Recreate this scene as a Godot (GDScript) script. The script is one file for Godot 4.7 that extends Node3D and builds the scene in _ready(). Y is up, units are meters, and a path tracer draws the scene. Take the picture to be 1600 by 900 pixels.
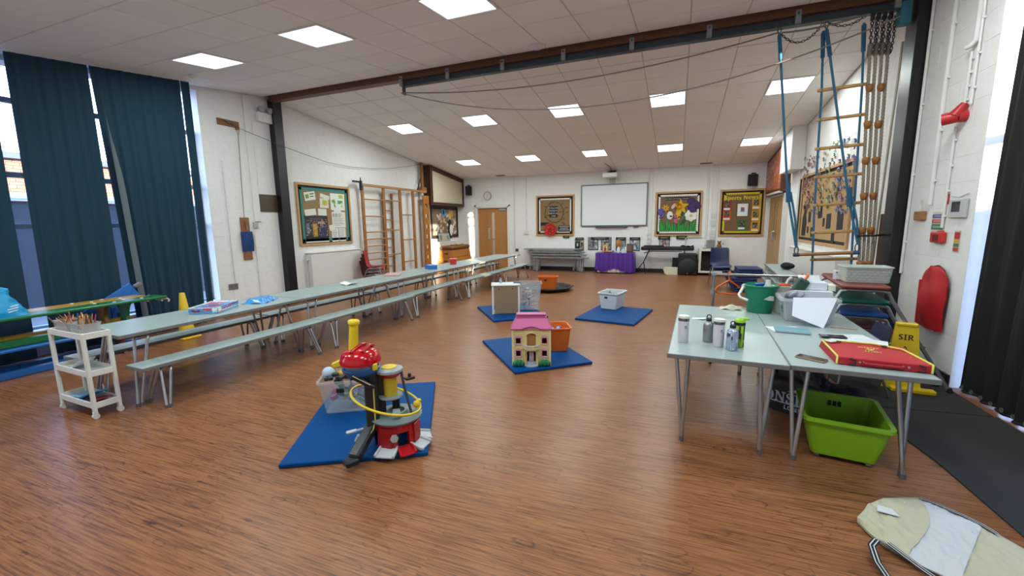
extends Node3D
# A school hall set out with dining tables, play mats and gym equipment. Units are metres, y up; the camera stands at x 0, z 0 and looks down the hall.

const XL := -7.13
const XR := 2.3
const ZB := -13.18
const ZN := 1.2
const RIDGE_Z := -6.0
const RIDGE_Y := 3.843
var SLOPE := tan(deg_to_rad(6.68))
var LEFT := Basis(Vector3(0, 0, -1), Vector3(0, 1, 0), Vector3(1, 0, 0))
var RIGHT := Basis(Vector3(0, 0, 1), Vector3(0, 1, 0), Vector3(-1, 0, 0))
var BACK := Basis()
var counts := {}
var mats := {}
var rng := RandomNumberGenerator.new()

class MB:
	var v := PackedVector3Array()
	var n := PackedVector3Array()
	var u := PackedVector2Array()
	var c := PackedColorArray()
	var col := Color.WHITE
	var xf := Transform3D()
	func tri(a: Vector3, b: Vector3, d: Vector3, na: Vector3, nb: Vector3, nd: Vector3, ua := Vector2.ZERO, ub := Vector2.ZERO, ud := Vector2.ZERO) -> void:
		var f := (b - a).cross(d - a)
		var wind: bool = f.dot(na + nb + nd) > 0.0
		var bs := xf.basis
		v.append(xf * a); n.append((bs * na).normalized()); u.append(ua); c.append(col)
		if wind:
			v.append(xf * d); n.append((bs * nd).normalized()); u.append(ud); c.append(col)
			v.append(xf * b); n.append((bs * nb).normalized()); u.append(ub); c.append(col)
		else:
			v.append(xf * b); n.append((bs * nb).normalized()); u.append(ub); c.append(col)
			v.append(xf * d); n.append((bs * nd).normalized()); u.append(ud); c.append(col)
	func flat(a: Vector3, b: Vector3, d: Vector3, out: Vector3) -> void:
		var f := (b - a).cross(d - a)
		if f.length_squared() < 1e-16: return
		f = f.normalized()
		if f.dot(out) < 0: f = -f
		tri(a, b, d, f, f, f)
	func quad(a: Vector3, b: Vector3, d: Vector3, e: Vector3, out: Vector3) -> void:
		var f := (b - a).cross(e - a)
		if f.length_squared() < 1e-16: f = (d - b).cross(e - b)
		f = f.normalized()
		if f.dot(out) < 0: f = -f
		tri(a, b, d, f, f, f, Vector2(0, 1), Vector2(1, 1), Vector2(1, 0))
		tri(a, d, e, f, f, f, Vector2(0, 1), Vector2(1, 0), Vector2(0, 0))
	func box(ctr: Vector3, s: Vector3, b := Basis(), bev := 0.0) -> void:
		var h := s / 2.0
		bev = minf(bev, minf(h.x, minf(h.y, h.z)) * 0.95)
		var keep := xf
		xf = xf * Transform3D(b, ctr)
		for ax in 3:
			for sg in [-1.0, 1.0]:
				var o := Vector3.ZERO; o[ax] = sg
				var i := (ax + 1) % 3; var j := (ax + 2) % 3
				var p := []
				for q in [[-1, -1], [1, -1], [1, 1], [-1, 1]]:
					var w := Vector3.ZERO
					w[ax] = sg * h[ax]; w[i] = q[0] * (h[i] - bev); w[j] = q[1] * (h[j] - bev)
					p.append(w)
				quad(p[0], p[1], p[2], p[3], o)
		if bev > 0.0:
			for ax in 3:
				var i := (ax + 1) % 3; var j := (ax + 2) % 3
				for si in [-1.0, 1.0]:
					for sj in [-1.0, 1.0]:
						var a := Vector3.ZERO; var d := Vector3.ZERO
						a[i] = si * h[i]; a[j] = sj * (h[j] - bev)
						d[i] = si * (h[i] - bev); d[j] = sj * h[j]
						var lo := Vector3.ZERO; lo[ax] = h[ax] - bev
						var o := Vector3.ZERO; o[i] = si; o[j] = sj
						quad(a - lo, a + lo, d + lo, d - lo, o)
			for sx in [-1.0, 1.0]:
				for sy in [-1.0, 1.0]:
					for sz in [-1.0, 1.0]:
						flat(Vector3(sx * h.x, sy * (h.y - bev), sz * (h.z - bev)), Vector3(sx * (h.x - bev), sy * h.y, sz * (h.z - bev)), Vector3(sx * (h.x - bev), sy * (h.y - bev), sz * h.z), Vector3(sx, sy, sz))
		xf = keep
	func span(lo: Vector3, hi: Vector3, bev := 0.0) -> void:
		box((lo + hi) / 2.0, (hi - lo).abs(), Basis(), bev)
	func bar(a: Vector3, b: Vector3, w: float, d: float, up := Vector3.UP, bev := 0.0) -> void:
		# a rectangular bar from a to b, w across and d along up
		var z := (b - a).normalized()
		if absf(z.dot(up)) > 0.98: up = Vector3(1, 0, 0) if absf(z.x) < 0.9 else Vector3(0, 0, 1)
		var x := up.cross(z).normalized()
		var y := z.cross(x)
		box((a + b) / 2.0, Vector3(w, d, (b - a).length()), Basis(x, y, z), bev)
	func cyl(a: Vector3, b: Vector3, r0: float, r1 := -1.0, seg := 12, caps := true) -> void:
		if r1 < 0.0: r1 = r0
		var z := (b - a).normalized()
		var x := (Vector3.UP if absf(z.y) < 0.95 else Vector3.RIGHT).cross(z).normalized()
		var y := z.cross(x)
		for k in seg:
			var t0 := TAU * k / seg; var t1 := TAU * (k + 1) / seg
			var d0 := x * cos(t0) + y * sin(t0); var d1 := x * cos(t1) + y * sin(t1)
			var tilt := z * ((r0 - r1) / maxf((b - a).length(), 1e-5))
			var n0 := (d0 + tilt).normalized(); var n1 := (d1 + tilt).normalized()
			var u0 := float(k) / seg; var u1 := float(k + 1) / seg
			tri(a + d0 * r0, a + d1 * r0, b + d1 * r1, n0, n1, n1, Vector2(u0, 1), Vector2(u1, 1), Vector2(u1, 0))
			tri(a + d0 * r0, b + d1 * r1, b + d0 * r1, n0, n1, n0, Vector2(u0, 1), Vector2(u1, 0), Vector2(u0, 0))
			if caps:
				if r0 > 0: tri(a, a + d0 * r0, a + d1 * r0, -z, -z, -z)
				if r1 > 0: tri(b, b + d0 * r1, b + d1 * r1, z, z, z)
	func tube(pts: Array, r: float, seg := 8, closed := false) -> void:
		var m := pts.size()
		var frames := []
		var lastx := Vector3.ZERO
		for i in m:
			var p: Vector3 = pts[i]
			var pr: Vector3 = pts[(i - 1 + m) % m] if (i > 0 or closed) else p
			var nx: Vector3 = pts[(i + 1) % m] if (i < m - 1 or closed) else p
			var z := (nx - pr).normalized()
			var x: Vector3
			if lastx == Vector3.ZERO:
				x = (Vector3.UP if absf(z.y) < 0.9 else Vector3.RIGHT).cross(z).normalized()
			else:
				x = (lastx - z * lastx.dot(z)).normalized()
			lastx = x
			frames.append([p, x, z.cross(x), z])
		var last := m if closed else m - 1
		for i in last:
			var f0: Array = frames[i]; var f1: Array = frames[(i + 1) % m]
			for k in seg:
				var t0 := TAU * k / seg; var t1 := TAU * (k + 1) / seg
				var a0: Vector3 = f0[1] * cos(t0) + f0[2] * sin(t0); var a1: Vector3 = f0[1] * cos(t1) + f0[2] * sin(t1)
				var b0: Vector3 = f1[1] * cos(t0) + f1[2] * sin(t0); var b1: Vector3 = f1[1] * cos(t1) + f1[2] * sin(t1)
				tri(f0[0] + a0 * r, f0[0] + a1 * r, f1[0] + b1 * r, a0, a1, b1)
				tri(f0[0] + a0 * r, f1[0] + b1 * r, f1[0] + b0 * r, a0, b1, b0)
		if not closed:
			for e in [[frames[0], -1.0], [frames[m - 1], 1.0]]:
				var f: Array = e[0]
				for k in seg:
					var t0 := TAU * k / seg; var t1 := TAU * (k + 1) / seg
					var z: Vector3 = f[3] * e[1]
					tri(f[0], f[0] + (f[1] * cos(t0) + f[2] * sin(t0)) * r, f[0] + (f[1] * cos(t1) + f[2] * sin(t1)) * r, z, z, z)
	func lathe(prof: Array, seg := 20, base := Vector3.ZERO, b := Basis(), arc := TAU, smooth := true) -> void:
		# prof: Vector2(radius, height) from the bottom up; normals point away from the inside of the walk
		var keep := xf
		xf = xf * Transform3D(b, base)
		for i in prof.size() - 1:
			var p: Vector2 = prof[i]; var q: Vector2 = prof[i + 1]
			if p.distance_to(q) < 1e-6: continue
			var e := (q - p).normalized()
			var nn := Vector2(e.y, -e.x)
			var np := nn; var nq := nn
			if smooth:
				if i > 0:
					var e0: Vector2 = (p - prof[i - 1]).normalized()
					if e0.dot(e) > 0.6: np = (nn + Vector2(e0.y, -e0.x)).normalized()
				if i < prof.size() - 2:
					var e1: Vector2 = (prof[i + 2] - q).normalized()
					if e1.dot(e) > 0.6: nq = (nn + Vector2(e1.y, -e1.x)).normalized()
			for k in seg:
				var t0 := arc * k / seg; var t1 := arc * (k + 1) / seg
				var c0 := Vector3(cos(t0), 0, sin(t0)); var c1 := Vector3(cos(t1), 0, sin(t1))
				var y := Vector3.UP
				var u0 := float(k) / seg; var u1 := float(k + 1) / seg
				var v0 := 1.0 - float(i) / (prof.size() - 1); var v1 := 1.0 - float(i + 1) / (prof.size() - 1)
				if p.x > 1e-6: tri(c0 * p.x + y * p.y, c1 * p.x + y * p.y, c1 * q.x + y * q.y, c0 * np.x + y * np.y, c1 * np.x + y * np.y, c1 * nq.x + y * nq.y, Vector2(u0, v0), Vector2(u1, v0), Vector2(u1, v1))
				if q.x > 1e-6: tri(c0 * p.x + y * p.y, c1 * q.x + y * q.y, c0 * q.x + y * q.y, c0 * np.x + y * np.y, c1 * nq.x + y * nq.y, c0 * nq.x + y * nq.y, Vector2(u0, v0), Vector2(u1, v1), Vector2(u0, v1))
		xf = keep
	func ell(ctr: Vector3, r: Vector3, seg := 14, rings := 8, b := Basis()) -> void:
		var keep := xf
		xf = xf * Transform3D(b, ctr)
		for i in rings:
			var a0 := PI * i / rings - PI / 2; var a1 := PI * (i + 1) / rings - PI / 2
			for k in seg:
				var t0 := TAU * k / seg; var t1 := TAU * (k + 1) / seg
				var q := [Vector3(cos(a0) * cos(t0), sin(a0), cos(a0) * sin(t0)), Vector3(cos(a0) * cos(t1), sin(a0), cos(a0) * sin(t1)), Vector3(cos(a1) * cos(t1), sin(a1), cos(a1) * sin(t1)), Vector3(cos(a1) * cos(t0), sin(a1), cos(a1) * sin(t0))]
				if i > 0: tri(q[0] * r, q[1] * r, q[2] * r, q[0] / r, q[1] / r, q[2] / r)
				if i < rings - 1: tri(q[0] * r, q[2] * r, q[3] * r, q[0] / r, q[2] / r, q[3] / r)
		xf = keep
	func prism(poly: PackedVector2Array, depth: float, t := Transform3D(), bev := 0.0) -> void:
		# outline in local x, y; from z 0 to z depth
		var keep := xf
		xf = xf * t
		if Geometry2D.is_polygon_clockwise(poly): poly.reverse()
		var idx := Geometry2D.triangulate_polygon(poly)
		var lo := poly[0]; var hi := poly[0]
		for p in poly:
			lo = lo.min(p); hi = hi.max(p)
		var sz := (hi - lo).max(Vector2(1e-5, 1e-5))
		var f := poly
		var zz := depth - bev
		if bev > 0.0:
			var ins := Geometry2D.offset_polygon(poly, -bev)
			if ins.size() == 1 and ins[0].size() == poly.size(): f = ins[0]
		for i in range(0, idx.size(), 3):
			var ps := []; var us := []
			for j in 3:
				var p := poly[idx[i + j]]
				ps.append(Vector3(p.x, p.y, 0)); us.append(Vector2((p.x - lo.x) / sz.x, 1.0 - (p.y - lo.y) / sz.y))
			tri(ps[0], ps[1], ps[2], Vector3.FORWARD, Vector3.FORWARD, Vector3.FORWARD, us[0], us[1], us[2])
			var up := Vector3(0, 0, depth)
			tri(ps[0] + up, ps[1] + up, ps[2] + up, Vector3.BACK, Vector3.BACK, Vector3.BACK, us[0], us[1], us[2])
		for i in poly.size():
			var p := poly[i]; var q := poly[(i + 1) % poly.size()]
			var e := q - p
			quad(Vector3(p.x, p.y, 0), Vector3(q.x, q.y, 0), Vector3(q.x, q.y, depth), Vector3(p.x, p.y, depth), Vector3(e.y, -e.x, 0))
		xf = keep
	func plate(w: float, h: float, t: float, at := Vector3.ZERO, turn := 0.0) -> void:
		# a sheet of paper or board facing +z, printed side has UVs; at is the centre of its back
		var b := Basis(Vector3(0, 0, 1), turn)
		prism(PackedVector2Array([Vector2(-w / 2, -h / 2), Vector2(w / 2, -h / 2), Vector2(w / 2, h / 2), Vector2(-w / 2, h / 2)]), t, Transform3D(b, at))
	func sheet(f: Callable, nu: int, nv: int) -> void:
		# a smooth surface f(u, v) for u, v in 0..1
		var g := []
		for j in nv + 1:
			var row := []
			for i in nu + 1: row.append(f.call(float(i) / nu, float(j) / nv))
			g.append(row)
		var nr := []
		for j in nv + 1:
			var row := []
			for i in nu + 1:
				var a: Vector3 = g[j][mini(i + 1, nu)] - g[j][maxi(i - 1, 0)]
				var b: Vector3 = g[mini(j + 1, nv)][i] - g[maxi(j - 1, 0)][i]
				var k := b.cross(a)
				row.append(k.normalized() if k.length_squared() > 1e-18 else Vector3.UP)
			nr.append(row)
		for j in nv:
			for i in nu:
				var u0 := float(i) / nu; var u1 := float(i + 1) / nu; var v0 := float(j) / nv; var v1 := float(j + 1) / nv
				tri(g[j][i], g[j][i + 1], g[j + 1][i + 1], nr[j][i], nr[j][i + 1], nr[j + 1][i + 1], Vector2(u0, v0), Vector2(u1, v0), Vector2(u1, v1))
				tri(g[j][i], g[j + 1][i + 1], g[j + 1][i], nr[j][i], nr[j + 1][i + 1], nr[j + 1][i], Vector2(u0, v0), Vector2(u1, v1), Vector2(u0, v1))
	func tub(bw: float, bd: float, tw: float, td: float, h: float, t: float, rim := 0.015, rc := 0.03) -> void:
		# an open bin with sloping rounded sides, standing at the origin: outer wall, inner wall, rim and floor
		var ring := func(w: float, d: float, r: float, y: float) -> Array:
			var out := []
			for q in [[1, 1, 0.0], [-1, 1, PI / 2], [-1, -1, PI], [1, -1, 3 * PI / 2]]:
				for k in 4:
					var a: float = q[2] + PI / 2 * k / 3.0
					out.append(Vector3(q[0] * (w / 2 - r) + cos(a) * r, y, q[1] * (d / 2 - r) + sin(a) * r))
			return out
		var rings := [ring.call(bw - 0.01, bd - 0.01, rc * 0.8, 0.0), ring.call(bw, bd, rc, 0.006), ring.call(tw, td, rc, h - rim), ring.call(tw + rim * 2, td + rim * 2, rc + rim, h - rim), ring.call(tw + rim * 2, td + rim * 2, rc + rim, h), ring.call(tw - t * 2, td - t * 2, rc, h), ring.call(bw - t * 2, bd - t * 2, rc, t * 1.5)]
		var outs := [1.0, 1.0, 0.0, 1.0, 0.0, -1.0]
		for i in rings.size() - 1:
			var m: int = rings[i].size()
			for k in m:
				var a: Vector3 = rings[i][k]; var b: Vector3 = rings[i][(k + 1) % m]; var d: Vector3 = rings[i + 1][(k + 1) % m]; var e: Vector3 = rings[i + 1][k]
				var o: Vector3 = Vector3(a.x + b.x, 0, a.z + b.z).normalized() * float(outs[i])
				if i == 2: o = Vector3.DOWN
				if i == 4: o = Vector3.UP
				quad(a, b, d, e, o)
		for e in [[rings[0], Vector3.DOWN], [rings[6], Vector3.UP]]:
			var m: int = e[0].size()
			for k in range(1, m - 1): flat(e[0][0], e[0][k], e[0][k + 1], e[1])
	func mesh() -> ArrayMesh:
		var a := []
		a.resize(Mesh.ARRAY_MAX)
		a[Mesh.ARRAY_VERTEX] = v; a[Mesh.ARRAY_NORMAL] = n; a[Mesh.ARRAY_TEX_UV] = u; a[Mesh.ARRAY_COLOR] = c
		var m := ArrayMesh.new()
		m.add_surface_from_arrays(Mesh.PRIMITIVE_TRIANGLES, a)
		return m

func numbered(called: String) -> String:
	var k: int = counts.get(called, 0)
	counts[called] = k + 1
	return called if k == 0 else "%s_%03d" % [called, k]

func thing(called: String, label: String, category: String, at := Vector3.ZERO, b := Basis(), group := "") -> Node3D:
	var o := Node3D.new()
	o.name = numbered(called)
	o.transform = Transform3D(b, at)
	add_child(o)
	o.set_meta("label", label); o.set_meta("category", category)
	if group: o.set_meta("group", group)
	return o

func part(parent: Node, called: String, mb: MB, m: Material, label := "") -> MeshInstance3D:
	var o := MeshInstance3D.new()
	o.name = called
	o.mesh = mb.mesh()
	o.material_override = m
	parent.add_child(o, true)
	if label: o.set_meta("label", label)
	return o

func partm(parent: Node, called: String, mesh: Mesh, m: Material, t := Transform3D()) -> MeshInstance3D:
	var o := MeshInstance3D.new()
	o.name = called
	o.mesh = mesh
	o.material_override = m
	o.transform = t
	parent.add_child(o, true)
	return o

func solo(called: String, label: String, category: String, mb: MB, m: Material, at := Vector3.ZERO, b := Basis(), group := "") -> MeshInstance3D:
	var o := MeshInstance3D.new()
	o.name = numbered(called)
	o.mesh = mb.mesh()
	o.material_override = m
	o.transform = Transform3D(b, at)
	add_child(o)
	o.set_meta("label", label); o.set_meta("category", category)
	if group: o.set_meta("group", group)
	return o

func struct(called: String, mb: MB, m: Material) -> MeshInstance3D:
	var o := MeshInstance3D.new()
	o.name = called
	o.mesh = mb.mesh()
	o.material_override = m
	add_child(o)
	o.set_meta("kind", "structure")
	return o

func copy(src: Node3D, at: Vector3, b: Basis, label := "", group := "") -> Node3D:
	var base := String(src.name)
	var cut := base.rfind("_")
	if cut > 0 and base.substr(cut + 1).is_valid_int(): base = base.substr(0, cut)
	var o: Node3D = src.duplicate()
	o.name = numbered(base)
	add_child(o)
	o.transform = Transform3D(b, at)
	if label: o.set_meta("label", label)
	if group: o.set_meta("group", group)
	return o

func turn(deg: float) -> Basis:
	return Basis(Vector3.UP, deg_to_rad(deg))

func mat(hex: String, rough := 0.6, metal := 0.0, extra := {}) -> StandardMaterial3D:
	var key := "%s|%f|%f|%s" % [hex, rough, metal, extra]
	if mats.has(key): return mats[key]
	var m := StandardMaterial3D.new()
	m.albedo_color = Color.html(hex)
	m.roughness = rough
	m.metallic = metal
	for k in extra: m.set(k, extra[k])
	mats[key] = m
	return m

func glassy(hex: String, alpha: float, rough := 0.1) -> StandardMaterial3D:
	var m := mat(hex, rough, 0.0, {"transparency": BaseMaterial3D.TRANSPARENCY_ALPHA})
	m.albedo_color.a = alpha
	return m

func text(parent: Node, called: String, words: String, height: float, depth: float, m: Material, t: Transform3D, font := "Droid Sans", bold := true) -> MeshInstance3D:
	var f := SystemFont.new()
	f.font_names = PackedStringArray([font])
	f.font_weight = 700 if bold else 400
	var tm := TextMesh.new()
	tm.text = words
	tm.font = f
	tm.font_size = 48
	tm.pixel_size = height / 36.0
	tm.depth = depth
	tm.curve_step = 2.0
	var o := MeshInstance3D.new()
	o.name = called
	o.mesh = tm
	o.material_override = m
	o.transform = t
	parent.add_child(o, true)
	return o

func tex_mat(img: Image, rough := 0.7, scale := Vector3.ONE, triplanar := false) -> StandardMaterial3D:
	var m := StandardMaterial3D.new()
	m.albedo_texture = ImageTexture.create_from_image(img)
	m.roughness = rough
	if triplanar:
		m.uv1_triplanar = true
		m.uv1_world_triplanar = true
	m.uv1_scale = scale
	return m

func ceil_y(z: float) -> float:
	return RIDGE_Y - absf(z - RIDGE_Z) * SLOPE

# ---------- camera, sky, sun, ceiling panels ----------
func light_the_hall() -> void:
	var cam := Camera3D.new()
	cam.name = "camera"
	cam.position = Vector3(0, 1.5, 0)
	cam.rotation = Vector3(-0.15179, 0.37422, -0.014936)
	cam.fov = 68.539
	cam.near = 0.05
	cam.far = 200.0
	add_child(cam)
	cam.current = true
	var env := Environment.new()
	env.tonemap_mode = Environment.TONE_MAPPER_LINEAR
	env.tonemap_exposure = 1.0
	env.sdfgi_enabled = true
	env.ssao_enabled = true
	env.ssil_enabled = true
	env.background_mode = Environment.BG_SKY
	var sky := Sky.new()
	var sm := ProceduralSkyMaterial.new()
	sm.sky_top_color = Color(0.5, 0.64, 0.88)
	sm.sky_horizon_color = Color(0.88, 0.92, 0.98)
	sm.ground_horizon_color = Color(0.55, 0.55, 0.55)
	sm.ground_bottom_color = Color(0.3, 0.29, 0.27)
	sm.sky_energy_multiplier = 3.0
	sm.ground_energy_multiplier = 1.2
	sky.sky_material = sm
	env.sky = sky
	var we := WorldEnvironment.new()
	we.name = "surroundings"
	we.environment = env
	add_child(we)
	var sun := DirectionalLight3D.new()
	sun.name = "sun"
	sun.basis = Basis.looking_at(Vector3(-8.9, -1.75, -8.45))
	sun.light_energy = 11.0
	sun.light_color = Color(1.0, 0.93, 0.82)
	sun.light_angular_distance = 0.5
	sun.shadow_enabled = true
	sun.sky_mode = DirectionalLight3D.SKY_MODE_LIGHT_ONLY
	add_child(sun)
	var frame := MB.new()
	for s in [-1.0, 1.0]:
		frame.box(Vector3(s * 0.288, 0, 0), Vector3(0.022, 0.02, 0.598), Basis(), 0.003)
		frame.box(Vector3(0, 0, s * 0.288), Vector3(0.554, 0.02, 0.022), Basis(), 0.003)
	var fm := frame.mesh()
	var lens := MB.new()
	lens.box(Vector3(0, 0.004, 0), Vector3(0.556, 0.008, 0.556))
	var lm := lens.mesh()
	var white := mat("e9e9e6", 0.5)
	var glow := StandardMaterial3D.new()
	glow.albedo_color = Color(0.9, 0.9, 0.9)
	glow.emission_enabled = true
	glow.emission = Color(0.98, 0.99, 1.0)
	glow.emission_energy_multiplier = 2.4
	for spot in panel_spots():
		var t := thing("ceiling_light", "square white flat light panel set flush in the tiled ceiling", "light", spot.origin, spot.basis, "ceiling light panels")
		partm(t, "frame", fm, white)
		partm(t, "diffuser", lm, glow)
		var a := AreaLight3D.new()
		a.name = "panel_light"
		a.area_size = Vector2(0.55, 0.55)
		a.area_normalize_energy = true
		a.light_energy = 2.85
		a.light_color = Color(0.95, 1.0, 0.985)
		if "area_range" in a: a.set("area_range", 30.0)
		a.shadow_enabled = true
		a.basis = Basis(Vector3.RIGHT, -PI / 2)
		a.position = Vector3(0, -0.012, 0)
		t.add_child(a)

func slope_frame(z: float, far: bool) -> Basis:
	# x across the hall, y out of the ceiling upwards, z along the slope
	return Basis(Vector3.RIGHT, atan(SLOPE) * (-1.0 if far else 1.0))

func panel_spots() -> Array:
	var out := []
	for col in 5:
		var x := -5.67 + 1.8 * col
		for s in [2.213, 5.213]:
			var z: float = RIDGE_Z - s * cos(atan(SLOPE))
			out.append(Transform3D(slope_frame(z, true), Vector3(x, ceil_y(z) - 0.004, z)))
		for s in [2.037, 5.037]:
			var z: float = RIDGE_Z + s * cos(atan(SLOPE))
			out.append(Transform3D(slope_frame(z, false), Vector3(x, ceil_y(z) - 0.004, z)))
	return out

# ---------- textures ----------
func wood_floor() -> Image:
	var w := 2048; var h := 1024
	var a := FastNoiseLite.new(); a.seed = 3; a.frequency = 1.0; a.fractal_octaves = 3
	var b := FastNoiseLite.new(); b.seed = 9; b.frequency = 1.0; b.fractal_octaves = 2
	var d := FastNoiseLite.new(); d.seed = 21; d.frequency = 1.0; d.fractal_octaves = 1
	var data := PackedByteArray()
	data.resize(w * h * 3)
	var rows := 11
	var g := RandomNumberGenerator.new(); g.seed = 5
	var offs := []; var seeds := []; var tones := []
	for r in rows:
		offs.append(g.randf() * 1.33)
		seeds.append([g.randf() * 90, g.randf() * 90, g.randf() * 90])
		tones.append([g.randf(), g.randf(), g.randf()])
	var lite := Color(0.315, 0.132, 0.054); var mid := Color(0.215, 0.083, 0.033); var dark := Color(0.07, 0.028, 0.014)
	for y in h:
		var fz := float(y) / h * 2.0
		var row := mini(int(fz / 2.0 * rows), rows - 1)
		var lz := fz - row * 2.0 / rows
		var off: float = offs[row]
		var i := y * w * 3
		for x in w:
			var fx: float = float(x) / w * 4.0 + off
			var pi := int(fx / 1.33334) % 3
			var lx := fmod(fx, 1.33334)
			var sd: float = seeds[row][pi]
			var warp := b.get_noise_2d(lx * 1.5 + sd, lz * 5.0 + sd)
			var ring := absf(sin(lz * 46.0 + warp * 11.0 + sd * 7.0))
			var thin := 1.0 - smoothstep(0.0, 0.34, ring)
			var streak := a.get_noise_2d(lx * 2.2 + sd * 3.0, lz * 75.0 + sd)
			var fine := d.get_noise_2d(lx * 9.0 + sd, lz * 330.0 + sd)
			var t: float = 0.6 + streak * 0.72 - thin * 0.36 * (0.5 + warp) + (tones[row][pi] - 0.5) * 0.14 + fine * 0.2
			t = clampf(t, 0.0, 1.0)
			var c := dark.lerp(mid, t * 2.0) if t < 0.5 else mid.lerp(lite, t * 2.0 - 1.0)
			c = c.linear_to_srgb()
			data[i] = int(c.r * 255.0); data[i + 1] = int(c.g * 255.0); data[i + 2] = int(c.b * 255.0)
			i += 3
	return Image.create_from_data(w, h, false, Image.FORMAT_RGB8, data)

func noise_mat(lo: String, hi: String, rough: float, per_metre: float, freq := 0.05, oct := 4, bump := 0.0, stretch := Vector3.ONE) -> StandardMaterial3D:
	var key := "%s%s%f%f%f%d%f%s" % [lo, hi, rough, per_metre, freq, oct, bump, stretch]
	if mats.has(key): return mats[key]
	var f := FastNoiseLite.new(); f.seed = 4; f.frequency = freq; f.fractal_octaves = oct
	var t := NoiseTexture2D.new(); t.width = 256; t.height = 256; t.seamless = true; t.noise = f
	var g := Gradient.new(); g.set_color(0, Color.html(lo)); g.set_color(1, Color.html(hi))
	t.color_ramp = g
	var m := StandardMaterial3D.new()
	m.albedo_texture = t; m.roughness = rough
	m.uv1_triplanar = true; m.uv1_world_triplanar = false; m.uv1_scale = stretch * per_metre
	if bump > 0.0:
		var t2 := NoiseTexture2D.new(); t2.width = 256; t2.height = 256; t2.seamless = true; t2.noise = f
		m.heightmap_enabled = true; m.heightmap_texture = t2; m.heightmap_scale = bump
	mats[key] = m
	return m

func wood(lo: String, hi: String, rough := 0.5, along := 1) -> StandardMaterial3D:
	# grain along local x (0), y (1) or z (2)
	var s := Vector3(6, 6, 6); s[along] = 0.7
	return noise_mat(lo, hi, rough, 1.0, 0.03, 4, 0.0, s)

# ---------- the hall itself ----------
func rect(x0: float, y0: float, x1: float, y1: float) -> PackedVector2Array:
	return PackedVector2Array([Vector2(x0, y0), Vector2(x1, y0), Vector2(x1, y1), Vector2(x0, y1)])

func add_blocks(wall: Node, b: Basis, o: Vector3, region: PackedVector2Array, hole: PackedVector2Array, m: Material) -> void:
	# painted blocks, each 440 x 215 mm, standing 2 mm proud of their joints; region in wall coordinates
	var lo := region[0]; var hi := region[0]
	for p in region:
		lo = lo.min(p); hi = hi.max(p)
	var full := MB.new()
	full.box(Vector3(0, 0, 0.0), Vector3(0.446, 0.221, 0.006), Basis(), 0.0015)
	var fm := full.mesh()
	var cy := 0.1125
	var k := 0
	while cy - 0.1 < hi.y:
		var cx := lo.x + 0.225 + (0.0 if k % 2 == 0 else -0.225)
		while cx - 0.22 < hi.x:
			var r := rect(cx - 0.223, cy - 0.1105, cx + 0.223, cy + 0.1105)
			var inside := Geometry2D.clip_polygons(r, region).is_empty() and (hole.is_empty() or Geometry2D.intersect_polygons(r, hole).is_empty())
			if inside:
				partm(wall, "block", fm, m, Transform3D(b, o + b * Vector3(cx, cy, 0.0)))
			else:
				for q in Geometry2D.intersect_polygons(r, region):
					var left := [q]
					if not hole.is_empty(): left = Geometry2D.clip_polygons(q, hole)
					for e in left:
						if e.size() < 3 or Geometry2D.triangulate_polygon(e).is_empty(): continue
						var mb := MB.new()
						mb.prism(e, 0.006, Transform3D(Basis(), Vector3(0, 0, -0.003)))
						partm(wall, "block", mb.mesh(), m, Transform3D(b, o))
			cx += 0.45
		cy += 0.225
		k += 1

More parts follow.
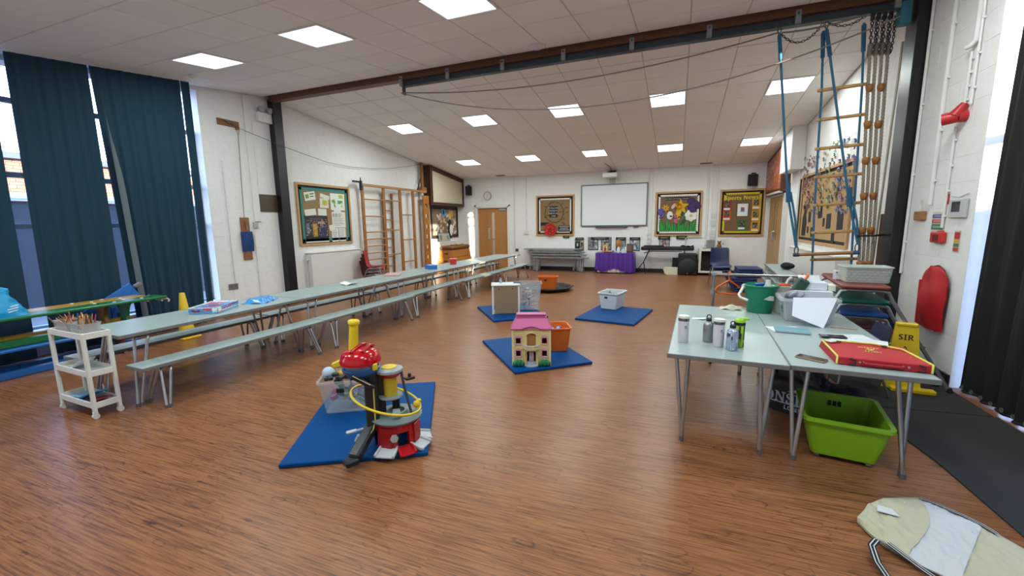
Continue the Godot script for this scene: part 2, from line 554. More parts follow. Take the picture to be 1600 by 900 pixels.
func build_hall() -> void:
	var paint := noise_mat("e0dfdd", "e7e6e4", 0.75, 1.6, 0.02, 4, 0.12)
	var joint := noise_mat("dfdedc", "e6e5e3", 0.8, 1.6, 0.02, 4, 0.15)
	# floor
	var fl := MB.new()
	fl.span(Vector3(XL - 0.35, -0.12, ZB - 1.9), Vector3(XR + 0.45, 0.0, ZN + 0.3))
	var fm := tex_mat(wood_floor(), 0.33, Vector3(0.25, 0.5, 0.5), true)
	fm.metallic_specular = 0.4
	struct("floor", fl, fm)
	# left wall: the part with the window ends at z -4.74, then a pier, the column, the long part
	var up := 0.14
	var lw := MB.new()
	var prof := PackedVector2Array([Vector2(4.74, 0), Vector2(4.74, ceil_y(-4.74) + up), Vector2(6.0, RIDGE_Y + up), Vector2(-ZB + 0.2, ceil_y(ZB - 0.2) + up), Vector2(-ZB + 0.2, 0)])
	lw.prism(prof, 0.3, Transform3D(LEFT, Vector3(XL - 0.303, 0, 0)))
	var wl := struct("wall_left", lw, joint)
	add_blocks(wl, LEFT, Vector3(XL - 0.0035, 0, 0), PackedVector2Array([Vector2(4.745, 0), Vector2(6.01, 0), Vector2(6.01, RIDGE_Y - 0.01), Vector2(4.745, ceil_y(-4.745) - 0.01)]), PackedVector2Array(), paint)
	add_blocks(wl, LEFT, Vector3(XL - 0.0035, 0, 0), PackedVector2Array([Vector2(6.18, 0), Vector2(-ZB, 0), Vector2(-ZB, ceil_y(ZB) - 0.01), Vector2(6.18, ceil_y(-6.18) - 0.01)]), PackedVector2Array(), paint)
	var lw2 := MB.new()
	lw2.span(Vector3(XL - 0.303, 0, 0.6), Vector3(XL - 0.003, ceil_y(0.6) + 0.3, ZN + 0.2))
	lw2.span(Vector3(XL - 0.303, 0, -4.74), Vector3(XL - 0.003, 0.3, 0.6))
	lw2.prism(PackedVector2Array([Vector2(-0.6, ceil_y(0.6) - 0.06), Vector2(-0.6, ceil_y(0.6) + up), Vector2(4.74, ceil_y(-4.74) + up), Vector2(4.74, ceil_y(-4.74) - 0.06)]), 0.3, Transform3D(LEFT, Vector3(XL - 0.303, 0, 0)))
	struct("wall_left_window", lw2, joint)
	# right wall
	var rw := MB.new()
	var rp := PackedVector2Array([Vector2(-4.75, 0), Vector2(-4.75, ceil_y(-4.75) + up), Vector2(-6.0, RIDGE_Y + up), Vector2(ZB - 0.2, ceil_y(ZB - 0.2) + up), Vector2(ZB - 0.2, 0)])
	rw.prism(rp, 0.3, Transform3D(RIGHT, Vector3(XR + 0.303, 0, 0)))
	var wr := struct("wall_right", rw, joint)
	add_blocks(wr, RIGHT, Vector3(XR + 0.0035, 0, 0), PackedVector2Array([Vector2(-4.755, 0), Vector2(-4.755, ceil_y(-4.755) - 0.01), Vector2(-5.86, ceil_y(-5.86) - 0.01), Vector2(-5.86, 0)]), PackedVector2Array(), paint)
	add_blocks(wr, RIGHT, Vector3(XR + 0.0035, 0, 0), PackedVector2Array([Vector2(-6.1, 0), Vector2(-6.1, ceil_y(-6.1) - 0.01), Vector2(ZB, ceil_y(ZB) - 0.01), Vector2(ZB, 0)]), PackedVector2Array(), paint)
	var rw2 := MB.new()
	rw2.span(Vector3(XR + 0.003, 0, 0.6), Vector3(XR + 0.303, ceil_y(0.6) + 0.3, ZN + 0.2))
	rw2.prism(PackedVector2Array([Vector2(0.6, 3.26), Vector2(0.6, ceil_y(0.6) + up), Vector2(-4.75, ceil_y(-4.75) + up), Vector2(-4.75, 3.52)]), 0.3, Transform3D(RIGHT, Vector3(XR + 0.303, 0, 0)))
	struct("wall_right_window", rw2, joint)
	# back wall with its doorway
	var bw := MB.new()
	var zb := ZB - 0.203
	var d0 := -6.44; var d1 := -5.27; var dh := 2.06
	bw.span(Vector3(XL - 0.3, 0, zb), Vector3(d0, 3.3, ZB - 0.003))
	bw.span(Vector3(d1, 0, zb), Vector3(XR + 0.3, 3.3, ZB - 0.003))
	bw.span(Vector3(d0, dh, zb), Vector3(d1, 3.3, ZB - 0.003))
	var wb := struct("wall_back", bw, joint)
	add_blocks(wb, BACK, Vector3(0, 0, ZB - 0.0035), PackedVector2Array([Vector2(XL, 0), Vector2(XR, 0), Vector2(XR, ceil_y(ZB) - 0.005), Vector2(XL, ceil_y(ZB) - 0.005)]), rect(d0 - 0.05, -1, d1 + 0.05, dh + 0.05), paint)
	var nw := MB.new()
	nw.span(Vector3(XL - 0.3, 0, ZN), Vector3(XR + 0.3, 3.4, ZN + 0.2))
	struct("wall_near", nw, joint)
	# ceiling: two sloping slabs, grid bars, tiles
	var slab := MB.new()
	for e in [[RIDGE_Z, ZB - 0.25], [RIDGE_Z, ZN + 0.25]]:
		var a: float = e[0]; var b: float = e[1]
		slab.prism(PackedVector2Array([Vector2(-a, ceil_y(a) + 0.03), Vector2(-b, ceil_y(b) + 0.03), Vector2(-b, ceil_y(b) + 0.13), Vector2(-a, ceil_y(a) + 0.13)]), XR - XL + 0.6, Transform3D(LEFT, Vector3(XL - 0.3, 0, 0)))
	var ce := struct("ceiling", slab, mat("bdbab6", 0.9))
	var bars := MB.new()
	var tile_m := [noise_mat("f0efed", "f5f4f2", 0.95, 5.0, 0.12, 3, 0.05), noise_mat("eeedeb", "f3f2f0", 0.95, 5.0, 0.12, 3, 0.05), noise_mat("f2f1ef", "f6f5f3", 0.95, 5.0, 0.12, 3, 0.05)]
	var full := MB.new()
	full.box(Vector3(0, 0.008, 0), Vector3(0.587, 0.016, 0.587), Basis(), 0.003)
	var full_mesh := full.mesh()
	var lamps := panel_spots()
	var g := RandomNumberGenerator.new(); g.seed = 8
	var hidden := MB.new()
	var ca := cos(atan(SLOPE))
	for far in [true, false]:
		var dir := -1.0 if far else 1.0
		var cuts := [0.09]
		var s := 0.713 if far else 0.537
		while s < 7.2:
			cuts.append(s); s += 0.6
		cuts.append(7.22)
		var fr := slope_frame(0, far)
		for k in cuts.size():
			var z: float = RIDGE_Z + dir * cuts[k] * ca
			bars.box(Vector3((XL + XR) / 2, ceil_y(z) + 0.012, z), Vector3(XR - XL, 0.008, 0.024), fr)
		for c in 17:
			var x := -7.17 + 0.6 * c
			if x > XL and x < XR:
				var z0: float = RIDGE_Z + dir * 0.06; var z1: float = RIDGE_Z + dir * 7.2 * ca
				bars.bar(Vector3(x, ceil_y(z0) + 0.012, z0), Vector3(x, ceil_y(z1) + 0.012, z1), 0.024, 0.008)
		for k in cuts.size() - 1:
			for c in 16:
				var x0 := maxf(-7.17 + 0.6 * c, XL); var x1 := minf(-7.17 + 0.6 * (c + 1), XR)
				var sm: float = (cuts[k] + cuts[k + 1]) / 2
				var ln: float = cuts[k + 1] - cuts[k]
				if ln < 0.05 or x1 - x0 < 0.05: continue
				var z: float = RIDGE_Z + dir * sm * ca
				var ctr := Vector3((x0 + x1) / 2, ceil_y(z), z)
				var taken := false
				for l in lamps:
					if l.origin.distance_to(ctr) < 0.2: taken = true
				if taken: continue
				if not far and z > -2.0:
					hidden.box(ctr + Vector3(0, 0.008, 0), Vector3(x1 - x0 - 0.013, 0.016, ln - 0.013), fr)
					continue
				if x1 - x0 > 0.59 and ln > 0.59:
					partm(ce, "ceiling_tile", full_mesh, tile_m[g.randi() % 3], Transform3D(fr, ctr))
				else:
					var mb := MB.new()
					mb.box(Vector3(0, 0.008, 0), Vector3(x1 - x0 - 0.013, 0.016, ln - 0.013), Basis(), 0.003)
					partm(ce, "ceiling_tile", mb.mesh(), tile_m[g.randi() % 3], Transform3D(fr, ctr))
	part(ce, "ceiling_grid", bars, mat("c9c6c3", 0.6))
	var hm := part(ce, "ceiling_tiles_over_the_near_end", hidden, tile_m[0])
	hm.set_meta("kind", "stuff")
	# ridge strip, columns, skirting
	var st := MB.new()
	st.span(Vector3(XL + 0.12, 3.745, RIDGE_Z - 0.07), Vector3(XR - 0.11, RIDGE_Y + 0.05, RIDGE_Z + 0.07), 0.004)
	struct("trim_1", st, wood("4e2f1b", "6b4428", 0.5, 0))
	var black := mat("0a0b0d", 0.42)
	var cl := MB.new()
	cl.span(Vector3(XL - 0.01, 0, -6.19), Vector3(XL + 0.13, RIDGE_Y - 0.03, -6.0), 0.004)
	struct("trim_2", cl, black)
	var cr := MB.new()
	cr.span(Vector3(XR - 0.12, 0, -6.11), Vector3(XR + 0.01, RIDGE_Y - 0.03, -5.86), 0.004)
	struct("trim_3", cr, black)
	var sk := MB.new()
	sk.span(Vector3(XL, 0, ZB), Vector3(d0 - 0.06, 0.11, ZB + 0.016), 0.003)
	sk.span(Vector3(d1 + 0.06, 0, ZB), Vector3(XR, 0.11, ZB + 0.016), 0.003)
	struct("baseboard_back", sk, mat("111214", 0.4))
	sk = MB.new()
	sk.span(Vector3(XR - 0.018, 0, -5.86), Vector3(XR, 0.11, -4.75), 0.003)
	sk.span(Vector3(XR - 0.018, 0, ZB), Vector3(XR, 0.11, -6.11), 0.003)
	struct("baseboard_right", sk, mat("111214", 0.4))
	sk = MB.new()
	sk.span(Vector3(XL, 0, -6.0), Vector3(XL + 0.018, 0.11, -4.75), 0.003)
	sk.span(Vector3(XL, 0, ZB), Vector3(XL + 0.018, 0.11, -6.19), 0.003)
	struct("baseboard_left", sk, mat("111214", 0.4))
	# strips of plaster and cable trunking on the back wall
	var tr := MB.new()
	for e in [[-5.05, 0.05, 0.11], [-4.63, 0.035, 1.2], [-0.79, 0.1, 0.11], [0.72, 0.05, 0.8], [0.9, 0.14, 0.11]]:
		tr.span(Vector3(e[0] - e[1] / 2, e[2], ZB), Vector3(e[0] + e[1] / 2, ceil_y(ZB) - 0.01, ZB + 0.025), 0.004)
	struct("trim_4", tr, mat("d6d5d2", 0.5))
	build_backdoor(d0, d1, dh)
	build_carpet()
	build_windows()
	build_outdoors()

func build_backdoor(d0: float, d1: float, dh: float) -> void:
	var oak := wood("a9703c", "c08a52", 0.45, 1)
	var fr := MB.new()
	for x in [d0 + 0.02, d1 - 0.02]:
		fr.span(Vector3(x - 0.02, 0, ZB - 0.2), Vector3(x + 0.02, dh, ZB + 0.005))
	fr.span(Vector3(d0, dh - 0.04, ZB - 0.2), Vector3(d1, dh, ZB + 0.005))
	for x in [d0 - 0.03, d1 + 0.03]:
		fr.span(Vector3(x - 0.03, 0, ZB), Vector3(x + 0.03, dh + 0.06, ZB + 0.015), 0.003)
	fr.span(Vector3(d0 - 0.06, dh, ZB), Vector3(d1 + 0.06, dh + 0.06, ZB + 0.015), 0.003)
	var door := struct("door_1", fr, mat("e2e1de", 0.5))
	# two leaves: a narrow one and a wide one with a tall glazed strip
	var z0 := ZB - 0.12; var z1 := ZB - 0.075
	var narrow := MB.new()
	narrow.span(Vector3(d0 + 0.04, 0.008, z0), Vector3(d0 + 0.36, dh - 0.045, z1), 0.003)
	part(door, "door_leaf", narrow, oak)
	var wide := MB.new()
	var a := d0 + 0.366; var b := d1 - 0.044
	wide.span(Vector3(a, 0.008, z0), Vector3(a + 0.16, dh - 0.045, z1), 0.003)
	wide.span(Vector3(a + 0.27, 0.008, z0), Vector3(b, dh - 0.045, z1), 0.003)
	wide.span(Vector3(a + 0.16, 0.008, z0), Vector3(a + 0.27, 0.42, z1), 0.003)
	wide.span(Vector3(a + 0.16, 1.87, z0), Vector3(a + 0.27, dh - 0.045, z1), 0.003)
	wide.span(Vector3(a + 0.16, 0.95, z0), Vector3(a + 0.27, 1.0, z1), 0.003)
	var leaf := part(door, "door_leaf", wide, oak)
	var gl := MB.new()
	gl.span(Vector3(a + 0.155, 0.41, z0 + 0.018), Vector3(a + 0.275, 1.88, z0 + 0.026))
	part(leaf, "glass_pane", gl, glassy("dfe8ea", 0.12, 0.04))
	var pl := MB.new()
	pl.span(Vector3(a + 0.03, 0.98, z1), Vector3(a + 0.1, 1.36, z1 + 0.004), 0.001)
	part(leaf, "push_plate", pl, mat("c8c8c6", 0.35, 0.8))
	var cl := MB.new()
	cl.span(Vector3(b - 0.3, dh - 0.13, z1), Vector3(b - 0.06, dh - 0.07, z1 + 0.05), 0.004)
	cl.bar(Vector3(b - 0.25, dh - 0.06, z1 + 0.03), Vector3(b - 0.05, dh - 0.045, z1 + 0.14), 0.02, 0.012)
	part(leaf, "door_closer", cl, mat("b9bab9", 0.4, 0.6))
	# a short lit corridor behind the doors
	var co := MB.new()
	var zf := ZB - 1.9
	co.span(Vector3(d0 - 0.3, 0, zf - 0.1), Vector3(d1 + 0.3, 2.5, zf))
	co.span(Vector3(d0 - 0.4, 0, zf), Vector3(d0 - 0.3, 2.5, ZB - 0.2))
	co.span(Vector3(d1 + 0.3, 0, zf), Vector3(d1 + 0.4, 2.5, ZB - 0.2))
	co.span(Vector3(d0 - 0.4, 2.5, zf - 0.1), Vector3(d1 + 0.4, 2.6, ZB - 0.2))
	struct("wall_corridor", co, mat("ddd3bd", 0.7))
	var lt := thing("corridor_light", "small square light panel on the corridor ceiling behind the back door", "light", Vector3(-5.8, 2.49, ZB - 1.0))
	var lb := MB.new(); lb.box(Vector3.ZERO, Vector3(0.4, 0.02, 0.4), Basis(), 0.004)
	var gm := StandardMaterial3D.new(); gm.emission_enabled = true; gm.emission = Color(1, 0.96, 0.88); gm.emission_energy_multiplier = 2.0
	part(lt, "diffuser", lb, gm)
	var al := AreaLight3D.new(); al.name = "panel_light"; al.area_size = Vector2(0.38, 0.38); al.area_normalize_energy = true; al.light_energy = 1.2; al.shadow_enabled = true
	al.basis = Basis(Vector3.RIGHT, -PI / 2); al.position = Vector3(0, -0.02, 0)
	lt.add_child(al)
	var no := MB.new(); no.plate(0.22, 0.3, 0.004)
	solo("corridor_notice", "small blue notice on the corridor wall seen through the door glass", "notice", no, mat("3f78c8", 0.6), Vector3(-5.86, 1.5, zf + 0.003))

func build_carpet() -> void:
	var dark := noise_mat("1e1f20", "3a3b3c", 0.98, 3.0, 0.35, 3, 0.3)
	var c1 := MB.new()
	c1.prism(PackedVector2Array([Vector2(1.62, -ZN), Vector2(1.575, 2.53), Vector2(1.545, 3.19), Vector2(1.5, 3.5), Vector2(1.44, 4.02), Vector2(2.29, 4.1), Vector2(2.29, -ZN)]), 0.008, Transform3D(Basis(Vector3.RIGHT, -PI / 2), Vector3(0, 0.0, 0)))
	solo("entrance_carpet", "dark grey ribbed carpet mat along the foot of the black curtain", "carpet", c1, dark)
	var c2 := MB.new()
	c2.prism(PackedVector2Array([Vector2(1.438, 4.03), Vector2(1.34, 5.85), Vector2(2.27, 5.85), Vector2(2.27, 4.11)]), 0.008, Transform3D(Basis(Vector3.RIGHT, -PI / 2), Vector3(0, 0.0, 0)))
	solo("entrance_carpet", "dark grey carpet mat under the stacked stools and the yellow sign", "carpet", c2, dark)

func window_unit(called: String, zs: Array, x: float, ys: Array, deep: float) -> void:
	# white aluminium frame: mullions at zs, rails at ys, one pane per opening
	var f := MB.new()
	for z in zs: f.span(Vector3(x - deep / 2, ys[0], z - 0.03), Vector3(x + deep / 2, ys[-1], z + 0.03), 0.004)
	for y in ys: f.span(Vector3(x - deep / 2, y - 0.03, zs[0]), Vector3(x + deep / 2, y + 0.03, zs[-1]), 0.004)
	var o := struct(called, f, mat("8e979c", 0.45))
	for i in zs.size() - 1:
		for j in ys.size() - 1:
			var p := MB.new()
			p.span(Vector3(x - 0.003, ys[j] + 0.02, minf(zs[i], zs[i + 1]) + 0.02), Vector3(x + 0.003, ys[j + 1] - 0.02, maxf(zs[i], zs[i + 1]) - 0.02))
			part(o, "glass_pane", p, glassy("eef4f6", 0.06, 0.02))

func curtain(called: String, label: String, side: float, x: float, top: Array, low: Array, y_low: float, folds: int, depth: float, m: Material, seed_: int) -> Node3D:
	# a hanging blackout curtain between z top[0]..top[1] at its head and low[0]..low[1] at its hem
	var mb := MB.new()
	var g := RandomNumberGenerator.new(); g.seed = seed_
	var ph := []
	for i in 5: ph.append(g.randf() * TAU)
	var fold := func(u: float, v: float) -> Vector3:
		var zt: float = lerpf(top[0], top[1], u); var zl: float = lerpf(low[0], low[1], u)
		var z := lerpf(zt, zl, v)
		var y := lerpf(ceil_y(zt) - 0.002, y_low, v)
		var a: float = depth * (0.35 + 0.65 * v)
		var w: float = sin(u * folds * TAU + ph[0] + 0.5 * sin(v * 3.0 + ph[1])) + 0.45 * sin(u * folds * 1.71 * TAU + ph[2]) + 0.3 * sin(u * 3.0 * TAU + v * 2.0 + ph[3])
		return Vector3(x + side * a * w, y, z)
	mb.sheet(fold, folds * 14, 14)
	var t := thing(called, label, "curtain")
	part(t, "cloth", mb, m)
	var hem := MB.new()
	var pts := []
	for i in folds * 8 + 1:
		pts.append(fold.call(float(i) / (folds * 8), 1.0) + Vector3(0, 0.012, 0))
	hem.tube(pts, 0.011, 6)
	part(t, "hem", hem, m)
	return t

func build_windows() -> void:
	window_unit("window_1", [-4.74, -3.42, -2.05, -0.7, 0.6], XL - 0.2, [0.3, 1.55, 2.15, 3.0], 0.08)
	var up := MB.new()
	window_unit("window_2", [-4.72, -3.4, -2.05, -0.7, 0.6], XR + 0.26, [0.04, 2.15, 3.24], 0.08)
	var navy := mat("0c3145", 0.9)
	curtain("curtain", "black blackout curtain hanging behind the bright blue bag", 1.0, XL + 0.18, [-0.3, -2.47], [-0.3, -2.42], 0.02, 9, 0.018, navy, 1)
	curtain("curtain", "wide black blackout curtain between the two bright slits of daylight", 1.0, XL + 0.18, [-2.6, -3.325], [-2.56, -3.33], 0.02, 6, 0.013, navy, 2)
	var c3 := curtain("curtain", "black pleated blackout curtain above the yellow cone", 1.0, XL + 0.18, [-3.335, -4.4], [-3.45, -4.36], 0.02, 9, 0.015, navy, 3)
	var lining := MB.new()
	lining.sheet(func(u: float, v: float) -> Vector3:
		var z0 := lerpf(-3.4, -3.49, v); var w := 0.075 * smoothstep(0.05, 0.4, v)
		return Vector3(XL + 0.235 + 0.01 * sin(u * PI), lerpf(ceil_y(-3.4) - 0.3, 0.14, v), z0 - u * w), 4, 12)
	part(c3, "turned_lining", lining, mat("5c666c", 0.8), "pale grey lining turned outwards")
	curtain("curtain", "narrow strip of black curtain next to the white pier with the light socket", 1.0, XL + 0.18, [-4.41, -4.53], [-4.4, -4.5], 0.02, 2, 0.012, navy, 4)
	var black := mat("0c0d0f", 0.85)
	var c5 := curtain("curtain", "tall black blackout curtain with eyelets along its hem beside the carpet mat", -1.0, XR + 0.05, [-4.57, -2.68], [-4.7, -2.68], 0.014, 10, 0.025, black, 5)
	var ring := MB.new()
	for i in 15:
		var z := -4.6 + i * 0.12
		ring.lathe([Vector2(0.01, -0.004), Vector2(0.018, -0.004), Vector2(0.018, 0.004), Vector2(0.01, 0.004)], 10, Vector3(XR + 0.012, 0.06, z), Basis(Vector3(0, 0, 1), PI / 2))
	part(c5, "hem_eyelet_row", ring, mat("b9b7b0", 0.3, 0.9)).set_meta("kind", "stuff")
	curtain("curtain", "black blackout curtain over the windows behind the carpet mat", -1.0, XR + 0.1, [-2.3, 0.5], [-2.32, 0.5], 0.014, 12, 0.025, black, 6)

func build_outdoors() -> void:
	var gr := MB.new()
	gr.span(Vector3(-60, -0.25, -60), Vector3(XL - 0.36, -0.13, 60))
	gr.span(Vector3(XR + 0.46, -0.25, -60), Vector3(60, -0.13, 60))
	struct("ground_outside", gr, noise_mat("5a5a58", "6b6a66", 0.95, 0.5))
	var brick := MB.new(); brick.box(Vector3.ZERO, Vector3(0.1, 0.065, 0.215), Basis(), 0.004)
	var house := thing("brick_house", "red brick building outside, seen through the slits between the curtains", "building", Vector3(-14.5, 0, -8))
	var core := MB.new(); core.span(Vector3(-3, -0.2, -5), Vector3(-0.03, 3.15, 5.2))
	part(house, "wall", core, mat("8c8279", 0.9))
	var mm := MultiMesh.new(); mm.transform_format = MultiMesh.TRANSFORM_3D; mm.use_colors = true
	mm.mesh = brick.mesh(); mm.instance_count = 42 * 45
	var g := RandomNumberGenerator.new(); g.seed = 2
	for r in 42:
		for k in 45:
			mm.set_instance_transform(r * 45 + k, Transform3D(Basis(), Vector3(-0.05, 0.04 + r * 0.075, -4.9 + k * 0.225 + (0.11 if r % 2 else 0.0))))
			var t := g.randf()
			mm.set_instance_color(r * 45 + k, Color(0.30 + 0.1 * t, 0.12 + 0.05 * t, 0.075 + 0.03 * t))
	var mi := MultiMeshInstance3D.new(); mi.name = "brickwork"; mi.multimesh = mm
	mi.material_override = mat("ffffff", 0.9, 0.0, {"vertex_color_use_as_albedo": true})
	mi.set_meta("kind", "stuff")
	house.add_child(mi)
	var roof := MB.new(); roof.prism(PackedVector2Array([Vector2(-3.2, 3.15), Vector2(0.2, 3.15), Vector2(-1.5, 3.5)]), 10.4, Transform3D(Basis(), Vector3(0, 0, -5.1)))
	part(house, "roof", roof, mat("55504c", 0.8))
	var shed := thing("grey_shed", "low grey clad shed outside the left windows", "shed", Vector3(-11.5, 0, -5.2))
	var sb := MB.new(); sb.span(Vector3(-1.2, -0.2, -2.4), Vector3(0, 2.05, 3.0))
	part(shed, "wall", sb, mat("262b31", 0.8))
	var sr := MB.new(); sr.prism(PackedVector2Array([Vector2(-1.3, 2.2), Vector2(0.1, 2.05), Vector2(0.1, 2.1), Vector2(-1.3, 2.28)]), 5.6, Transform3D(Basis(), Vector3(0, 0, -2.5)))
	part(shed, "roof", sr, mat("9aa6b0", 0.6))
	# the block across the yard that keeps the low sun off the lower half of the right windows
	var yard := thing("yard_building", "long brick building across the yard beyond the right windows", "building", Vector3(13.0, 0, 0))
	var yb := MB.new(); yb.span(Vector3(0, -0.2, -8), Vector3(4, 3.55, 26))
	part(yard, "wall", yb, mat("7c4a38", 0.9))
	var yr := MB.new(); yr.span(Vector3(-0.1, 3.55, -8.1), Vector3(4.1, 3.68, 26.1), 0.02)
	part(yard, "roof", yr, mat("4a4a4a", 0.8))

# ---------- folding dining tables and benches ----------
func make_table(called: String, label: String, w: float, l: float, h: float, tip_w: float, tip_l: float, fold: bool, at: Vector3, b: Basis, category := "table", group := "") -> Node3D:
	var vgap := 0.085 if label.contains("din") or w < 0.5 else 0.03
	# laminate top with a grey edge, and a bent two-tube leg at each corner; long side along z
	var t := thing(called, label, category, at, b, group)
	var top := MB.new()
	top.box(Vector3(0, h - 0.0125, 0), Vector3(w - 0.006, 0.025, l - 0.006), Basis(), 0.002)
	part(t, "top", top, noise_mat("92a2a2", "9fadac", 0.34, 9.0, 0.3, 2))
	var ed := MB.new()
	for s in [-1.0, 1.0]:
		ed.box(Vector3(s * w / 2, h - 0.014, 0), Vector3(0.008, 0.03, l), Basis(), 0.003)
		ed.box(Vector3(0, h - 0.014, s * l / 2), Vector3(w, 0.03, 0.008), Basis(), 0.003)
	part(t, "edge_band", ed, mat("6f6f6e", 0.5))
	var steel := mat("b4b6b8", 0.28, 0.9)
	var rub := mat("55565a", 0.6)
	for sx in [-1.0, 1.0]:
		for sz in [-1.0, 1.0]:
			var foot := Vector3(sx * tip_w, 0.0, sz * tip_l)
			var leg := MB.new()
			for k in [0.0, 1.0]:
				var y := h - 0.045
				var ax: float = sx * (w * 0.5 - 0.055 - (vgap if k == 0.0 else 0.0) * minf(1.0, w / 0.6))
				var az: float = sz * (l * 0.5 - 0.16 - (0.0 if k == 0.0 else 0.06))
				var e := foot + Vector3(0, 0.02, -sz * 0.026 * k)
				var s0 := Vector3(ax - sx * 0.05, y, az)
				var s1 := Vector3(ax, y - 0.006, az)
				var s2 := Vector3(lerpf(ax + sx * 0.012, e.x, 0.1), y - 0.045, lerpf(az, e.z, 0.1))
				leg.tube([s0, s1, s1.lerp(s2, 0.5) + Vector3(sx * 0.006, 0.008, 0), s2, e], (0.0145 if vgap < 0.05 else 0.0125) if w > 0.4 else 0.0112, 8)
			var lg := part(t, "leg", leg, steel)
			var tip := MB.new()
			tip.cyl(foot, foot + Vector3(0, 0.03, 0), 0.016, 0.015, 10)
			tip.cyl(foot + Vector3(0, 0, -sz * 0.026), foot + Vector3(0, 0.03, -sz * 0.026), 0.016, 0.015, 10)
			part(lg, "foot_cap", tip, rub)
	if fold:
		for sz in [-1.0, 1.0]:
			var rail := MB.new()
			rail.box(Vector3(0, h - 0.04, sz * (l * 0.5 - 0.16)), Vector3(w - 0.12, 0.03, 0.025), Basis(), 0.003)
			rail.bar(Vector3(0, h - 0.045, sz * (l * 0.5 - 0.165)), Vector3(0, h - 0.035, sz * (l * 0.5 - 0.62)), 0.02, 0.01)
			part(t, "fold_frame", rail, mat("3a3b3e", 0.5))
	return t

func build_dining_rows() -> void:
	var g := "grey dining tables in one long row"
	var names := ["grey folding dining table with the boxed game, beside the white trolley", "grey folding dining table with the small folded card, next to the boxed-game table", "grey folding dining table carrying the flat pink book", "grey folding dining table with the blue box and the red pot", "grey folding dining table at the vaulting-box end of the long row"]
	var first: Node3D
	for k in 5:
		var at := Vector3(-4.535 + 0.022 * k, 0, -1.945 - 0.911 - 1.824 * k)
		if k == 0:
			first = make_table("dining_table", names[0], 0.69, 1.82, 0.64, 0.315, 0.84, true, at, turn(-0.6), "table", g)
		else:
			copy(first, at, turn(-0.6), names[k])
	var rb := [[-4.075, -2.885, -2.6, "grey bench on the play-mat side of the table with the boxed game"], [-4.03, -4.725, -1.0, "grey bench behind the red-domed toy tower, along the dining tables"], [-4.08, -6.52, 1.0, "grey bench on the play-mat side of the table with the pink book"], [-4.03, -8.36, -2.0, "grey bench on the play-mat side of the table with the red pot"], [-3.985, -10.22, 0.0, "grey bench on the play-mat side of the far end table"]]
	var b0: Node3D
	var gb := "grey benches on the play-mat side"
	for k in 5:
		var e: Array = rb[k]
		var at := Vector3(e[0], 0, e[1])
		if k == 0: b0 = make_table("dining_bench", e[3], 0.255, 1.84, 0.38, 0.15, 0.80, true, at, turn(e[2]), "bench", gb)
		else: copy(b0, at, turn(e[2]), e[3])
	var lb := [[-4.965, -2.86, -0.8, "grey bench on the wall side of the table with the boxed game"], [-4.93, -4.73, -2.0, "grey bench on the wall side of the second table"], [-4.915, -6.62, 1.4, "grey bench in front of the red chair stack"], [-4.9, -8.49, -1.4, "grey bench on the wall side of the table with the red pot"], [-4.885, -10.36, 0.0, "grey bench on the wall side of the far end table"]]
	for e in lb: copy(b0, Vector3(e[0], 0, e[1]), turn(e[2]), e[3], "grey benches on the wall side")
	# the pair of tables on the right
	make_table("work_table", "grey folding table carrying the five drink bottles", 0.683, 1.79, 0.64, 0.235, 0.79, true, Vector3(0.345, 0, -3.745), turn(-2.4), "table", "pair of grey tables pushed together")
	make_table("work_table", "grey folding table carrying the red book bag and the paper tub", 0.683, 1.79, 0.64, 0.27, 0.8, true, Vector3(1.03, 0, -3.735), turn(-2.0), "table", "pair of grey tables pushed together")
	# nested benches by the back wall: a tall one over three lower ones
	var nest := [[0.69, -13.0, -3.7, 1.86], [0.60, -12.9, -3.56, 1.78], [0.525, -12.79, -3.47, 1.76], [0.445, -12.67, -3.37, 1.74]]
	var nl := ["grey bench standing tallest and nearest the back wall in the nest of benches", "grey bench nested second highest under the tallest one at the back wall", "grey bench nested third highest by the purple cloth table", "grey bench lowest in the nest at the back wall"]
	for k in 4:
		var e: Array = nest[k]
		make_table("nested_bench", nl[k], 0.25, e[3], e[0], 0.13, 0.72, false, Vector3(e[2], 0, e[1]), turn(90), "bench", "nested benches at the back wall")
	# stacked benches along the right wall
	var sl := ["beige-topped grey bench on top of the stack by the right radiator", "grey bench second in the stack by the blue mats", "grey bench third in the stack by the blue mats", "grey bench lowest in the stack by the blue mats"]
	for k in 4:
		make_table("stacked_bench", sl[k], 0.28, 2.02 - 0.02 * k, 0.62 - 0.12 * k, 0.13, 0.8, false, Vector3(1.715 - 0.035 * k, 0, -8.74 + 0.05 * k), turn(-4.0), "bench", "stacked benches by the right wall")

